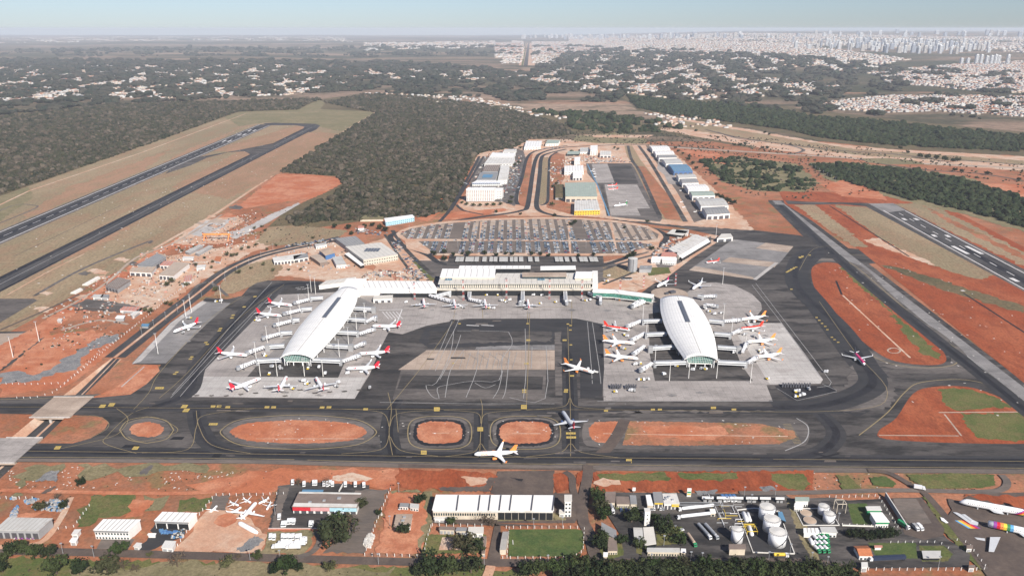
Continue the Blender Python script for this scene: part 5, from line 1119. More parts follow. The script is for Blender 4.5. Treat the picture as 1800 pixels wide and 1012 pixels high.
def airliner(L=37.6, body='aircraft_white', tail='livery_red', fin='livery_red', eng='aircraft_white', top=None, word=None, wcol='livery_red', ttail=False, rear=True, span=34.1, wings=True, stripe=None, wl='wing_grey'):
    root = bpy.data.objects.new('airliner', None); root['category'] = 'aircraft'; R = 2.0*(L/37.6)**.6; k = L/37.6; zc = 3.6*k
    st = [(0, .25, -.5), (.012, .75, -.4), (.03, 1.2, -.28), (.06, 1.65, -.12), (.10, 1.95, 0), (.16, 2, 0), (.5, 2, 0), (.66, 2, 0), (.76, 1.8, .18), (.85, 1.35, .5), (.93, .85, .85), (1, .3, 1.15)]
    n = 16; rings = [fus_ring(L/2-t*L, r*R/2, zc+z*k, n) for t, r, z in st]; mb = MB()
    mb.loft(rings); mats = [body, tail, top or body]
    # livery zones by face position
    for i in range(len(st)-1):
        for j in range(n):
            fi = i*n+j; zz = sum(mb.V[v][2] for v in mb.F[fi])/4-zc; 
            if rear and st[i][0] >= .84: mb.M[fi] = 1
            elif top and zz > .4 and .05 < st[i][0] < .85: mb.M[fi] = 2
    o = mb.build('fuselage', mats, root, True)
    fb = MB(); xt = -L/2; 
    fb.loft([[Vector((xt+7.2*k, -.22, zc+1.5*k)), Vector((xt+7.2*k, .22, zc+1.5*k)), Vector((xt+1.6*k, .22, zc+1.3*k)), Vector((xt+1.6*k, -.22, zc+1.3*k))],
             [Vector((xt+2.2*k, -.1, zc+7.6*k)), Vector((xt+2.2*k, .1, zc+7.6*k)), Vector((xt-.3*k, .1, zc+7.6*k)), Vector((xt-.3*k, -.1, zc+7.6*k))]])
    f_ = fb.build('tail_fin', [fin], root)
    for s in (-1, 1):
        hb = MB(); zt = zc+(7.4 if ttail else 1.2)*k; wing(hb, xt+(3.4 if ttail else 4.8)*k, 0.3*s, zt, 3.2*k, xt+(.4 if ttail else .9)*k, 6.1*k*s, zt+.5*k, 1.3*k, .25); hb.build('stabilizer', [tail if not rear else body], root)
        if wings:
            wb = MB(); sp = span/2; sy = s
            wing(wb, 3.2*k, 1.0*s, zc-1.0*k, 7.6*k, -1.4*k, 5.6*k*s, zc-.6*k, 4.2*k, .55); wing(wb, -1.4*k+0*k, 5.6*k*s, zc-.6*k, 4.2*k, -6.6*k, sp*s, zc+.7*k, 1.5*k, .35)
            w_ = wb.build('wing', [wl], root)
            lb = MB(); lb.loft([[Vector((-6.6*k, (sp-.1)*s, zc+.7*k)), Vector((-6.6*k, (sp+.1)*s, zc+.7*k)), Vector((-8.1*k, (sp+.1)*s, zc+.7*k)), Vector((-8.1*k, (sp-.1)*s, zc+.7*k))], [Vector((-7.8*k, (sp+.35)*s, zc+2.7*k)), Vector((-7.8*k, (sp+.5)*s, zc+2.7*k)), Vector((-8.7*k, (sp+.5)*s, zc+2.7*k)), Vector((-8.7*k, (sp+.35)*s, zc+2.7*k))]])
            lb.build('winglet', [fin if eng == 'livery_orange' else body], w_)
        eb = MB(); ex, ey, ez = (3.2*k, 5.7*k*s, zc-1.9*k) if not ttail else (-L*.27, 2.9*k*s, zc+.5*k)
        if wings or ttail:
            er = 1.15*k if not ttail else .8*k
            eb.loft([fus_ring(ex, er*.8, ez, 12), fus_ring(ex-.4*k, er, ez, 12), fus_ring(ex-2.2*k, er*1.0, ez, 12), fus_ring(ex-3.8*k, er*.62, ez, 12)])
            for v in range(len(eb.V)): eb.V[v] = (eb.V[v][0], eb.V[v][1]+ey, eb.V[v][2])
            e_ = eb.build('engine', [eng], root, True)
            ib = MB(); ib.tube((ex+.04, ey, ez), (ex+.08, ey, ez), er*.72, n=12); ib.build('intake', ['tyre'], e_)
        gb = MB(); gb.box(-2.2*k, 2.4*s*k, .45, .3, .3, zc-1.6); gb.tube((-2.2*k, (2.4*s-.4)*k, .6), (-2.2*k, (2.4*s+.4)*k, .6), .6, n=10); gb.build('main_gear', ['tyre'], root)
    gb = MB(); gb.box(L/2-4.8*k, 0, .4, .22, .22, zc-1.7); gb.tube((L/2-4.8*k, -.3, .4), (L/2-4.8*k, .3, .4), .4, n=8); gb.build('nose_gear', ['tyre'], root)
    for s in (-1, 1):
        nb = MB(); 
        for i in range(26):
            x = L/2-L*.14-i*L*.027; nb.face([(x, s*(R*.985+.02), zc+.45), (x-.42, s*(R*.985+.02), zc+.45), (x-.42, s*(R*.96+.03), zc+.85), (x, s*(R*.96+.03), zc+.85)][::s])
        nb.build('window', ['dark_glass'], root)
    cb = MB(); x = L/2-L*.045
    cb.loft([[Vector((x, y*1.0, zc+z)) for y, z in ((-1.28*k, .35*k), (0, .75*k), (1.28*k, .35*k))], [Vector((x-1.1*k, y, zc+z)) for y, z in ((-1.52*k, .75*k), (0, 1.42*k), (1.52*k, .75*k))]], False, False, False)
    cb.build('cockpit_glass', ['dark_glass'], root)
    if word:
        for s in (-1, 1):
            cu = bpy.data.curves.new('lettering', 'FONT'); cu.body = word; cu.size = 2.9*k; cu.extrude = .03; cu.align_x = 'CENTER'; cu.align_y = 'CENTER'; cu.space_character = 1.1; cu.offset = .05
            tmp = bpy.data.objects.new('t', cu); me = bpy.data.meshes.new_from_object(tmp); me.name = 'lettering'; me.materials.clear(); me.materials.append(MATS[wcol])
            t = bpy.data.objects.new('lettering', me); COL.objects.link(t); t.parent = root; bpy.data.objects.remove(tmp)
            t.location = (L*.27, -s*(R*.93), zc+.75); t.rotation_euler = (math.pi/2-.42, 0, 0) if s == 1 else (math.pi/2-.42, 0, math.pi)
    return root
PROTO = {}
def aircraft(kind, nose, tail, label, group=None):
    a, b = P(*nose, 3.4), P(*tail, 3.4); d = a-b; c = (a+b)/2
    if kind not in PROTO:
        o = airliner(**KIND[kind]); COL.objects.link(o); PROTO[kind] = o
    else: o = copy_tree(PROTO[kind])
    o.location = (c.x, c.y, gz(c.x, c.y)); o.rotation_euler = (0, 0, math.atan2(d.y, d.x)); o['label'] = label
    if group: o['group'] = group
    return o
KIND = {
 'red': dict(tail='livery_red', fin='livery_red', word='TAM', wcol='livery_red'),
 'orange': dict(L=39, span=35.8, tail='aircraft_white', fin='livery_orange', eng='livery_orange', rear=False, word='GOL', wcol='livery_orange', wl='aircraft_white'),
 'scarlet': dict(L=35, tail='livery_scarlet', fin='livery_scarlet', top='livery_scarlet', rear=True, word='Avianca', wcol='aircraft_white'),
 'pink': dict(L=37, tail='aircraft_white', fin='livery_pink', rear=False), 'blue': dict(L=37, tail='aircraft_white', fin='livery_grey', rear=False, eng='livery_blue'),
 'dark': dict(L=34, tail='livery_dark', fin='livery_dark', body='aircraft_white', top='livery_pink', rear=True),
 'grey': dict(L=38, body='livery_grey', tail='livery_red', fin='livery_red', rear=True, wl='wing_grey', eng='livery_blue'),
 'greenjet': dict(L=36, tail='livery_green', fin='livery_green', rear=True, ttail=True, span=28, wings=True), 'redstripe': dict(L=26, tail='livery_scarlet', fin='livery_scarlet', top='livery_scarlet', rear=True, span=24),
 'prop': dict(L=9.5, tail='aircraft_white', fin='aircraft_white', rear=False, span=11, wl='aircraft_white')}
GA = 'airliners with red tails'
aircraft('red', (512, 537), (473, 533), 'white red tailed airliner farthest up the outer side of the left pier', GA)
aircraft('red', (497, 556), (449, 551), 'white red tailed airliner, second from the far end of the left pier', GA)
aircraft('red', (435, 625), (382, 621), 'white red tailed airliner at the near outer stand of the left pier', GA)
aircraft('red', (452, 668), (411, 684), 'white red tailed airliner parked askew, leftmost in front of the left pier', GA)
aircraft('red', (503, 665), (491, 687), 'white red tailed airliner seen from behind, middle one before the left pier', GA)
aircraft('red', (556, 665), (569, 687), 'white red tailed airliner seen from behind, rightmost before the left pier', GA)
aircraft('red', (658, 573), (701, 574), 'white red tailed airliner beside the red and white construction fence', GA)
aircraft('red', (634, 622), (680, 619), 'white red tailed airliner at the middle inner stand of the left pier', GA)
aircraft('red', (611, 648), (665, 646), 'white red tailed airliner at the near inner stand of the left pier', GA)
aircraft('red', (307, 583), (348, 568), 'white red tailed airliner alone on the far left remote apron', GA)
aircraft('red', (744, 522), (746, 545), 'white airliner with nose to the main terminal, leftmost of four', GA)
aircraft('red', (797, 524), (801, 546), 'white airliner with nose to the main terminal, second of four', GA)
aircraft('red', (851, 523), (855, 547), 'white airliner with nose to the main terminal, third of four', GA)
aircraft('red', (927, 524), (930, 547), 'white airliner with nose to the main terminal, rightmost of four', GA)
GO = 'white airliners with orange fins'
aircraft('scarlet', (1106, 580), (1062, 573), 'red topped airliner with flame coloured tail on the inner side of the right pier', 'red topped airliners')
aircraft('orange', (1115, 604), (1060, 600), 'orange finned airliner just below the red topped one, inner right pier', GO)
aircraft('orange', (1122, 631), (1063, 625), 'orange finned airliner nearest the camera on the inner right pier', GO)
aircraft('orange', (1297, 563), (1350, 556), 'orange finned airliner farthest up the outer side of the right pier', GO)
aircraft('scarlet', (1297, 579), (1344, 573), 'red topped airliner on the outer side of the right pier', 'red topped airliners')
aircraft('orange', (1311, 602), (1363, 597), 'orange finned airliner below the red topped one, outer right pier', GO)
aircraft('orange', (1322, 629), (1374, 622), 'orange finned airliner nearest the camera on the outer right pier', GO)
aircraft('pink', (1153, 505), (1178, 492), 'white airliner with pink tail beside the round beige building')
aircraft('blue', (1214, 510), (1238, 494), 'white airliner with pale grey tail behind the right pier')
aircraft('redstripe', (1238, 461), (1268, 457), 'small red and white aircraft alone on the far right remote apron', 'small red and white aircraft')
aircraft('dark', (1520, 641), (1501, 619), 'airliner with crimson back and black tail taxiing at the far right')
aircraft('orange', (1041, 655), (993, 641), 'orange finned airliner being pushed back by a tug in the middle', GO)
aircraft('grey', (989, 724), (1009, 755), 'grey backed airliner with red tail taxiing away from the camera')
aircraft('orange', (835, 799), (908, 796), 'orange finned airliner on the lower taxiway, nearest aircraft to the camera', GO)
aircraft('greenjet', (1072, 363), (1110, 358), 'white jet with green tail on the maintenance apron')
aircraft('redstripe', (1063, 326), (1089, 324.5), 'small red and white aircraft on the maintenance apron, upper of two', 'small red and white aircraft')
aircraft('redstripe', (1064, 332.5), (1091, 331), 'small red and white aircraft on the maintenance apron, lower of two', 'small red and white aircraft')
GP = 'small white aircraft parked at the hangars'
for i, (x, y) in enumerate([(1043, 296), (1044, 300), (1045, 304), (1040, 299), (1046, 309), (1198, 353), (1202, 362), (1197, 333), (1222, 370), (1232, 372)]):
    aircraft('prop', (x-4, y+.8), (x+4, y-.8), 'small white light aircraft parked on the hangar aprons', GP)
r3b = lambda L: [(350+x/4, 780+y/4) for x, y in L]
for i, ((x, y), (dx, dy), lb_) in enumerate([((245, 402), (1, .35), 'upper left'), ((335, 380), (1, .5), 'top middle'), ((452, 382), (-1, .5), 'top right'), ((488, 418), (-.6, 1), 'right end'), ((260, 445), (1, -.6), 'left edge'), ((100, 438), (1, -1), 'lone, near the fence')]):
    X0, Y0 = 350+x/4, 780+y/4; aircraft('prop', (X0+dx*9, Y0+dy*9), (X0-dx*9, Y0-dy*9), 'stored white light aircraft in the fenced yard, '+lb_+' one', 'stored light aircraft')
KIND['turboprop'] = dict(L=24, tail='aircraft_white', fin='aircraft_white', rear=False, span=32, wl='aircraft_white')
aircraft('turboprop', (447, 884), (427, 907), 'large stored white turboprop seen from behind in the fenced yard')
KIND['hull'] = dict(L=26, tail='livery_grey', fin='aircraft_white', rear=False, wings=False)
def bare_hull(nose, tail, L, label, rings=12, R=1.9, mat='aircraft_white', z=None):
    a, b = P(*nose, 2), P(*tail, 2); d = a-b; c = (a+b)/2; o = empty('aircraft_hull', label, 'aircraft wreck', (c.x, c.y, 0), math.atan2(d.y, d.x)); z = R+.1 if z is None else z
    mb = MB(); mb.loft([fus_ring(L/2-t*L, r*R, z, 14) for t, r in ((0, .12), (.03, .5), (.08, .82), (.16, 1), (.75, 1), (.88, .8), (1, .45))]); h = mb.build('fuselage', [mat], o, True)
    nb = MB()
    for i in range(int(L/1.1)-6): nb.box(L/2-5-i*1.1, -R*.97, z+.3, .4, .12, .4)
    nb.build('window', ['dark_glass'], o); bb = MB()
    for s in (-1, 1): bb.box(2+s*5, 0, 0, .8, R*1.6, .5)
    bb.build('support', ['metal_dark'], o); return o
bare_hull((416, 916), (456, 938), 23, 'wingless white aircraft hull lying on pink soil')
# the two big wrecks with rainbow coloured tails
def wreck(nose, tail, label, L, R, nose_cut=False):
    a, b = P(*nose, 3), P(*tail, 3); d = a-b; d.z = 0; c = b+d*0; ang = math.atan2(d.y, d.x)
    cen = a-d.normalized()*(L/2); o = empty('aircraft_wreck', label, 'aircraft wreck', (cen.x, cen.y, 0), ang); z = R+1.6
    prof = [(0, .1, -.4), (.02, .42, -.3), (.05, .72, -.12), (.10, .95, 0), (.16, 1, 0), (.70, 1, 0), (.80, .88, .1), (.90, .6, .35), (1, .25, .6)]
    if nose_cut: prof = [(0, .9, 0), (.16, 1, 0), (.70, 1, 0), (.80, .88, .1), (.90, .6, .35), (1, .25, .6)]
    mb = MB(); mb.loft([fus_ring(L/2-t*L, r*R, z+q*R, 18) for t, r, q in prof]); mb.build('fuselage', ['aircraft_white'], o, True)
    nb = MB()
    for i in range(int(L/1.3)-8):
        for s in (-1, 1): nb.box(L/2-6-i*1.3, s*R*.985, z+.5, .5, .12, .55)
    nb.build('window', ['dark_glass'], o)
    cols = ['livery_purple', 'livery_red', 'livery_orange', 'livery_yellow', 'livery_green', 'livery_sky']
    if not nose_cut:
        for i, cn in enumerate(cols):
            x0 = -L*.20-i*1.5; fb = MB(); e = .06+i*.02
            fb.loft([[Vector((x0-k*1.6+t, (R*.98+e)*math.cos(a_), z+(R*.98+e)*math.sin(a_))) for k, a_ in enumerate([-.9+j*.42 for j in range(10)])] for t in (0, -1.5)], False, False, False); fb.build('rainbow_band', [cn], o)
    else:
        for i, cn in enumerate(cols):
            fb = MB(); x0 = L/2-3-i*2.2; fb.loft([fus_ring(x0, R*1.015, z, 18), fus_ring(x0-2.2, R*1.015, z, 18)], True, False, False); fb.build('rainbow_band', [cn], o)
    for i, cn in enumerate(cols):
        if nose_cut: break
        h0, h1 = i*2.1, (i+1)*2.1; f = lambda h, fr: Vector((-L/2+9-h*.8-(0 if fr else 8-h*.25), .0, z+R*.6+h)); fb = MB()
        fb.loft([[f(h, 1)+Vector((0, -.3, 0)), f(h, 1)+Vector((0, .3, 0)), f(h, 0)+Vector((0, .3, 0)), f(h, 0)+Vector((0, -.3, 0))] for h in (h0, h1)]); fb.build('tail_fin_stripe', [cn], o)
    bb = MB()
    for x in (L*.25, -L*.15): 
        for s in (-1, 1): bb.tube((x, s*R*.6, 0), (x, s*R*.6, 2.2), .5)
    wing(bb, 5, 2.0, z-R*.6, 9, 2.5, 6, z-R*.5, 7, .7); wing(bb, 5, -2.0, z-R*.6, 9, 2.5, -6, z-R*.5, 7, .7)
    bb.build('wing_stub', ['wing_grey'], o)
wreck((1686, 882), (1802, 903), 'huge wingless white airliner wreck with a rainbow painted tail', 52, 2.7)
wreck((1737, 922), (1850, 946), 'wingless white airliner wreck with rainbow bands at its cut front end', 50, 2.7, True)
def loose_wing(pts, label, z=1.6, mat='wing_grey', name='detached_wing'):
    q = [P(*p, z) for p in pts]; c = sum(q, Vector())/len(q); o = empty(name, label, 'aircraft part', (c.x, c.y, 0))
    mb = MB(); mb.prism([(p.x-c.x, p.y-c.y) for p in q][::-1], z-.35, z); w = mb.build('skin', [mat], o); w.data.update()
    sb = MB()
    for p in (q[0].lerp(q[2], .3), q[0].lerp(q[2], .7)): sb.box(p.x-c.x, p.y-c.y, 0, 1, 1, z-.36)
    sb.build('trestle', ['metal_dark'], o); return o
r6 = lambda L: [(1350+x/4, 800+y/4) for x, y in L]
loose_wing(r6([(1300, 396), (1330, 400), (1480, 470), (1475, 490), (1420, 478)]), 'long detached grey wing lying between the two wrecks')
loose_wing(r6([(1362, 412), (1385, 412), (1445, 455), (1430, 462)]), 'short detached grey wing piece beside the long wing', 1.9)
loose_wing(r6([(1562, 572), (1635, 572), (1590, 675), (1552, 672)]), 'detached grey wing standing below the lower wreck', 2.6)
loose_wing(r6([(1452, 574), (1525, 582), (1527, 598), (1470, 588)]), 'narrow detached white panel left of the lowest wing', 1)
loose_wing(r6([(1212, 432), (1235, 440), (1268, 470), (1250, 472), (1220, 455)]), 'small detached white nose cone in the grass strip', 1.6, 'aircraft_white', 'radome')
for i, cn in enumerate(['livery_purple', 'livery_red', 'livery_orange', 'livery_yellow', 'livery_green', 'livery_sky']): pass
fo = empty('detached_fin', 'detached tail fin with rainbow stripes lying on bare soil', 'aircraft part', tuple(P(*r6([(1365, 490)])[0])), 0)
for i, cn in enumerate(['livery_green', 'livery_sky', 'livery_yellow', 'livery_orange', 'livery_red', 'livery_purple']):
    mb = MB(); x0 = -5+i*1.9; mb.prism([(x0, 5), (x0+5, -5), (x0+6.9, -5), (x0+1.9, 5)], .2, .8+i*.02); mb.build('stripe', [cn], fo)
# ================= BUILDINGS OF THE AIRPORT TOWN =================
plain('roof_grey', (.24, .24, .24), .7, var=.2, s=8); plain('roof_brown', (.20, .155, .13), .8, var=.2, s=6); plain('roof_tan', (.42, .32, .24), .8, var=.2, s=6)
plain('roof_blue', (.10, .22, .34), .6, var=.12, s=8); plain('roof_green', (.30, .36, .31), .7, var=.2, s=8); plain('roof_tile', (.42, .15, .065), .8, var=.25, s=2); plain('roof_pink', (.48, .22, .17), .8, var=.2, s=4)
plain('roof_pale', (.48, .47, .44), .6, var=.12, s=8, dirt=(.30, .27, .23)); plain('roof_dull', (.60, .58, .54), .6, var=.12, s=6, dirt=(.40, .36, .30))
plain('yellow_wall', (.62, .44, .05), .6); plain('blue_wall', (.07, .16, .34), .6); plain('red_wall', (.50, .03, .04), .6); plain('pink_wall', (.55, .28, .28), .6); plain('green_wall', (.03, .24, .10), .6); plain('sky_wall', (.35, .55, .62), .6)
m1 = lambda x, y: (800+x/4, 230+y/4)
n0 = lambda x, y: (x/4, 330+y/4)
r8 = lambda x, y: (x/4, 780+y/4)
r3c = lambda x, y: (350+x/4, 780+y/4)
r7b = lambda x, y: (700+x/4, 780+y/4)
r5b = lambda x, y: (1030+x/4.5, 800+y/4.5)
r6b = lambda x, y: (1350+x/4, 800+y/4)
rr3 = lambda x, y: (1050+x/3.162, 400+y/3.162)
def B(name, label, cat, cv, FL, FR, BL, BR, h, roof='roof_white', wall='wall_white', win=0, door=0, ridge=0, seams=0, fascia=None, units=0, wmat='dark_glass', group=None, over=.5):
    a = P(*cv(*FL), h); b = P(*cv(*FR), h); c = P(*cv(*BL), h); cen = (a+b+c)/3
    o = empty(name, label, cat, (cen.x, cen.y, 0), 0, group)
    q = roof_block(o, cv(*FL), cv(*FR), cv(*BL), h, roof, wall, over, ridge=ridge, seams=seams, BR=cv(*BR) if BR else None)
    L_ = (q[1]-q[0]).length
    if win:
        fl = max(1, int((h-1)/3.4))
        for f in range(fl): face_strip(o, q[0], q[1], 1.0+f*(h-1)/fl, 2.5+f*(h-1)/fl, win, .45, wmat, 'window', .1)
    if door: face_strip(o, q[0], q[1], .05, min(h*.72, 7), door, .3, 'metal_dark' if h > 5 else 'wall_grey', 'door', .16, each=True)
    if fascia: face_strip(o, q[0], q[1], h-1.3, h-.1, 1, 0, fascia, 'fascia', .8)
    for k in range(units):
        t = random.uniform(.1, .9); s = random.uniform(.25, .75); p = q[0].lerp(q[1], t).lerp(q[3].lerp(q[2], t), s); ub = MB(); w_ = random.uniform(1.5, 3)
        ub.box(p.x, p.y, h+.4+(ridge*.6), w_, w_*.7, 1.1); ub.build('roof_unit', ['metal_grey'], o)
    return o, q
# ---- ground of the town ----
S('town_ground', [m1(*p) for p in [(60, 560), (20, 520), (100, 420), (150, 170), (480, 60), (780, 60), (1350, 95), (1480, 100), (1900, 480), (2100, 700), (1500, 660), (900, 600), (400, 600)]], 'pale_soil', jit=5)
S('town_ground', [m1(*p) for p in [(90, 420), (160, 200), (400, 120), (480, 140), (500, 200), (440, 470), (420, 530), (330, 500), (70, 500)]], 'worn_asphalt', jit=3)
S('red_verge', [m1(*p) for p in [(500, 180), (545, 165), (535, 300), (500, 540), (445, 520), (450, 440), (480, 330)]], 'red_soil')
S('red_verge', [m1(*p) for p in [(700, 150), (770, 170), (770, 330), (700, 470), (820, 520), (820, 590), (640, 540), (665, 400), (670, 180)]], 'red_soil', jit=2)
S('red_verge', [m1(*p) for p in [(-120, 620), (0, 570), (340, 545), (380, 560), (200, 590), (0, 625)]], 'bright_red_soil', jit=2)
S('planted_strip', [m1(*p) for p in [(540, 180), (590, 165), (575, 540), (530, 540)]], 'pale_soil'); S('planted_strip', [m1(*p) for p in [(610, 190), (655, 185), (645, 510), (590, 520)]], 'dry_grass')
S('red_verge', [m1(*p) for p in [(-300, 610), (-180, 560), (-60, 430), (0, 395), (10, 430), (-80, 560), (-200, 640)]], 'bright_red_soil', jit=2)
S('field', [m1(*p) for p in [(850, 35), (1150, 10), (1350, 60), (1340, 92), (1000, 88), (830, 70)]], 'olive_grass', jit=4)
S('pale_yard', [m1(*p) for p in [(900, 30), (1400, 30), (1350, 50), (1000, 48)]], 'pale_soil', jit=2)
for L, w in (([(790, 105), (690, 118), (560, 145), (505, 195), (470, 330), (440, 420), (430, 490), (445, 520)], 9), ([(1850, 130), (1300, 98), (1000, 105), (750, 120), (610, 155), (568, 200), (545, 300), (525, 440), (505, 540), (470, 560), (380, 580), (200, 603), (0, 635), (-200, 680), (-420, 720), (-452, 760), (-380, 800), (-200, 870), (-100, 930), (100, 945), (800, 945), (1000, 950), (1180, 900), (1290, 855), (1400, 825), (1475, 775), (1480, 735), (1420, 700), (1300, 678), (1100, 650), (900, 622), (700, 595), (600, 565), (572, 520), (582, 420), (595, 300), (605, 200), (640, 165), (780, 130)], 11), ([(720, 150), (668, 185), (660, 260), (655, 400), (648, 500), (600, 525)], 7), ([(170, 180), (130, 260), (80, 350), (30, 440), (-40, 560), (-110, 640)], 8), ([(200, 180), (120, 320), (70, 400), (20, 480), (-30, 560)], 6), ([(10, 520), (60, 560), (200, 590)], 6)):
    road('loop_road', [m1(*p) for p in L], w, 'dark_asphalt', 5)
road('loop_road', [m1(*p) for p in [(900, 615), (1100, 645), (1300, 675), (1500, 700), (1700, 740), (1850, 770)]], 9, 'asphalt', 4)
# ---- car park ----
up = [(704, 411), (722, 402), (770, 394), (850, 388), (940, 385), (1020, 386), (1090, 392), (1135, 400), (1158, 412), (1155, 421), (1120, 424), (900, 421), (715, 420)]
lo = [(735, 424), (900, 423.5), (1120, 426), (1150, 431), (1100, 446), (900, 445), (765, 446)]
S('car_park_edge', [(696, 411), (718, 400), (768, 391), (850, 385), (940, 382), (1020, 383), (1092, 389), (1140, 398), (1164, 412), (1160, 424), (1110, 449), (760, 449), (712, 424)], 'pale_soil', smooth=2)
S('car_park', up, 'tan_asphalt'); S('car_park', lo, 'tan_asphalt')
S('car_park', [(790, 450), (1060, 450), (1062, 468), (785, 466)], 'asphalt')
wp = lambda L: [tuple(P(*p)[:2]) for p in L]
UP, LO = wp(up), wp(lo); cars = []
inside = lambda x, y, poly: bool(pip(np.array([x]), np.array([y]), poly)[0])
yA, yB = P(900, 422).y, P(900, 385).y; yC, yD = P(900, 446).y, P(900, 424.5).y; rc_ = random.Random(5); stripes = MB(); k = 0
X0 = -320.0
while X0 < 420:
    if k % 14 != 13:
        for (ya, yb, poly, lot) in ((yA, yB, UP, 0), (yC, yD, LO, 1)):
            y = ya+3; run = None
            while y < yb-3:
                ok = inside(X0, y, poly) and inside(X0, y+2.7, poly)
                if ok:
                    if lot == 0 or k % 3 == 0: stripes.face([(X0-5, y, 0), (X0+5, y, 0), (X0+5, y+2.72, 0), (X0-5, y+2.72, 0)])
                    t = (y-yA)/(yB-yA)
                    pf = (.92 if lot else max(.10, .95-t*1.25))*(1 if X0 < 190 else (.9 if lot else .12))*(.8 if X0 > -170 else .5+.4*lot)
                    for s in (-1, 1):
                        if rc_.random() < pf: cars.append((X0+s*2.6, y+1.35, lot))
                y += 2.7
    X0 += 16.6; k += 1
zz = lay(stripes.V, stripes.F); stripes.V = [(a, b, zz) for a, b, c in stripes.V]; tag(stripes.build('parking_bay', ['tan_concrete']), kind='structure')
for q in ([(715, 421.5), (1160, 424)], [(770, 447.5), (1090, 448)], [(925, 386), (925, 446)], [(1000, 388), (1002, 446)], [(1074, 392), (1084, 446)], [(846, 390), (842, 446)]): road('car_park_path', q, 4, 'pale_soil', 0)
for n_, c_ in (('car_white', (.70, .70, .70)), ('car_silver', (.38, .39, .41)), ('car_black', (.02, .02, .025)), ('car_red', (.35, .03, .03)), ('car_grey', (.12, .13, .15)), ('car_blue', (.05, .09, .22))): plain(n_, c_, .25, .1, var=.03)
CC = ['car_white', 'car_silver', 'car_black', 'car_red', 'car_grey', 'car_blue']; CW = [.30, .24, .20, .05, .16, .05]
def car_rings(L_=4.3, W_=1.8):
    lo_ = [(-L_/2, .35), (L_/2, .35), (L_/2, .75), (L_*.22, .92), (-L_*.42, .95), (-L_/2, .85)]
    return lo_
def car_mesh(mat):
    mb = MB(); f = car_rings(); 
    mb.loft([[Vector((x, y, z)) for x, z in f] for y in (-.9, .9)]); me = bpy.data.meshes.new('body'); me.from_pydata(mb.V, [], mb.F); me.materials.append(MATS[mat])
    c = MB(); f2 = [(-1.75, .9), (1.0, .9), (.35, 1.42), (-1.35, 1.45)]; c.loft([[Vector((x, y, z)) for x, z in f2] for y in (-.75, .75)]); mc = bpy.data.meshes.new('cabin'); mc.from_pydata(c.V, [], c.F); mc.materials.append(MATS['dark_glass'])
    t = MB(); t.box(-.5, 0, 1.44, 1.5, 1.4, .04); mt = bpy.data.meshes.new('roof_panel'); mt.from_pydata(t.V, [], t.F); mt.materials.append(MATS[mat])
    return [('body', me), ('cabin', mc), ('roof_panel', mt)]
CM = {c: car_mesh(c) for c in CC}
def car(x, y, rz, label, group, col=None, z=None):
    col = col or random.choices(CC, CW)[0]; w_ = col[4:]
    o = empty('parked_car', label % w_, 'car', (x, y, gz(x, y) if z is None else z), rz, group+', '+w_+' ones')
    for nm, me in CM[col]:
        c = bpy.data.objects.new(nm, me); COL.objects.link(c); c.parent = o
cars.sort(key=lambda c: c[1]+abs(c[0])*.05); print('cars', len(cars))
for i, (x, y, lot) in enumerate(cars[:285]): car(x, y, random.choice([0, math.pi]), 'small %s car parked in the crowded lower half of the car park', 'cars in the lower car park')
def mass_cars(name, arr, label):
    mb = MB()
    for x, y, _ in arr:
        mb.m = random.choices(range(6), CW)[0]; z = gz(x, y); n = len(mb.V)
        mb.V += [(x+a, y+b, z+c) for a, b, c in ((-2.1, -.88, .3), (2.1, -.88, .3), (2.1, .88, .3), (-2.1, .88, .3), (-2.1, -.88, .9), (2.1, -.88, .8), (2.1, .88, .8), (-2.1, .88, .9), (-1.5, -.7, 1.42), (.4, -.7, 1.42), (.4, .7, 1.42), (-1.5, .7, 1.42))]
        fs = [(0, 1, 5, 4), (2, 3, 7, 6), (1, 2, 6, 5), (3, 0, 4, 7), (4, 5, 9, 8), (6, 7, 11, 10), (5, 6, 10, 9), (7, 4, 8, 11), (8, 9, 10, 11)]
        mb.F += [tuple(n+v for v in f) for f in fs]; mb.M += [mb.m]*4+[6]*4+[mb.m]
    return tag(mb.build(name, CC+['dark_glass']), label, kind='stuff')
extra = []
for (a, b, n, w_) in ((w5(440, 410), w5(760, 360), 60, 8), (w5(900, 300), w5(1100, 330), 40, 14), (m1(380, 240), m1(360, 480), 130, 26), (m1(680, 260), m1(740, 300), 40, 20), (m1(930, 215), m1(1230, 220), 60, 9), (m1(0, 360), m1(60, 380), 40, 22), (m1(1540, 780), m1(1500, 860), 50, 22), (w5(1150, 380), w5(1330, 540), 50, 10), (w5(1290, 560), w5(1400, 640), 40, 10), (m1(420, 200), m1(440, 420), 50, 10), (m1(600, 130), m1(800, 115), 26, 12), (m1(0, 770), m1(1290, 770), 80, 4)):
    A_, B_ = P(*a), P(*b)
    for i in range(n):
        p = A_.lerp(B_, random.random()); extra.append((p.x+random.gauss(0, w_/2), p.y+random.gauss(0, w_*.7), 0))
mass_cars('parked_cars', cars[285:]+extra, 'rows of parked cars filling the rest of the airport car parks')
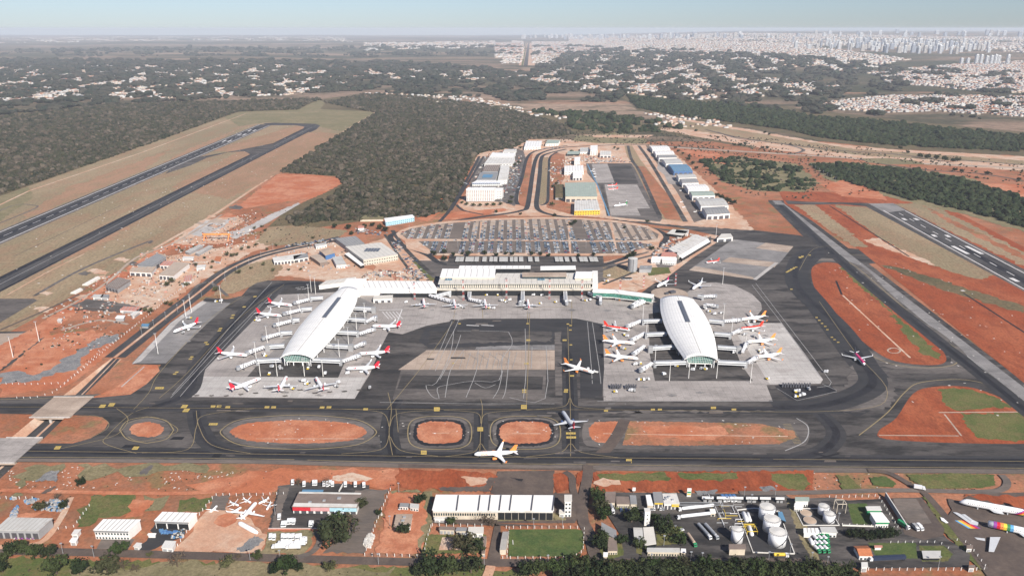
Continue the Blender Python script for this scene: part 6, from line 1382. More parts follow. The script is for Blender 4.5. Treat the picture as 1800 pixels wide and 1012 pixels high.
for i, x in enumerate([200, 228, 270, 300, 335, 390, 440, 466, 510, 540, 585, 610, 650, 715, 762, 905, 932, 975, 1025, 1078, 1106, 1150, 1178]):
    px, py = 750+x/4, 400+250/4; a = P(px, py); o = empty('carport', 'grey shade roof over parking bays behind the main terminal', 'carport', tuple(a), 0, 'carports behind the main terminal')
    rb = MB(); rb.prism([(0, 0), (7, 0), (7, 26), (0, 26)], 2.9, 3.1); rb.build('roof', ['roof_pale'], o); pb = MB()
    for y in (2, 13, 24): pb.tube((3.5, y, 0), (3.5, y, 2.9), .15, n=5); pb.box(3.5, y, 2.7, 6.4, .2, .2)
    pb.build('frame', ['metal_grey'], o)
# ---- buildings behind the terminal ----
o, q = B('hotel', 'white eight storey hotel slab with a grid of dark windows', 'hotel', m1, (76, 412), (275, 412), (92, 398), None, 27, 'roof_white', 'wall_white', units=3)
for f in range(8): face_strip(o, q[0], q[1], 2+f*3.1, 3.5+f*3.1, 15, .5, 'dark_glass', 'window', .12)
face_strip(o, q[0], q[1], .5, 25, 15, .93, 'pink_wall', 'pilaster', .2)
B('hotel_wing', 'lower white wing at the right end of the slab hotel', 'hotel', m1, (276, 420), (328, 420), (290, 402), None, 20, win=4)
B('shopping_hall', 'white hall with a blue front band behind the slab hotel', 'commercial building', m1, (118, 368), (318, 366), (150, 350), None, 8, win=14, fascia='blue_wall', seams=8)
B('courtyard_building', 'grey roofed building with blue skylight court', 'commercial building', m1, (150, 345), (285, 345), (178, 292), None, 8, 'roof_grey', win=10, units=3)
o, q = B('skylight_court', 'blue glass skylight block in the middle of the grey courtyard roof', 'skylight', m1, (190, 328), (258, 328), (200, 308), None, 9.5, 'roof_blue', 'blue_glass')
B('office_block', 'long white office block right of the grey courtyard building', 'office building', m1, (298, 350), (365, 345), (322, 246), None, 11, 'roof_dull', win=5, units=4)
B('warehouse', 'brown roofed warehouse north of the courtyard building', 'warehouse', m1, (190, 285), (300, 284), (215, 240), None, 9, 'roof_brown', 'wall_grey', door=3, seams=8)
B('warehouse', 'broad white roofed warehouse north of the brown roofed one', 'warehouse', m1, (205, 232), (400, 232), (235, 190), None, 9, 'roof_dull', win=9, units=3, seams=9)
B('warehouse', 'white roofed warehouse, second northmost in the left block', 'warehouse', m1, (240, 183), (410, 185), (262, 155), None, 8, 'roof_white', win=8)
B('warehouse', 'small white roofed warehouse at the north tip of the left block', 'warehouse', m1, (335, 148), (420, 148), (352, 130), None, 8, 'roof_dull', door=2)
B('factory_hall', 'white factory hall at the edge of the dark forest', 'industrial building', m1, (485, 118), (600, 112), (500, 72), (610, 72), 9, 'roof_white', win=6, seams=6)
B('factory_hall', 'pale green roofed hall right of the white hall by the forest', 'industrial building', m1, (635, 92), (725, 88), (650, 64), (740, 66), 9, 'roof_green', win=5)
B('cargo_hangar', 'large hangar with ribbed greenish tan roof beside the maintenance apron', 'hangar', m1, (775, 462), (1000, 462), (772, 366), (985, 362), 13, 'roof_green', 'wall_cream', door=6, seams=16, units=2)
o, q = B('cargo_terminal', 'cargo building with white roof and bright yellow front', 'cargo building', m1, (838, 562), (1020, 558), (840, 490), (1000, 486), 10, 'roof_dull', 'yellow_wall', fascia='yellow_wall', win=10, seams=10)
face_strip(o, q[0].lerp(q[1], .35), q[0].lerp(q[1], .75), 10.9, 12.2, 1, 0, 'sky_wall', 'roof_sign', .2)
B('hangar', 'white roofed hangar block left of the maintenance apron', 'hangar', m1, (768, 288), (905, 284), (768, 247), None, 10, 'roof_white', win=6, seams=7)
B('hangar', 'smaller white hangar below the white roofed hangar block', 'hangar', m1, (828, 326), (895, 324), (828, 290), None, 9, 'roof_white', door=3)
B('office_building', 'narrow white building standing tall among the northern sheds', 'office building', m1, (838, 212), (880, 210), (840, 186), None, 13, 'roof_white', win=3)
B('office_building', 'white block with tall wall at the top of the northern sheds', 'office building', m1, (950, 140), (1002, 138), (952, 104), None, 15, 'roof_white', win=3)
B('warehouse', 'white warehouse right of the tall northern block', 'warehouse', m1, (1018, 172), (1098, 172), (1020, 142), None, 8, 'roof_dull', door=3, seams=5)
B('warehouse', 'grey white shed left of the tall northern block', 'warehouse', m1, (878, 150), (945, 148), (880, 120), None, 7, 'roof_pale', win=4)
B('market_shed', 'long low shed with dark green shade in the northern yards', 'shed', m1, (785, 165), (872, 163), (795, 145), None, 6, 'roof_green', 'dark_void', seams=7)
B('annex', 'white annex on the left of the ribbed cargo hangar', 'shed', m1, (705, 470), (768, 470), (705, 376), None, 6, 'scrub_ground', 'wall_grey')
HG = [((1388, 132), (1515, 130), (1366, 106), 'roof_white', 'northmost white'), ((1412, 166), (1545, 164), (1396, 142), 'roof_white', 'second white'), ((1432, 190), (1562, 188), (1418, 170), 'roof_grey', 'dark grey'), ((1482, 232), (1602, 228), (1454, 198), 'roof_pale', 'cream grey'), ((1538, 286), (1672, 284), (1498, 236), 'roof_blue', 'blue'), ((1572, 332), (1700, 328), (1554, 306), 'roof_pale', 'pale ribbed'), ((1598, 368), (1715, 364), (1578, 338), 'roof_grey', 'blue grey'), ((1640, 414), (1790, 410), (1612, 380), 'roof_white', 'bright white'), ((1668, 458), (1830, 454), (1646, 426), 'roof_green', 'greenish'), ((1728, 528), (1925, 526), (1690, 474), 'roof_pale', 'large grey ribbed'), ((1770, 590), (1935, 580), (1735, 540), 'roof_grey', 'southmost dark')]
for a, b, c, rf, nm in HG:
    B('hangar', '%s roofed hangar in the diagonal row by the small taxiway' % nm, 'hangar', m1, a, b, c, None, 11, rf, 'wall_white' if rf != 'roof_blue' else 'blue_wall', ridge=2.2, seams=8, door=4, group='hangars in the diagonal row')
# taxiways of the small apron
S('hangar_apron', [m1(*p) for p in [(920, 230), (1240, 230), (1480, 590), (1440, 640), (1100, 605), (1050, 480), (1000, 380), (930, 300)]], 'worn_asphalt')
S('hangar_apron', [m1(*p) for p in [(1190, 105), (1245, 105), (1300, 200), (1640, 640), (1440, 620), (1250, 240), (1210, 180)]], 'dry_grass')
S('soil_patch', [m1(*p) for p in [(1280, 250), (1330, 250), (1520, 480), (1590, 630), (1480, 620), (1380, 470), (1330, 400)]], 'red_soil', jit=2)
S('hangar_apron', [m1(*p) for p in [(1340, 105), (1375, 110), (1500, 260), (1640, 440), (1760, 620), (1680, 645), (1560, 430), (1420, 230)]], 'tan_asphalt')
S('hangar_apron', [m1(*p) for p in [(1430, 200), (1460, 220), (1580, 360), (1600, 380), (1500, 375), (1470, 310), (1420, 270)]], 'concrete')
S('concrete_slab', [m1(*p) for p in [(960, 236), (1070, 232), (1122, 366), (995, 368)]], 'concrete'); S('dark_slab', [m1(*p) for p in [(1075, 232), (1230, 232), (1290, 370), (1125, 372)]], 'asphalt')
S('concrete_slab', [m1(*p) for p in [(1050, 378), (1280, 380), (1370, 545), (1280, 548), (1305, 598), (1095, 598)]], 'concrete')
for L, w in (([(1215, 105), (1240, 200), (1300, 290), (1420, 560), (1440, 620)], 9), ([(1290, 105), (1360, 200), (1480, 400), (1620, 640)], 10), ([(1030, 385), (1080, 600)], 8), ([(1380, 490), (1440, 600)], 10)): road('small_taxiway', [m1(*p) for p in L], w, 'asphalt', 4)
for L in ([(930, 235), (1000, 380), (1085, 600)],): road('apron_marking', [m1(*p) for p in L], 3, 'roof_blue', 0)
# right of the car park
o, q = B('toll_canopy', 'cream canopy beside the bend of the car park loop', 'canopy', m1, (1488, 722), (1600, 738), (1530, 692), (1640, 706), 5, 'roof_cream', 'dark_void')
B('passenger_block', 'long beige grey roofed building stepping diagonally along the right apron', 'airport building', rr3, (455, 158), (618, 62), (395, 118), (545, 38), 7, 'roof_dull', 'wall_white', win=16, units=6, seams=12)
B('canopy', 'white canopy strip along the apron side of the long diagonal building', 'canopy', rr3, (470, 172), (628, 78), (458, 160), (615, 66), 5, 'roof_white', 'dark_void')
B('fire_station', 'pink roofed building beside the silver silo', 'building', rr3, (352, 160), (440, 162), (362, 137), (445, 138), 7, 'roof_pink', 'wall_white', win=7)
B('office_building', 'white two storey block left of the pink roofed building', 'office building', rr3, (298, 178), (352, 180), (305, 160), (356, 162), 7, 'roof_white', win=6)
B('office_building', 'white two storey block in front of the pink roofed building', 'office building', rr3, (358, 182), (440, 188), (364, 166), (444, 170), 7, 'roof_white', win=8)
B('fire_garage', 'white building with dark gable at the far end of the long diagonal building', 'garage', rr3, (665, 62), (755, 55), (690, 36), (740, 34), 7, 'roof_cream', 'wall_white', door=2)
B('shed', 'small white shed between the loop bend and the long diagonal building', 'shed', rr3, (430, 30), (505, 34), (440, 12), (510, 14), 5, 'roof_dull', win=5)
p = P(*rr3(194, 240)); o = empty('silo', 'tall silver cylindrical water tank behind the glazed bridge', 'tank', tuple(p)); mb = MB(); mb.tube((0, 0, 0), (0, 0, 21), 7.6, 7.6, 28); mb.build('shell', ['metal_grey'], o, False)
mb = MB(); mb.tube((0, 0, 21), (0, 0, 22.2), 7.7, 2.0, 28); mb.build('roof', ['roof_pale'], o); mb = MB(); [mb.tube((0, 0, z), (0, 0, z+.3), 7.75, 7.75, 28) for z in (3, 6, 9, 12, 15, 18)]; mb.build('hoop', ['metal_grey'], o)
mb = MB(); mb.box(0, -7.9, 0, .6, .3, 21); mb.build('ladder', ['metal_dark'], o)
B('pump_house', 'grey box building with green plant on its roof beside the silo', 'utility building', rr3, (232, 232), (300, 232), (238, 212), None, 6, 'roof_grey', 'metal_grey', units=3)
for i, x in enumerate((152, 166, 180)):
    p = P(*rr3(x, 288)); o = empty('round_basin', 'round dark basin left of the pink tailed airliner', 'basin', tuple(p), 0, 'round basins'); mb = MB(); mb.tube((0, 0, 0), (0, 0, 2.2), 4.2, 4.2, 20); mb.build('wall', ['wall_grey'], o); mb = MB(); mb.tube((0, 0, 2.2), (0, 0, 2.35), 3.6, 3.6, 20); mb.build('water', ['dark_void'], o)
# left of the terminal
o, q = B('catering_hall', 'broad cream flat roofed hall left of the main terminal', 'airport building', w5, (955, 508), (1200, 470), (828, 415), (1080, 385), 10, 'roof_cream', 'fascia_tan', win=14, seams=8)
c = sum((v for v in q), Vector())/4; sb = MB()
for i in range(5): sb.box(c.x-10+i*5, c.y+3, 10.6, 4.2, 20, .5, -.06)
sb.build('solar_panel', ['skylight'], o)
B('freight_shed', 'grey ribbed roof shed behind the broad cream hall', 'warehouse', w5, (832, 412), (965, 394), (755, 357), (900, 340), 8, 'roof_grey', 'wall_grey', seams=7)
B('canopy', 'long white loading canopy along the broad cream hall', 'canopy', w5, (935, 550), (962, 542), (822, 465), (852, 455), 5, 'roof_white', 'dark_void')
B('shed', 'tan roofed shed with a blue end wall', 'shed', w5, (688, 478), (756, 458), (642, 442), (708, 420), 8, 'roof_tan', 'blue_wall', ridge=1.5)
B('shed', 'brown roofed shed near the road bend left of the cream hall', 'shed', w5, (650, 530), (706, 520), (575, 480), (642, 465), 6, 'roof_tan', 'roof_brown', ridge=1.2, seams=6)
B('shed', 'long pale shed beside the inner side of the access road', 'shed', w5, (325, 520), (468, 506), (315, 492), (545, 458), 6, 'roof_dull', 'wall_white', door=6)
B('shed', 'grey roofed shed right of the long pale shed', 'shed', w5, (466, 506), (570, 488), (462, 480), (560, 462), 6, 'roof_grey', 'wall_white', door=3)
B('shed', 'small white shed row below the freight shed', 'shed', w5, (765, 545), (838, 540), (735, 490), (800, 480), 6, 'roof_pale', 'wall_white', win=4)
B('shed', 'pale roofed shed at the top of the left freight yard', 'shed', w5, (620, 415), (700, 400), (612, 398), (690, 386), 5, 'roof_pale', 'wall_white', win=4)
B('training_block', 'pale building with a blue glass front at the edge of the forest', 'office building', w5, (1110, 240), (1315, 206), (1100, 216), (1300, 190), 9, 'roof_white', 'sky_wall', win=14, wmat='blue_glass')
B('small_house', 'small white house with round tower near the forest edge', 'house', w5, (915, 285), (960, 282), (920, 268), (962, 266), 6, 'roof_pink', 'wall_white', win=3)
B('terraced_yard', 'cream walled enclosure left of the blue fronted building', 'building', w5, (930, 225), (1095, 222), (960, 195), (1100, 195), 4, 'olive_grass', 'wall_cream')
# works yards on the far left
WK = [((1068, 552), (1170, 490), (965, 542), (1105, 462), 9, 'roof_grey', 'wall_grey', 'long dark grey roofed hall in the left works yard', 9), ((908, 590), (1065, 598), (925, 562), (1100, 555), 7, 'roof_tan', 'wall_white', 'tan roofed white hall below the dark grey hall', 7), ((1115, 612), (1218, 620), (1228, 522), (1332, 530), 8, 'roof_tan', 'wall_white', 'long tan roofed hall right of the dark grey hall', 10), ((1122, 545), (1225, 548), (1155, 515), (1245, 517), 6, 'roof_pink', 'wall_white', 'pink roofed shed between the grey and tan halls', 5), ((738, 690), (826, 712), (830, 628), (920, 652), 7, 'roof_brown', 'wall_grey', 'brown roofed hall in the lower works yard', 8), ((1290, 660), (1345, 655), (1300, 620), (1350, 612), 4, 'roof_pink', 'wall_white', 'low pink roofed shed by the access road', 4),
      ((1505, 512), (1550, 520), (1520, 482), (1560, 488), 4, 'roof_tile', 'wall_white', 'small red roofed house near the access road', 0), ((808, 918), (870, 920), (825, 898), (882, 898), 4, 'roof_white', 'wall_grey', 'small white roofed hut on the red ground near the road', 0), ((992, 972), (1042, 975), (1000, 956), (1052, 958), 3, 'roof_blue', 'wall_grey', 'bright blue roofed hut near the access road', 0), ((930, 905), (1010, 850), (915, 890), (990, 845), 4, 'roof_dull', 'wall_white', 'narrow pale hut beside the access road fence', 0), ((840, 860), (1000, 870), (870, 835), (1010, 840), 4, 'roof_pink', 'wall_white', 'row of pink roofed site huts', 6), ((650, 770), (720, 770), (660, 752), (730, 750), 4, 'roof_pale', 'wall_white', 'white site hut on the pale ground, left one', 0), ((705, 770), (760, 775), (720, 750), (770, 752), 4, 'roof_grey', 'wall_white', 'grey roofed site hut, right of the white one', 0), ((1280, 500), (1360, 500), (1290, 484), (1365, 484), 4, 'roof_dull', 'wall_white', 'low white hut right of the dark grey hall', 0), ((1300, 450), (1330, 460), (1400, 400), (1430, 405), 4, 'roof_pale', 'wall_grey', 'slender pale shed in a row north of the halls, left one', 5), ((1370, 460), (1395, 468), (1470, 405), (1495, 410), 4, 'roof_pale', 'wall_grey', 'slender pale shed in a row north of the halls, right one', 5), ((400, 935), (432, 938), (410, 920), (440, 920), 3, 'roof_dull', 'wall_white', 'lonely white hut on the red ground at the far left', 0), ((1380, 570), (1440, 560), (1385, 545), (1450, 540), 4, 'roof_dull', 'wall_white', 'white shed beside the dark trees at the road', 0)]
for a, b, c, d_, h_, rf, wl, lb, sm in WK: B('works_hall' if h_ > 5 else 'site_hut', lb, 'industrial building' if h_ > 5 else 'hut', n0, a, b, c, d_, h_, rf, wl, seams=sm, door=(4 if h_ > 5 else 1))
o = empty('gantry_crane', 'orange gantry crane over the casting yard', 'crane', tuple(P(382, 422)))
for nm, pts in (('leg', [(-22, 0)]), ('leg', [(22, 0)])):
    mb = MB(); x = pts[0][0]; mb.tube((x, -8, 0), (x, 0, 10), .8, n=5); mb.tube((x, 8, 0), (x, 0, 10), .8, n=5); mb.build('leg', ['livery_orange'], o)
mb = MB(); mb.box(0, 0, 10, 50, 2.4, 2.4); mb.build('girder', ['livery_orange'], o); mb = MB(); mb.box(5, 0, 8.2, 3, 3, 1.8); mb.build('hoist', ['metal_dark'], o)
for i, (a, b) in enumerate(((n0(595, 690), n0(700, 632)), (n0(512, 748), n0(590, 708)))):
    A_, B_ = P(*a), P(*b); d_ = B_-A_; o = empty('tent_row', 'long white covered stack along the soil track, %s one' % ('upper', 'lower')[i], 'storage tent', tuple((A_+B_)/2), math.atan2(d_.y, d_.x))
    mb = MB(); n = int(d_.length/9)
    for k in range(n): x = -d_.length/2+9*(k+.5); mb.loft([[Vector((x+s, y*4.2, z)) for y, z in ((-1, 0), (-.8, 2.5), (0, 3.8), (.8, 2.5), (1, 0))] for s in (-4.1, 4.1)])
    mb.build('cover', ['roof_dull'], o); mb = MB(); mb.box(0, 0, 0, d_.length, 7, .4); mb.build('pallet_base', ['roof_brown'], o)
# clutter nobody could count
random.seed(31)
for i in range(26):
    x = random.uniform(300, 1700); y = 1010-x*.5+random.uniform(-130, 60); s = random.uniform(25, 70)
    S('dust_patch', [n0(x-s, y), (n0(x, y-s*.35)), n0(x+s, y-s*.1), n0(x+s*.5, y+s*.3)], random.choice(['pale_soil', 'tan_concrete', 'pale_soil', 'worn_asphalt', 'dry_grass']), jit=4)
plain('clutter_white', (.48, .45, .41), .7); plain('clutter_blue', (.10, .22, .38), .7); plain('clutter_rust', (.28, .13, .08), .8); plain('clutter_dark', (.06, .06, .06), .8)
def clutter(name, px, n, smin, smax, h, label, mats=('clutter_white', 'clutter_white', 'roof_dull', 'wall_grey', 'clutter_rust', 'clutter_dark', 'roof_tan', 'roof_brown', 'roof_pink', 'clutter_rust', 'wall_grey'), seed=0):
    poly = wp(px); r = np.random.RandomState(seed+5); xs = [p[0] for p in poly]; ys = [p[1] for p in poly]; mb = MB(); c = 0
    while c < n:
        X_ = r.uniform(min(xs), max(xs), 400); Y_ = r.uniform(min(ys), max(ys), 400); ok = pip(X_, Y_, poly)&(vn(X_, Y_, 45, seed) > -.2)
        for x, y in zip(X_[ok], Y_[ok]):
            mb.m = r.randint(len(mats)); mb.box(x, y, 0, r.uniform(smin, smax), r.uniform(smin, smax)*.6, h*r.uniform(.3, 1.3), r.uniform(0, 3.14)); c += 1
            if c >= n: break
    return tag(mb.build(name, list(mats)), label, kind='stuff')
clutter('site_clutter', [n0(*p) for p in [(300, 900), (520, 760), (640, 690), (720, 640), (900, 560), (1000, 460), (1240, 390), (1460, 280), (1800, 150), (1800, 400), (1500, 480), (1330, 700), (1100, 820), (900, 960), (600, 950)]], 900, .9, 4, 1.6, 'scattered building materials and debris on the left works ground')
clutter('yard_clutter', [w5(*p) for p in [(940, 640), (990, 590), (1300, 560), (1340, 640), (1250, 655), (950, 650)]], 260, 1.5, 5, 2.2, 'crowded containers and stores behind the white concourse', seed=1)
clutter('yard_clutter', [w5(*p) for p in [(320, 480), (600, 400), (760, 380), (900, 560), (700, 620), (420, 560)]], 120, 1.5, 4, 2, 'scattered stores around the freight sheds', seed=2)
clutter('town_clutter', [m1(*p) for p in [(660, 220), (900, 160), (1240, 200), (930, 240), (760, 480), (680, 440)]], 260, 2, 7, 3, 'small sheds and stores between the northern hangars', seed=3)
clutter('town_clutter', [m1(*p) for p in [(120, 400), (200, 170), (420, 130), (470, 160), (430, 420), (340, 480)]], 260, 2, 7, 3, 'small sheds and stores around the warehouses behind the hotel', seed=4)
clutter('town_clutter', [rr3(*p) for p in [(300, 140), (420, 60), (560, 30), (620, 60), (500, 160), (380, 200), (300, 190)]], 170, 2, 6, 2.5, 'small sheds and plant around the long diagonal building', seed=5)
clutter('rubble', r0([(380, 40), (600, 30), (700, 90), (620, 200), (450, 200), (300, 180)]), 120, .8, 2.5, .8, 'loose rubble on the earth works at the far left', seed=6)
S('track', [n0(*p) for p in [(500, 830), (620, 780), (800, 800), (1000, 840), (900, 880), (560, 860)]], 'worn_asphalt', jit=3)
for L, w in (([(300, 920), (520, 810), (760, 660), (960, 490), (1240, 380), (1560, 190)], 5), ([(560, 830), (540, 860), (620, 850), (900, 870), (1050, 830)], 6), ([(0, 1000), (300, 870), (560, 750)], 4), ([(430, 1000), (700, 930), (900, 960)], 5)): road('dirt_track', [n0(*p) for p in L], w, 'tan_concrete' if w == 5 else 'brown_road', 4)
# ================= FOREGROUND PLOTS =================
for px, m, j in (([(-300, 985), (0, 978), (250, 986), (720, 997), (930, 1001), (940, 1060), (-300, 1060)], 'green_grass', 3), ([(100, 1000), (400, 985), (700, 1000), (600, 1030), (200, 1030)], 'olive_grass', 6), ([r8(*p) for p in [(80, 380), (120, 230), (180, 160), (420, 150), (440, 200), (300, 250), (180, 260), (150, 380)]], 'olive_grass', 5), ([r8(*p) for p in [(540, 150), (1480, 140), (1450, 210), (1180, 200), (960, 230), (560, 260)]], 'olive_grass', 6),
    ([r8(*p) for p in [(650, 360), (960, 370), (900, 470), (840, 520), (700, 520), (620, 590), (500, 590), (560, 500), (620, 430)]], 'green_grass', 4), ([r8(*p) for p in [(1220, 470), (1260, 400), (1500, 370), (1440, 450), (1400, 480)]], 'green_grass', 4), ([r8(*p) for p in [(1000, 380), (1190, 360), (1130, 470), (1040, 470)]], 'olive_grass', 4), ([r8(*p) for p in [(930, 400), (1100, 400), (1010, 500), (900, 520)]], 'bright_red_soil', 3), ([r8(*p) for p in [(100, 500), (340, 480), (250, 520), (100, 520)]], 'bright_red_soil', 3),
    ([r8(*p) for p in [(0, 640), (400, 620), (460, 480), (520, 470), (600, 640), (1000, 650), (1000, 740), (0, 740)]], 'red_soil', 4), ([r8(*p) for p in [(680, 740), (720, 660), (950, 670), (900, 745)]], 'tan_asphalt', 0), ([r8(*p) for p in [(1090, 560), (1320, 570), (1290, 640), (1000, 770), (940, 770), (1060, 660)]], 'dark_asphalt', 3),
    ([r8(*p) for p in [(1360, 580), (1480, 450), (1640, 460), (1760, 560), (1900, 640), (1850, 770), (1240, 765)]], 'pale_soil', 4), ([r8(*p) for p in [(1500, 370), (1620, 365), (1580, 470), (1480, 460)]], 'tan_asphalt', 1), ([r8(*p) for p in [(1480, 500), (1640, 500), (1660, 560), (1560, 600)]], 'bright_red_soil', 4), ([r8(*p) for p in [(1300, 300), (1900, 180), (2800, 190), (2780, 320), (2200, 260), (1900, 360), (1500, 340)]], 'bright_red_soil', 6),
    ([r3c(*p) for p in [(560, 280), (660, 270), (1200, 290), (1180, 500), (900, 560), (880, 600), (490, 600)]], 'asphalt', 1), ([r3c(*p) for p in [(570, 300), (640, 310), (590, 440), (570, 600), (510, 590)]], 'tan_asphalt', 1), ([r3c(*p) for p in [(480, 620), (800, 610), (790, 720), (720, 780), (440, 770)]], 'olive_grass', 3), ([r3c(*p) for p in [(1100, 330), (1330, 320), (1160, 770), (860, 770), (1060, 600)]], 'tan_asphalt', 3),
    ([r3c(*p) for p in [(1330, 340), (1600, 350), (1620, 560), (1560, 770), (1240, 770), (1290, 600)]], 'bright_red_soil', 2), ([r3c(*p) for p in [(1560, 780), (1640, 580), (1640, 340), (1600, 340), (1500, 330), (1350, 335), (1360, 345), (1560, 345), (1600, 560), (1540, 700)]], 'olive_grass', 3),
    ([r7b(*p) for p in [(200, 640), (620, 640), (600, 770), (160, 780)]], 'green_grass', 1), ([r7b(*p) for p in [(285, 750), (310, 660), (440, 660), (440, 748)]], 'pale_soil', 0), ([r7b(*p) for p in [(650, 350), (700, 195), (1100, 190), (1090, 350), (1220, 350), (1300, 470), (1240, 560), (1100, 580), (680, 560), (620, 850), (720, 850), (720, 580), (240, 560), (240, 480), (1100, 480)]], 'brown_road', 0),
    ([r7b(*p) for p in [(700, 490), (1170, 490), (1180, 540), (700, 545)]], 'olive_grass', 1), ([r7b(*p) for p in [(780, 605), (1250, 602), (1298, 612), (1305, 720), (1290, 750), (1230, 795), (775, 795)]], 'lawn', 0), ([r7b(*p) for p in [(1090, 210), (1160, 205), (1195, 240), (1200, 320), (1120, 350), (1090, 300)]], 'deep_red_soil', 1), ([r7b(*p) for p in [(1255, 210), (1300, 190), (1310, 220), (1270, 300), (1250, 270)]], 'deep_red_soil', 1),
    ([r7b(*p) for p in [(0, 180), (640, 200), (700, 230), (620, 330), (0, 310)]], 'deep_red_soil', 4), ([r7b(*p) for p in [(440, 230), (620, 240), (640, 280), (500, 300)]], 'pale_soil', 2),
    ([r5b(*p) for p in [(60, 140), (1200, 130), (1800, 120), (1800, 290), (60, 290)]], 'deep_red_soil', 2), ([r5b(*p) for p in [(80, 150), (620, 140), (680, 190), (400, 210), (110, 190)]], 'green_grass', 3), ([r5b(*p) for p in [(720, 145), (1190, 145), (1210, 190), (900, 200), (740, 180)]], 'green_grass', 3), ([r5b(*p) for p in [(1460, 150), (1720, 150), (1770, 230), (1720, 285), (1600, 270), (1470, 200)]], 'green_grass', 1), ([r5b(*p) for p in [(60, 200), (260, 200), (280, 240), (100, 250)]], 'pale_soil', 3),
    ([r6b(*p) for p in [(480, 150), (560, 140), (660, 240), (520, 245)]], 'green_grass', 2), ([r6b(*p) for p in [(710, 160), (830, 150), (900, 200), (880, 230), (740, 215)]], 'lawn', 1), ([r6b(*p) for p in [(980, 140), (1300, 130), (1590, 140), (1595, 215), (1500, 235), (1120, 240), (1010, 180)]], 'green_grass', 1), ([r6b(*p) for p in [(1090, 300), (1130, 290), (1300, 500), (1560, 800), (1490, 810), (1290, 600), (1240, 540)]], 'green_grass', 2), ([r6b(*p) for p in [(1280, 320), (1500, 280), (1800, 260), (2300, 300), (2300, 900), (1640, 880), (1420, 640), (1250, 440)]], 'brown_road', 5), ([r6b(*p) for p in [(1360, 280), (1800, 290), (2200, 330), (1800, 380), (1500, 320)]], 'deep_red_soil', 3)):
    S('plot', px, m, jit=j)
S('depot_yard', [(1062, 866), (1290, 868), (1380, 870), (1395, 880), (1440, 965), (1435, 990), (1055, 990), (1075, 950), (1090, 940), (1068, 905)], 'asphalt')
S('depot_yard', [r6b(*p) for p in [(130, 310), (450, 300), (560, 320), (800, 310), (930, 520), (1150, 480), (1260, 590), (1420, 700), (1410, 790), (700, 800), (400, 790), (230, 620)]], 'asphalt')
S('depot_yard', [r6b(*p) for p in [(870, 305), (1080, 300), (1240, 520), (1230, 570), (1100, 600), (960, 560)]], 'brown_road'); S('yard_slab', [r6b(*p) for p in [(880, 310), (1040, 310), (1150, 480), (1010, 500), (900, 370)]], 'tan_asphalt')
for q, m in (([(560, 345), (690, 340), (760, 490), (600, 490), (570, 400)], 'lawn'), ([(700, 620), (1040, 620), (1050, 730), (770, 730)], 'lawn'), ([(1060, 640), (1240, 640), (1300, 700), (1260, 750), (1080, 750)], 'green_grass'), ([(400, 780), (560, 790), (560, 900), (380, 900)], 'olive_grass')): S('depot_lawn', [r6b(*p) for p in q], m, jit=.6)
for q in ([(550, 570), (760, 570), (790, 700), (560, 720)], [(390, 680), (450, 690), (440, 790), (400, 780)], [(90, 650), (280, 690), (300, 790), (200, 830), (120, 820)], [(240, 380), (400, 385), (400, 430), (230, 430)]): S('depot_lawn', [r5b(*p) for p in q], 'green_grass', jit=.6)
S('embankment', [r5b(*p) for p in [(1580, 350), (1640, 360), (1760, 600), (1850, 830), (1780, 820), (1680, 640)]], 'olive_grass', jit=1)
road('front_road', [(-80, 968), (100, 970.5), (300, 976), (500, 982), (750, 989), (1000, 990), (1200, 989), (1440, 991), (1500, 1012)], 8.5, 'brown_road')
road('lane', [r7b(*p) for p in [(1335, 150), (1330, 240), (1300, 400), (1300, 540), (1345, 640), (1390, 830)]], 9, 'brown_road'); road('lane', [r7b(*p) for p in [(1170, 200), (1220, 240), (1230, 330), (1280, 440)]], 6, 'brown_road')
road('lane', [r7b(*p) for p in [(650, 860), (640, 900), (600, 1000)]], 7, 'pale_soil')
road('lane', [r6b(*p) for p in [(-200, 270), (300, 265), (900, 250), (1500, 260), (1650, 240), (1680, 190), (1640, 140)]], 6, 'tan_asphalt'); road('lane', [r6b(*p) for p in [(700, 110), (850, 130), (1000, 210), (1100, 270), (1250, 440), (1500, 760), (1600, 900)]], 6, 'brown_road')
road('lane', [r8(*p) for p in [(-20, 730), (280, 700), (420, 540), (500, 380)]], 5, 'pale_soil'); road('lane', [r8(*p) for p in [(0, 330), (400, 340), (900, 350), (1500, 340), (2400, 230)]], 5, 'bright_red_soil')
road('lane', [r3c(*p) for p in [(700, 800), (800, 760), (850, 680), (820, 620)]], 5, 'tan_asphalt')
road('field_marking', [r7b(*p) for p in [(805, 680), (808, 712)]], .5, 'white_paint', 0)
# buildings
B('works_hall', 'long grey roofed hall with a pale roof panel at the left frame edge', 'industrial building', r8, (-40, 606), (272, 612), (60, 517), (372, 524), 8, 'roof_pale', 'wall_grey', door=6, seams=10)
B('white_hangar', 'white hangar with flat white roof left of the blue stock yard', 'warehouse', r8, (655, 606), (905, 612), (727, 530), (990, 532), 8.5, 'roof_white', 'wall_white', win=11, seams=8, fascia='roof_grey')
o, q = B('open_warehouse', 'white open fronted warehouse above the blue stock yard', 'warehouse', r8, (1083, 540), (1330, 549), (1142, 478), (1388, 486), 7.5, 'roof_white', 'wall_white', fascia='roof_grey', seams=6); face_strip(o, q[0], q[1], .2, 5.4, 3, .12, 'dark_void', 'opening', .1)
B('gate_hut', 'white hut below the blue stock yard, larger of two', 'hut', r8, (1132, 730), (1216, 736), (1162, 680), (1240, 684), 4, 'roof_dull', 'wall_white', door=2)
B('gate_hut', 'white hut below the blue stock yard, smaller of two', 'hut', r8, (935, 722), (974, 726), (962, 694), (1000, 698), 3.5, 'roof_dull', 'wall_white', door=1)
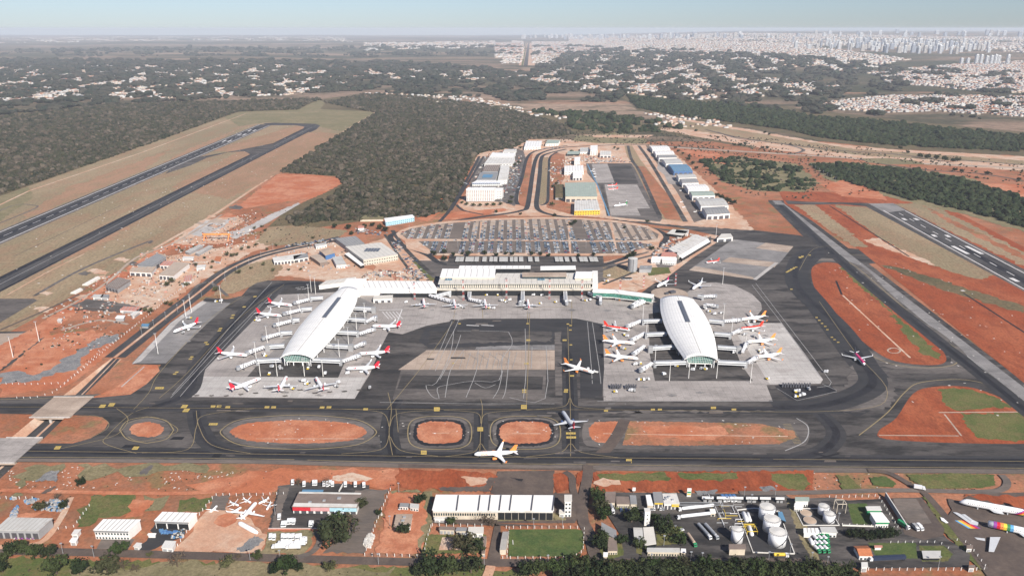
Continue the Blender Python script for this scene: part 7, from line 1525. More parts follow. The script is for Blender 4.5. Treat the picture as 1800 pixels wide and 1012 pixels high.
B('store_hut', 'square white store hut left of the white hangar, nearest the road', 'hut', r8, (486, 688), (536, 688), (506, 660), (552, 660), 4, 'roof_white', 'wall_white', door=1)
B('store_hut', 'square white store hut left of the white hangar, farther from the road', 'hut', r8, (500, 640), (545, 636), (525, 602), (572, 600), 4, 'roof_dull', 'wall_white', door=1)
B('fence_store', 'narrow white store wall beside the white hangar', 'hut', r8, (1035, 640), (1095, 640), (1045, 628), (1100, 628), 3, 'roof_white', 'wall_white')
o, q = B('depot_hall', 'flat brown roofed depot with a red, pink and pale blue front', 'depot', r3c, (652, 442), (1112, 450), (702, 338), (1146, 346), 6.5, 'roof_brown', 'wall_white', door=9, units=3)
face_strip(o, q[0], q[0].lerp(q[1], .28), 3.6, 6.5, 1, 0, 'red_wall', 'fascia', .9); face_strip(o, q[0].lerp(q[1], .28), q[0].lerp(q[1], .58), 3.6, 6.5, 1, 0, 'pink_wall', 'fascia', .9); face_strip(o, q[0].lerp(q[1], .58), q[1], 3.6, 6.5, 1, 0, 'sky_wall', 'fascia', .9)
for t0, t1, nm in ((0, .22, 'front'), (.9, 1, 'back')):
    mb = MB(); e = [q[0].lerp(q[3], t0), q[1].lerp(q[2], t0), q[1].lerp(q[2], t1), q[0].lerp(q[3], t1)]; mb.prism([(v.x, v.y) for v in e], 7.02, 7.25); mb.build('roof_band', ['roof_dull'], o)
B('depot_annex', 'pale blue roofed annex behind the red fronted depot', 'shed', r3c, (722, 336), (870, 338), (728, 322), (875, 324), 4.5, 'roof_blue', 'wall_white')
B('small_house', 'flat roofed grey house on the red fenced plot', 'house', r3c, (1368, 578), (1488, 582), (1385, 495), (1502, 494), 4, 'tan_concrete', 'wall_white', win=5, units=2)
B('small_house', 'small grey panelled hut above the flat roofed house', 'house', r3c, (1408, 440), (1472, 444), (1414, 416), (1478, 418), 3.5, 'roof_grey', 'wall_white', win=3)
B('small_house', 'two small white huts joined, right of the grey panelled hut', 'house', r3c, (1480, 448), (1545, 455), (1484, 418), (1548, 424), 3.5, 'roof_pale', 'wall_white', win=3)
o, q = B('long_shed', 'very long white roofed shed with dark roof joints', 'warehouse', r7b, (238, 465), (1095, 470), (265, 358), (1092, 362), 9, 'roof_white', 'wall_cream', fascia='roof_dull')
jb_ = MB()
for x in (405, 557, 630, 705, 778, 930, 1080):
    a_, b_ = P(*r7b(x, 466), 9.6)-o.location, P(*r7b(x+14, 360), 9.6)-o.location; jb_.prism([(a_.x, a_.y), (a_.x+1, a_.y), (b_.x+1, b_.y), (b_.x, b_.y)], 9.55, 10.0)
jb_.build('roof_joint', ['metal_dark'], o); face_strip(o, q[0].lerp(q[1], .54), q[1], .3, 7.2, 8, .06, 'dark_void', 'opening', .15); face_strip(o, q[0], q[0].lerp(q[1], .52), 4.2, 6.4, 26, .35, 'dark_glass', 'window', .15); face_strip(o, q[0].lerp(q[1], .05), q[0].lerp(q[1], .1), .1, 2.6, 1, 0, 'red_wall', 'door', .3)
B('front_annex', 'low white annex in front of the left part of the long shed', 'shed', r7b, (250, 528), (400, 530), (256, 512), (404, 514), 3.5, 'roof_dull', 'wall_white', door=4)
B('stair_tower', 'square cream stair tower at the right end of the long shed', 'tower', r7b, (1168, 405), (1222, 405), (1168, 358), (1222, 358), 15, 'roof_cream', 'wall_white', win=2)
B('end_hut', 'small cream hut at the foot of the stair tower', 'hut', r7b, (1130, 490), (1172, 490), (1132, 462), (1174, 462), 4, 'roof_cream', 'wall_white', door=1)
B('stable', 'brown roofed shed at the left of the row above the sand court', 'shed', r7b, (285, 602), (398, 606), (290, 580), (402, 584), 4, 'roof_brown', 'wall_cream', door=4)
B('stable', 'grey roofed shed in the middle of the row above the sand court', 'shed', r7b, (402, 612), (478, 612), (412, 586), (486, 588), 4, 'roof_grey', 'wall_cream', door=2)
B('stable', 'cream roofed shed at the right of the row above the sand court', 'shed', r7b, (488, 628), (600, 628), (494, 584), (602, 584), 5, 'roof_cream', 'wall_white', door=3)
B('changing_room', 'long brown roofed building along the left side of the playing field', 'clubhouse', r7b, (712, 742), (757, 742), (734, 614), (780, 614), 5, 'roof_brown', 'wall_cream', ridge=1.2, seams=9)
B('bus_shelter', 'narrow brown shed beside the track left of the playing field', 'shed', r7b, (586, 770), (608, 770), (598, 650), (622, 650), 3.5, 'roof_brown', 'wall_cream')
FD = [((150, 372), (232, 375), (152, 288), (236, 290), 5, 'roof_brown', 'dark brown roofed office at the top left of the fuel depot', 5), ((240, 384), (350, 386), (238, 326), (340, 328), 4.5, 'roof_brown', 'brown roofed office joined right of the dark brown one', 6), ((352, 384), (404, 386), (346, 316), (396, 318), 5, 'roof_grey', 'grey roofed end of the depot office row', 3), ((486, 395), (534, 398), (472, 314), (510, 312), 5, 'roof_white', 'narrow white shed left of the yellow banded garage', 2), ((120, 606), (244, 662), (122, 530), (240, 594), 5, 'roof_grey', 'building with slanted grey roof at the depot entrance', 0), ((172, 755), (252, 755), (172, 652), (240, 652), 4.5, 'roof_brown', 'narrow dark roofed gatehouse office', 4), ((136, 800), (172, 800), (138, 768), (174, 768), 6, 'roof_white', 'small white gatehouse tower at the depot entrance', 2), ((382, 674), (456, 676), (374, 572), (446, 574), 5, 'roof_pale', 'pale canopy in front of the white water tower', 0), ((464, 714), (556, 700), (452, 572), (534, 566), 5, 'roof_cream', 'cream roofed building right of the pale canopy', 4), ((482, 764), (748, 768), (482, 732), (742, 734), 4, 'roof_pale', 'long low office with a row of windows on the depot front', 12), ((750, 768), (792, 770), (752, 738), (790, 740), 4, 'roof_white', 'white cube hut at the right end of the long low office', 2), ((1130, 742), (1268, 742), (1130, 704), (1262, 704), 6, 'roof_brown', 'pump house with dark roof and red doors below the single tank', 0), ((1524, 500), (1582, 524), (1520, 448), (1552, 448), 4, 'roof_blue', 'pale blue canopy right of the three large tanks', 0), ((985, 458), (1030, 458), (978, 424), (1020, 424), 4, 'roof_white', 'white loading hut at the end of the long tankers', 1)]
for a, b, c, d_, h_, rf, lb, wn in FD: B('depot_building' if 'canopy' not in lb else 'canopy', lb, 'depot building', r5b, a, b, c, d_, h_, rf, 'wall_cream' if 'canopy' not in lb else 'dark_void', win=wn)
o, q = B('garage', 'garage with grey roof and bright yellow band', 'garage', r5b, (540, 374), (612, 375), (528, 292), (598, 292), 6.5, 'roof_grey', 'wall_white', fascia='yellow_wall', door=2)
o, q = B('garage', 'garage with white roof, roof vents and yellow corner, right of the grey one', 'garage', r5b, (616, 386), (742, 384), (604, 304), (716, 302), 6, 'roof_dull', 'wall_white', door=4, units=4); face_strip(o, q[0].lerp(q[1], .5), q[1], 3.4, 6, 1, 0, 'yellow_wall', 'fascia', .5)
face_strip(*(lambda oo: (oo, Vector((-10.5, -9.5, 0)), Vector((-3, -9.5, 0)), 1, 4, 1, 0, 'red_wall', 'panel', .1))(o)) if 0 else None
for i, (x0, x1) in enumerate(((918, 1010), (1035, 1135), (1140, 1245), (1266, 1360), (1376, 1462), (1500, 1570))): B('wall_shed', 'low white roofed shed in the row on the back wall of the fuel depot, number %d from the left' % (i+1) if 0 else 'low white roofed shed of the row along the depot back wall, '+['leftmost', 'second from left', 'third from left', 'third from right', 'second from right', 'rightmost'][i], 'shed', r5b, (x0, 342+i*1.2), (x1, 344+i*1.2), (x0, 326+i*1.2), (x1, 328+i*1.2), 4, 'roof_white', 'dark_void', door=2)
p = P(*r5b(481, 562)); o = empty('water_tower', 'slim white rectangular water tower in the fuel depot', 'tower', tuple(p)); mb = MB(); mb.box(0, 2, 0, 4.2, 4.2, 13.5); mb.build('shaft', ['wall_white'], o); mb = MB(); mb.box(0, 2, 13.5, 4.6, 4.6, .5); mb.build('cap', ['roof_dull'], o)
mb = MB(); [mb.box(0, -.15, z, .8, .12, 1.0) for z in (3, 6.5, 10)]; mb.build('window', ['dark_glass'], o)
o, q = B('control_building', 'white building with green band, smaller upper block', 'depot building', r6b, (696, 388), (802, 388), (684, 360), (788, 358), 5, 'roof_dull', 'green_wall')
o, q = B('control_building', 'white roofed building with green band, larger lower block', 'depot building', r6b, (757, 470), (856, 470), (715, 402), (802, 402), 6, 'roof_white', 'wall_white', fascia='green_wall', win=5)
B('tiled_house', 'small house with an orange tiled roof', 'house', r6b, (642, 706), (738, 708), (600, 636), (698, 632), 4.5, 'roof_tile', 'wall_white', ridge=2.2, win=3)
B('pink_hut', 'tiny pink roofed hut above the tiled roof house', 'hut', r6b, (748, 648), (804, 648), (746, 634), (804, 634), 3, 'roof_pink', 'wall_white')
B('loading_roof', 'white roofed loading bay left of the tanker park', 'canopy', r6b, (250, 545), (360, 548), (248, 512), (352, 512), 5, 'roof_white', 'wall_white', seams=4)
B('loading_roof', 'pale roofed loading bay beside the white one', 'canopy', r6b, (376, 540), (490, 545), (362, 504), (470, 504), 5, 'roof_pale', 'wall_white', win=4)
B('depot_building', 'white two storey plant building at the top left of the right hand depot', 'depot building', r6b, (190, 322), (290, 322), (190, 295), (290, 295), 6, 'roof_green', 'wall_white', win=6)
B('depot_building', 'low white building with dark windows below the green topped plant building', 'depot building', r6b, (182, 362), (250, 364), (188, 336), (252, 338), 5, 'roof_white', 'wall_white', win=4)
B('gate_hut', 'white hut in the bend of the curved road at the right', 'hut', r6b, (1395, 655), (1440, 655), (1398, 632), (1442, 632), 4, 'roof_brown', 'wall_white', door=1)
B('gate_hut', 'small white hut beside the lower fence at the right', 'hut', r6b, (1410, 792), (1458, 792), (1412, 772), (1456, 772), 3.5, 'roof_brown', 'wall_white', door=1)
B('gate_hut', 'white gate hut with a dark window beside the long dark trailer', 'hut', r6b, (656, 786), (704, 786), (656, 752), (700, 752), 4.5, 'roof_dull', 'wall_white', door=1, win=2)
B('tank_pit_cover', 'white roofed pit with sloped dark panels in the curved road', 'canopy', r6b, (1090, 722), (1212, 722), (1080, 672), (1215, 672), 3, 'roof_pale', 'dark_void')
# boundary walls and frames
def wallline(name, label, cv, pts, h, w, mat, cat='wall'):
    q = [P(*cv(*p)) for p in pts]; o = empty(name, label, cat, tuple(q[0])); mb = MB(); cb = MB()
    for a, b in zip(q, q[1:]):
        d_ = b-a; c = (a+b)/2-q[0]; ang = math.atan2(d_.y, d_.x); mb.box(c.x, c.y, 0, d_.length, w, h, ang); cb.box(c.x, c.y, h, d_.length, w+.15, .12, ang)
    mb.build('wall_panel', [mat], o); cb.build('coping', ['roof_dull'], o); return o
wallline('bund_wall', 'white low wall around the three large tanks', r5b, [(1195, 440), (1320, 775), (1648, 786), (1525, 450), (1330, 425), (1195, 440)], 1.4, .5, 'wall_white')
wallline('bund_wall', 'white low wall around the pit of the right hand depot', r6b, [(185, 380), (245, 498), (500, 498), (430, 380), (185, 380)], 1.2, .5, 'wall_white')
wallline('boundary_wall', 'white panel wall across the back of the right hand depot lawn', r6b, [(520, 500), (760, 508)], 1.8, .4, 'wall_white')
wallline('boundary_wall', 'tall dark wall along the left side of the brown concrete yard', r6b, [(822, 292), (975, 530)], 4.5, .6, 'wall_grey')
wallline('boundary_wall', 'low white wall between the red fronted depot and its car park', r3c, [(485, 600), (880, 600)], 1.2, .4, 'roof_pink')
wallline('boundary_wall', 'white wall behind the red fronted depot', r3c, [(985, 340), (1020, 280)], 2, .6, 'wall_white'); wallline('boundary_wall', 'white wall running down from the red fronted depot', r3c, [(935, 470), (890, 565)], 2, .6, 'wall_white')
S('tank_bund', [r6b(*p) for p in [(190, 384), (425, 384), (492, 494), (250, 494)]], 'dark_asphalt'); S('tank_bund', [r5b(*p) for p in [(1205, 445), (1520, 455), (1640, 780), (1325, 770)]], 'dark_asphalt')
# fences of white concrete posts
plain('fence_wire', (.20, .20, .20), .6)
def fence(label, cv, pts, sp=5.5, h=2.6, grp=None):
    q = [P(*cv(*p)) for p in pts]; o = empty('post_fence', label, 'fence', tuple(q[0])); L_ = sum((b-a).length for a, b in zip(q, q[1:])); sp = max(sp, L_/95)
    mb = MB(); mb.box(0, 0, 0, .38, .38, h); mb.tube((0, 0, h), (.0, -.6, h+.5), .14, n=4); me = bpy.data.meshes.new('post'); me.from_pydata(mb.V, [], mb.F); me.materials.append(MATS['wall_white'])
    d0 = 0
    for a, b in zip(q, q[1:]):
        d_ = b-a; L1 = d_.length; s = d0
        while s < L1:
            p = a+d_*(s/L1)-q[0]; c = bpy.data.objects.new('post', me); COL.objects.link(c); c.parent = o; c.location = p; s += sp
        d0 = s-L1
    wb = MB()
    for a, b in zip(q, q[1:]):
        for z in (.5, 1.3, 2.1): wb.tube(a-q[0]+Vector((0, 0, z)), b-q[0]+Vector((0, 0, z)), .035, n=3)
    wb.build('wire', ['fence_wire'], o)
fence('white post fence around the yard of stored aircraft', lambda x, y: r8(x, y), [(1250, 720), (1340, 580), (1510, 365), (1820, 362), (2010, 355)])
fence('white post fence along the rubble bags left of the red plot', r3c, [(1345, 325), (1290, 450), (1230, 600), (1165, 775)])
fence('white post fence along the lower edge of the red plot', r3c, [(1165, 785), (1585, 795)]); fence('white post fence between the red plot and the sand court', r3c, [(1630, 585), (1600, 680), (1582, 780)])
fence('white post fence on the upper edge of the playing field', r7b, [(760, 592), (1310, 592)]); fence('white post fence on the lower edge of the playing field', r7b, [(735, 806), (1225, 808), (1300, 755), (1308, 600)]); fence('white post fence on the left edge of the playing field', r7b, [(780, 600), (765, 800)])
fence('white post fence left of the white hangar', r8, [(630, 440), (520, 590), (390, 605)]); fence('white post fence above the scrap yard', r8, [(0, 383), (240, 388)]); fence('white post fence above the sheds of the sand court plot', r7b, [(240, 575), (600, 580)])
fence('white post fence on the upper edge of the right hand depot', r6b, [(430, 300), (770, 290), (915, 520)]); fence('white post fence below the green banded building', r6b, [(520, 495), (760, 505), (920, 520)])
fence('white post fence along the bottom of the curved road plot', r6b, [(650, 806), (1100, 808), (1540, 806), (1400, 620), (1270, 590)]); fence('white post fence above the tiled house garden', r6b, [(860, 620), (1200, 618), (1310, 690)])
fence('thin fence on the left bank of the road cutting', lambda x, y: (x, y), [(30, 700), (60, 700), (95, 690), (133, 660), (190, 612), (300, 522), (345, 490)], 7, 2)
fence('thin fence around the excavated earth platform', lambda x, y: (x, y), [(0, 675), (60, 676), (115, 674), (175, 620), (240, 572)], 7, 2)
# tanks
def tank(cv, x, y, r_, h_, label, grp=None):
    p = P(*cv(x, y)); o = empty('storage_tank', label, 'storage tank', tuple(p), 0, grp); mb = MB(); mb.tube((0, 0, 0), (0, 0, h_), r_, r_, 36); s = mb.build('shell', ['white_metal'], o)
    for i, pl in enumerate(s.data.polygons): pl.use_smooth = i < 36
    mb = MB(); mb.tube((0, 0, h_), (0, 0, h_+.7), r_, .6, 36); mb.build('roof', ['roof_dull'], o)
    mb = MB()
    for k in range(24):
        a, b = k*math.pi/12, (k+1)*math.pi/12; A_ = Vector((math.cos(a)*r_*1.01, math.sin(a)*r_*1.01, h_)); B_ = Vector((math.cos(b)*r_*1.01, math.sin(b)*r_*1.01, h_)); u = Vector((0, 0, 1.1)); mb.tube(A_+u, B_+u, .1, n=3); mb.tube(A_, A_+u, .08, n=3)
    mb.build('railing', ['metal_dark'], o); mb = MB()
    for k in range(14):
        a = -2.2+k*.13; b = a+.13; mb.face([(math.cos(a)*r_, math.sin(a)*r_, h_*k/14), (math.cos(a)*(r_+.9), math.sin(a)*(r_+.9), h_*k/14), (math.cos(b)*(r_+.9), math.sin(b)*(r_+.9), h_*(k+1)/14), (math.cos(b)*r_, math.sin(b)*r_, h_*(k+1)/14)])
    mb.build('stairway', ['metal_dark'], o); mb = MB(); mb.tube((0, 0, 0), (0, 0, .3), r_+1.2, r_+1.2, 36); mb.build('footing', ['wall_grey'], o); return o
tank(r5b, 1425, 495, 6.1, 10.5, 'large white fuel tank, farthest of the three in a row'); tank(r5b, 1462, 592, 6.3, 10.5, 'large white fuel tank, middle of the three in a row'); tank(r5b, 1507, 700, 6.5, 11, 'large white fuel tank, nearest of the three in a row'); tank(r5b, 1190, 680, 4.4, 11, 'narrower white fuel tank standing left of the three large ones')
tank(r6b, 425, 465, 4.4, 7.5, 'white fuel tank beside the pit with round covers, nearer one'); tank(r6b, 385, 410, 4.2, 7.5, 'white fuel tank beside the pit with round covers, farther one')
for i, (x, y, r_) in enumerate(((265, 414, 4.6), (293, 466, 5.0))):
    p = P(*r6b(x, y)); o = empty('tank_cover', 'round tan tank cover in the dark pit, %s one' % ('upper', 'lower')[i], 'tank', tuple(p)); mb = MB(); mb.tube((0, 0, 0), (0, 0, 1.6), r_, r_, 30); mb.build('rim', ['wall_grey'], o); mb = MB(); mb.tube((0, 0, 1.6), (0, 0, 1.9), r_*.97, r_*.3, 30); mb.build('lid', ['roof_tan'], o)
def bullet(cv, a, b, r_, label, mat='white_metal'):
    A_, B_ = P(*cv(*a)), P(*cv(*b)); d_ = B_-A_; L_ = d_.length; o = empty('pressure_vessel', label, 'storage tank', tuple((A_+B_)/2), math.atan2(d_.y, d_.x)); mb = MB(); z = r_+.9
    mb.loft([fus_ring(L_/2-t*L_, r_*s, z, 16) for t, s in ((0, .2), (.04, .7), (.1, 1), (.9, 1), (.96, .7), (1, .2))]); mb.build('vessel', [mat], o, True); mb = MB()
    for s in (-.3, .3): mb.box(L_*s, 0, 0, .8, r_*1.6, 1.2)
    mb.build('saddle', ['wall_grey'], o)
bullet(r5b, (1240, 470), (1275, 545), 1.7, 'horizontal white vessel left of the farthest large tank, left one'); bullet(r5b, (1275, 470), (1300, 540), 1.3, 'horizontal vessel left of the farthest large tank, right one'); bullet(r5b, (1285, 575), (1312, 655), 1.6, 'horizontal white vessel between the single tank and the large ones'); bullet(r6b, (288, 600), (315, 645), 1.5, 'white vessel lying left of the parked tankers'); bullet(r6b, (1760-1350*0-1350+1000, 0), (0, 0), 1, '') if 0 else None
o = empty('pipe_rack', 'dense bank of white and yellow pipework left of the tanks', 'pipework', tuple(P(*r5b(1140, 490)))); rg = random.Random(9)
for cname, n in (('white_metal', 15), ('yellow_wall', 9), ('metal_grey', 10)):
    for i in range(n):
        mb = MB()
        y = rg.uniform(-16, 20); x = rg.uniform(-13, 10); z = rg.uniform(.5, 3.2)
        if rg.random() < .5: mb.tube((x, y, z), (x+rg.uniform(5, 12), y, z), .22, n=5); mb.tube((x+.1, y+.1, 0), (x+.1, y+.1, z), .18, n=4)
        else: mb.tube((x, y, z), (x, y+rg.uniform(6, 16), z), .25, n=5); mb.tube((x+.1, y+.1, 0), (x+.1, y+.1, z), .18, n=4)
        mb.build('pipe', [cname], o)
def frame(cv, x, y, w, d_, h_, label, mat='yellow_wall'):
    o = empty('loading_gantry', label, 'gantry', tuple(P(*cv(x, y)))); mb = MB()
    for sx in (-1, 1):
        for sy in (-1, 1): mb.tube((sx*w/2, sy*d_/2, 0), (sx*w/2, sy*d_/2, h_), .25, n=5)
    mb.build('post', [mat], o); mb = MB()
    for sy in (-1, 1): mb.box(0, sy*d_/2, h_, w, .4, .4)
    for sx in (-1, 1): mb.box(sx*w/2, 0, h_, .4, d_, .4)
    mb.build('beam', [mat], o)
frame(r6b, 500, 395, 7, 6, 9, 'tall cream gantry arch beside the small depot tanks', 'wall_cream'); frame(r5b, 880, 425, 40, 3, 5, 'long overhead pipe gantry above the long tankers', 'metal_grey'); frame(r5b, 1300, 610, 8, 8, 4, 'yellow gantry between the horizontal vessels')
o = empty('roadside_pylon', 'tall white and green sign board behind the yellow cornered garage', 'sign', tuple(P(*r5b(812, 330)))); mb = MB(); mb.box(0, 0, 0, 3.4, .8, 8.5); mb.build('board', ['wall_white'], o); mb = MB(); mb.box(0, -.45, 4.2, 3.0, .1, 1.6); mb.build('green_band', ['green_wall'], o); mb = MB(); mb.box(0, -.45, 2.4, 3.0, .1, 1.2); mb.build('yellow_band', ['yellow_wall'], o)
o = empty('roadside_sign', 'small square white sign board behind the depot offices', 'sign', tuple(P(*r5b(378, 300)))); mb = MB(); mb.box(0, 0, 2.5, 2.6, .4, 3.2); mb.build('board', ['wall_white'], o); mb = MB(); mb.tube((0, 0, 0), (0, 0, 2.5), .2); mb.build('pole', ['metal_grey'], o)
# vehicles
def truck_proto(kind, cab='car_white', load='white_metal', L_=9.0):
    o = bpy.data.objects.new('truck', None); o['category'] = 'truck'; mb = MB(); mb.loft([[Vector((x, y, z)) for x, z in ((L_/2-2.3, .7), (L_/2, .7), (L_/2, 1.9), (L_/2-.5, 2.9), (L_/2-2.2, 3.0))] for y in (-1.2, 1.2)]); c = mb.build('cab', [cab], o)
    mb = MB(); mb.box(L_/2-.16, 0, 1.9, .3, 2.1, .8); mb.build('windscreen', ['dark_glass'], c)
    mb = MB(); mb.box(-.6, 0, .75, L_-1.2, 2.2, .3); mb.build('chassis', ['metal_dark'], o)
    mb = MB()
    if kind == 'tank': mb.loft([fus_ring(L_/2-2.7-t*(L_-2.7), 1.25*s, 2.35, 12) for t, s in ((0, .7), (.03, 1), (.97, 1), (1, .7))])
    elif kind == 'flat': mb.box(-1.2, 0, 1.05, L_-2.7, 2.4, .9)
    else: mb.box(-1.25, 0, 1.05, L_-2.7, 2.5, 2.5)
    mb.build('tank' if kind == 'tank' else 'cargo_box', [load], o)
    for x in ([L_/2-1.3, -L_/2+1.2, -L_/2+2.4] if L_ > 6 else [L_/2-1.1, -L_/2+1.0]):
        for s in (-1, 1): mb = MB(); mb.tube((x, s*.85, .5), (x, s*1.2, .5), .5, n=10); mb.build('wheel', ['tyre'], o)
    return o
TP = {}
def truck(cv, x, y, ang, kind, label, group=None, cab='car_white', load='white_metal', L_=9.0, cat='truck', name='truck'):
    key = (kind, cab, load, L_)
    if key not in TP: o = truck_proto(*key); COL.objects.link(o); TP[key] = o
    else: o = copy_tree(TP[key])
    p = P(*cv(x, y)); o.location = (p.x, p.y, gz(p.x, p.y)); o.rotation_euler = (0, 0, math.radians(ang)); o['label'] = label; o['category'] = cat; o.name = name
    if group: o['group'] = group
    elif 'group' in o: del o['group']
    return o
truck(r5b, 870, 432, 190, 'tank', 'long white road tanker under the gantry, farther of two', L_=30); truck(r5b, 862, 495, 190, 'tank', 'long white road tanker, nearer of the two diagonal ones', L_=30)
truck(r5b, 935, 620, -72, 'tank', 'silver tanker parked upright in the depot, left of two', L_=18, load='metal_grey'); truck(r5b, 990, 620, -72, 'tank', 'silver tanker parked upright in the depot, right of two', L_=18, load='metal_grey', cab='car_silver')
truck(r5b, 835, 690, -78, 'tank', 'tan tanker with a green cab beside the depot lawn', L_=14, cab='green_wall', load='roof_tan'); truck(r5b, 1540, 810, 0, 'tank', 'pale yellow tanker on the road below the large tanks', L_=11, load='yellow_wall'); truck(r5b, 205, 440, -85, 'tank', 'silver tanker beside the depot offices', L_=11, load='metal_grey')
for i, x in enumerate((1085, 1115, 1145, 1175)): truck(r5b, x, 360, -80, 'box', 'truck with a dark blue load by the depot back wall', 'trucks by the depot back wall', load='blue_wall', L_=6.5)
for i in range(3):
    for j in range(4): truck(r6b, 335+i*33+j*3, 572+j*36, -72, 'tank', 'small green and white tanker in the tight tanker park', 'tankers in the tanker park', cab='green_wall', L_=6.2)
truck(r6b, 835, 742, 184, 'box', 'very long dark purple trailer truck inside the fence', L_=27, load='livery_dark'); truck(r6b, 1065, 522, -80, 'box', 'white box truck at the foot of the brown yard, left one', L_=6.5); truck(r6b, 1035, 524, -80, 'box', 'grey box truck at the foot of the brown yard', L_=6.5, load='wall_grey'); truck(r6b, 950, 505, -65, 'box', 'dark green truck beside the tall dark wall', L_=10, load='green_wall'); truck(r6b, 1062, 243, -18, 'box', 'white bus on the dirt track near the wrecks', L_=9, load='car_white', cat='bus', name='bus')
for i, (x, y) in enumerate(((565, 738), (605, 714), (665, 740), (700, 716))): truck(r3c, x, y, 182, 'box', 'large white box truck in the van park, %s' % ['front left', 'back left', 'front right', 'back right'][i], L_=11)
for i, x in enumerate((505, 530, 590, 608, 626, 644, 662, 690, 712, 722, 738, 750)): truck(r3c, x, 672+(i % 2)*3+(i > 8)*22, -80, 'box', 'small white van in the van park', 'white vans in the van park', L_=4.6, cat='van', name='van')
for x, y in ((632, 565), (655, 563), (668, 565), (590, 582), (605, 582), (785, 580), (795, 582)): truck(r3c, x, y, -85, 'box', 'white van in the car park before the red fronted depot', 'white vans before the red fronted depot', L_=4.6, cat='van', name='van')
for i, (x, y) in enumerate(((808, 292), (822, 292), (880, 298), (905, 300), (925, 292), (940, 300), (1030, 302), (1100, 302), (1160, 305), (660, 288), (740, 300), (565, 530))): truck(r3c, x, y, -80, 'box', 'white van in the yard behind the red fronted depot' if y < 400 else 'white van at the left edge of the depot car park', 'white vans behind the red fronted depot' if y < 400 else None, L_=4.6, cat='van', name='van')
truck(r3c, 965, 490, -80, 'box', 'white truck by the depot front door, left one', L_=7); truck(r3c, 1005, 490, -80, 'tank', 'silver tanker by the depot front door', L_=9, load='metal_grey')
for i in range(22): t = i/21; truck(r3c, 1300-t*125+random.uniform(-5, 5), 440+t*320, random.uniform(0, 360), 'flat', '', L_=4) if 0 else None
for cvx, pts, gl in ((r5b, [(278, 440, 90), (348, 445, 90), (320, 440, 90), (520, 432, 80), (540, 432, 80), (590, 432, 80), (610, 430, 80), (635, 560, 60), (755, 600, 20), (295, 858, 0), (375, 868, 0), (410, 440, 90)], 'car in the fuel depot yard'), (r7b, [(478, 645, 80), (482, 735, 80), (1605, 845, 0)], 'car beside the sand court plot'), (r3c, [(1415, 460, 70)], 'car on the red plot')):
    for x, y, a_ in pts: p = P(*cvx(x, y)); car(p.x, p.y, math.radians(a_), 'small %s '+gl, 'cars, '+gl)
for i in range(7): p = P(*r5b(505+i*34, 780)); car(p.x, p.y, math.pi/2, 'small %s car in front of the long low depot office', 'cars before the long low office')
# ground service equipment
for i, (x, y) in enumerate(r3([(75, 892), (88, 894), (101, 892), (114, 894), (127, 892), (158, 894), (171, 892), (184, 894), (197, 892), (210, 894)]+[(1030+k*15, 885+(k % 2)*2) for k in range(11)])):
    p = P(x, y); o = empty('boarding_stairs', 'dark wheeled boarding stairs in a row on the %s' % ('apron left of the right pier front' if i < 10 else 'dark corner apron'), 'boarding stairs', (p.x, p.y, gz(p.x, p.y)), 1.2, 'boarding stairs, row '+('one' if i < 10 else 'two'))
    mb = MB(); mb.loft([[Vector((a, b, c)) for a, c in ((-3, .6), (3, .6), (3, 3.4), (2, 3.4))] for b in (-.8, .8)]); mb.build('stair', ['metal_dark'], o); mb = MB(); [mb.tube((a, b*1.0, .4), (a, b*1.2, .4), .4, n=6) for a in (-2, 2) for b in (-1, 1)]; mb.build('wheel', ['tyre'], o)
SV = r3([(100, 918), (185, 912), (205, 912), (235, 850), (258, 850), (280, 848), (1100, 918), (1115, 915), (1130, 940), (1105, 945), (1145, 935), (1175, 905), (945, 845), (1270, 808), (115, 405), (135, 405), (150, 405), (600, 455), (620, 470), (650, 485), (690, 480), (800, 520), (870, 530), (820, 600), (900, 690), (910, 700), (870, 610), (150, 600), (165, 610), (130, 675), (150, 680), (210, 765), (225, 765), (240, 760), (530, 795), (580, 790), (600, 792), (370, 820), (760, 700), (440, 775)])
SV += r5([(640, 598), (690, 600), (870, 610), (940, 600), (700, 612), (625, 645), (850, 690), (875, 700), (860, 710), (1060, 700), (1050, 725), (770, 740), (1120, 640), (1260, 735), (540, 305), (560, 308), (590, 520), (600, 530), (1230, 250), (1300, 310), (1550, 210), (1490, 190), (80, 385), (290, 185), (320, 182), (110, 292), (125, 290), (1300, 600), (830, 690), (910, 570), (980, 640)])
SV += r2([(520, 520), (545, 520), (585, 515), (560, 530), (905, 530), (1005, 525), (1095, 515), (1120, 520), (1150, 515), (1340, 512), (1360, 514), (1385, 514), (760, 560), (800, 540), (240, 560), (260, 570), (440, 570), (470, 575), (160, 490), (420, 480), (750, 480), (810, 482), (500, 480), (1280, 345), (1250, 380), (1270, 382), (1135, 990+15)])
for i, (x, y) in enumerate(SV):
    kd = ['flat', 'box', 'tank'][i % 3]; truck(lambda a, b: (a, b), x, y, random.choice([0, 90, 180, 30, 150]), kd, 'small %s near the aircraft stands' % {'flat': 'yellow baggage cart tractor', 'box': 'white service van', 'tank': 'white fuel bowser'}[kd], 'ground vehicles, '+{'flat': 'baggage tractors', 'box': 'service vans', 'tank': 'fuel bowsers'}[kd], L_=4.6, load={'flat': 'yellow_wall', 'box': 'white_metal', 'tank': 'wall_grey'}[kd], cat='service vehicle', name={'flat': 'baggage_tractor', 'box': 'service_van', 'tank': 'fuel_bowser'}[kd])
truck(lambda a, b: (a, b), 1047, 656, 160, 'flat', 'pushback tug at the nose of the orange finned airliner in the middle', L_=6, load='wall_white', cat='service vehicle', name='pushback_tug')
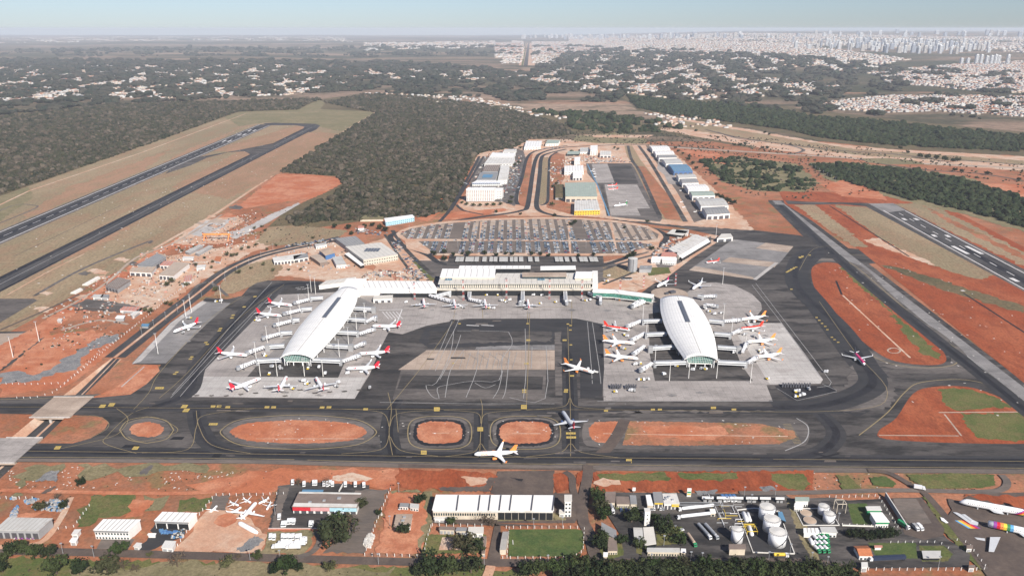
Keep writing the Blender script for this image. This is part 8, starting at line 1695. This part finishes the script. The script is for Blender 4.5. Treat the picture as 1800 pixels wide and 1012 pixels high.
# lamp poles along the near road
for x, y in ([r8(*p) for p in [(445, 775), (662, 795), (1760, 820)]]+[r3c(*p) for p in [(360, 820), (572, 825), (1262, 850), (1405, 345), (1343, 580), (535, 500)]]+[r7b(*p) for p in [(1052, 860), (605, 865), (952, 600), (1155, 590), (1690, 740)]]+[r5b(*p) for p in [(515, 868), (826, 850), (915, 858), (1442, 850), (1585, 870), (1165, 405), (1496, 320), (1305, 390), (1250, 330), (615, 720), (700, 640), (415, 740), (980, 410)]]+[r6b(*p) for p in [(412, 790), (302, 760), (1196, 790), (152, 700), (490, 480)]]):
    mast(x, y, 9.5, 'slim grey lamp post in the foreground plots', 'lamp posts in the foreground plots', name='lamp_post', cat='lamp post')
for x in range(720, 1140, 38): mast(x, 400+(abs(x-930)/210)**2*8, 12, 'slim lamp post standing in the car park', 'lamp posts in the car park', name='lamp_post', cat='lamp post')
for x in range(760, 1120, 45): mast(x, 437, 12, 'slim lamp post standing in the car park', 'lamp posts in the car park', name='lamp_post', cat='lamp post')
for a, b, n in (((250, 590), (480, 440), 12), ((860, 395), (930, 268), 8), ((1210, 262), (1790, 296), 22), ((1390, 262), (1800, 290), 14)):
    for i in range(n): t = i/(n-1); mast(a[0]+(b[0]-a[0])*t, a[1]+(b[1]-a[1])*t, 11, 'slim lamp post beside a road beyond the aprons', 'lamp posts beside the outer roads', name='lamp_post', cat='lamp post')
for i in range(12): t = i/11; x, y = 1390+t*78, 276+t*44; mast(x, y, 12, 'white approach light post in the double row on the scrub', 'approach light posts', name='approach_light', cat='approach light')
# debris of the yards
clutter('scrap_heap', [r8(*p) for p in [(170, 400), (260, 390), (440, 400), (480, 450), (420, 475), (240, 460)]], 260, .8, 3, 1.8, 'silver scrap heaped in the walled scrap yard', ('clutter_white', 'wall_grey', 'clutter_blue', 'metal_grey', 'clutter_dark'), 11); clutter('scrap_heap', [r8(*p) for p in [(-60, 390), (110, 385), (60, 440), (130, 420), (110, 520), (0, 520), (-60, 480)]], 260, .8, 3, 1.8, 'silver scrap heaped at the left frame edge', ('clutter_white', 'wall_grey', 'clutter_blue', 'metal_grey'), 12)
clutter('scrap_heap', [r8(*p) for p in [(100, 635), (265, 640), (260, 672), (100, 672)]], 90, .8, 2, 1.6, 'bundles stacked in front of the long grey hall', ('clutter_white', 'livery_purple', 'wall_grey'), 13)
clutter('blue_stock', [r8(*p) for p in [(1120, 610), (1240, 595), (1250, 630), (1140, 635)]], 110, .8, 2.2, 1.8, 'bright blue drums stacked in the yard', ('clutter_blue', 'clutter_blue', 'blue_wall'), 14); clutter('blue_stock', [r8(*p) for p in [(1200, 650), (1300, 600), (1290, 680), (1210, 690)]], 70, .8, 2.2, 1.8, 'black and blue drums along the yard fence', ('clutter_blue', 'clutter_dark', 'clutter_white'), 15)
clutter('rubble_bags', [r3c(*p) for p in [(1270, 480), (1285, 500), (1240, 620), (1190, 780), (1150, 770), (1165, 680), (1225, 560)]], 170, 1, 2.6, 1.7, 'pale rubble bags piled along the fence', ('clutter_white', 'roof_cream', 'roof_dull'), 16)
clutter('soil_debris', [r8(*p) for p in [(30, 150), (2800, 200), (2700, 330), (100, 320)]], 200, .5, 1.7, .3, 'small white slabs scattered on the red strip', ('clutter_white', 'roof_dull'), 17); clutter('soil_debris', [r5b(*p) for p in [(60, 130), (3200, 130), (3200, 270), (60, 290)]], 130, .5, 1.6, .3, 'small white slabs scattered on the right part of the strip', ('clutter_white', 'roof_dull', 'gravel'), 18)
clutter('airfield_markers', [(0, 430), (420, 220), (620, 220), (330, 370), (60, 540), (0, 560)], 190, 1.5, 3.5, .5, 'small white marker slabs on the left airfield grass', ('clutter_white',), 19); clutter('airfield_markers', [(1430, 440), (1560, 440), (1800, 560), (1850, 760), (1560, 700)], 120, 1.2, 3, .5, 'small white marker slabs on the right airfield soil', ('clutter_white',), 20)
clutter('island_markers', [(400, 735), (1400, 738), (1400, 782), (400, 780)], 150, .8, 2, .4, 'small white marker slabs around the soil islands', ('clutter_white', 'roof_dull'), 21)
for q, mt in (([r8(*p) for p in [(240, 270), (340, 200), (410, 190), (400, 265), (320, 262)]], 'gravel'), ([r8(*p) for p in [(960, 215), (1060, 150), (1080, 160), (1030, 215)]], 'worn_asphalt'), ([r3c(*p) for p in [(940, 230), (1080, 205), (1230, 250), (1100, 270), (930, 262)]], 'pale_soil'), ([r7b(*p) for p in [(600, 300), (640, 240), (720, 240), (735, 215), (740, 240), (690, 262), (640, 320), (680, 340), (300, 335), (280, 310)]], 'brown_road'), ([r7b(*p) for p in [(780, 238), (880, 250), (870, 265), (830, 255)]], 'rubber'), ([r5b(*p) for p in [(860, 290), (1040, 275), (1020, 310), (880, 318)]], 'gravel'), ([r5b(*p) for p in [(1370, 260), (1460, 245), (1500, 275), (1400, 290)]], 'gravel'), ([r8(*p) for p in [(1650, 760), (1800, 640), (1850, 680), (1760, 760)]], 'gravel'), ([r8(*p) for p in [(290, 350), (380, 300), (400, 306), (320, 356)]], 'brown_road')): S('ground_stain', q, mt, jit=1.5)
# ================= LIGHT, AIR, CAMERA =================
W = bpy.data.worlds.new('World'); SC.world = W; W.use_nodes = True
nt = W.node_tree; bg = nt.nodes['Background']; sky = nt.nodes.new('ShaderNodeTexSky'); sky.sky_type = 'NISHITA'
ELEV, SUNX, SUNY = math.radians(36), .50, -.866
sky.sun_disc = False; sky.sun_elevation = ELEV; sky.sun_rotation = math.atan2(SUNX, SUNY)
sky.air_density = 1.0; sky.dust_density = .25; sky.ozone_density = 2.2; sky.altitude = 1500
mx = nt.nodes.new('ShaderNodeMix'); mx.data_type = 'RGBA'; mx.blend_type = 'MULTIPLY'; mx.inputs[0].default_value = 1; mx.inputs[7].default_value = (.98, .93, 1.12, 1)
tc = nt.nodes.new('ShaderNodeTexCoord'); sx = nt.nodes.new('ShaderNodeSeparateXYZ'); nt.links.new(tc.outputs['Generated'], sx.inputs[0])
rp = ramp(nt, sx.outputs[2], [(0.0, (.52, .60, .82)), (.045, (.66, .69, .82)), (.5, (.80, .80, .95))]); nt.links.new(rp, mx.inputs[7])
nt.links.new(sky.outputs[0], mx.inputs[6]); nt.links.new(mx.outputs[2], bg.inputs[0]); bg.inputs[1].default_value = .07
L = bpy.data.lights.new('sun', 'SUN'); L.energy = 5; L.angle = math.radians(.5); L.color = (1, .94, .86)
so = bpy.data.objects.new('sun', L); COL.objects.link(so)
d = Vector((SUNX*math.cos(ELEV), SUNY*math.cos(ELEV), math.sin(ELEV))); so.rotation_euler = d.to_track_quat('Z', 'Y').to_euler()
m = bpy.data.materials.new('haze'); m.use_nodes = True; nt = m.node_tree; nt.nodes.clear()
out = nt.nodes.new('ShaderNodeOutputMaterial'); pv = nt.nodes.new('ShaderNodeVolumePrincipled')
pv.inputs['Color'].default_value = (.78, .85, .94, 1); pv.inputs['Density'].default_value = HAZE; pv.inputs['Anisotropy'].default_value = .0
nt.links.new(pv.outputs[0], out.inputs['Volume']); MATS['haze'] = m
mb = MB(); mb.box(0, 22000, -9, 92000, 47000, 9+H+14); o = mb.build('haze', ['haze']); tag(o, kind='stuff')
cam = bpy.data.cameras.new('camera'); co = bpy.data.objects.new('camera', cam); COL.objects.link(co)
co.location = (0, 0, H); co.rotation_euler = (math.pi/2-TH, 0, 0)
cam.sensor_width = 36; cam.sensor_fit = 'HORIZONTAL'; cam.lens = 36*F/1800; cam.clip_start = 1; cam.clip_end = 120000
SC.camera = co
SC.view_settings.view_transform = 'Standard'; SC.view_settings.look = 'None'; SC.view_settings.exposure = EXPO; SC.view_settings.gamma = 1
SC.cycles.volume_bounces = 1; SC.cycles.max_bounces = 5; SC.cycles.transparent_max_bounces = 8
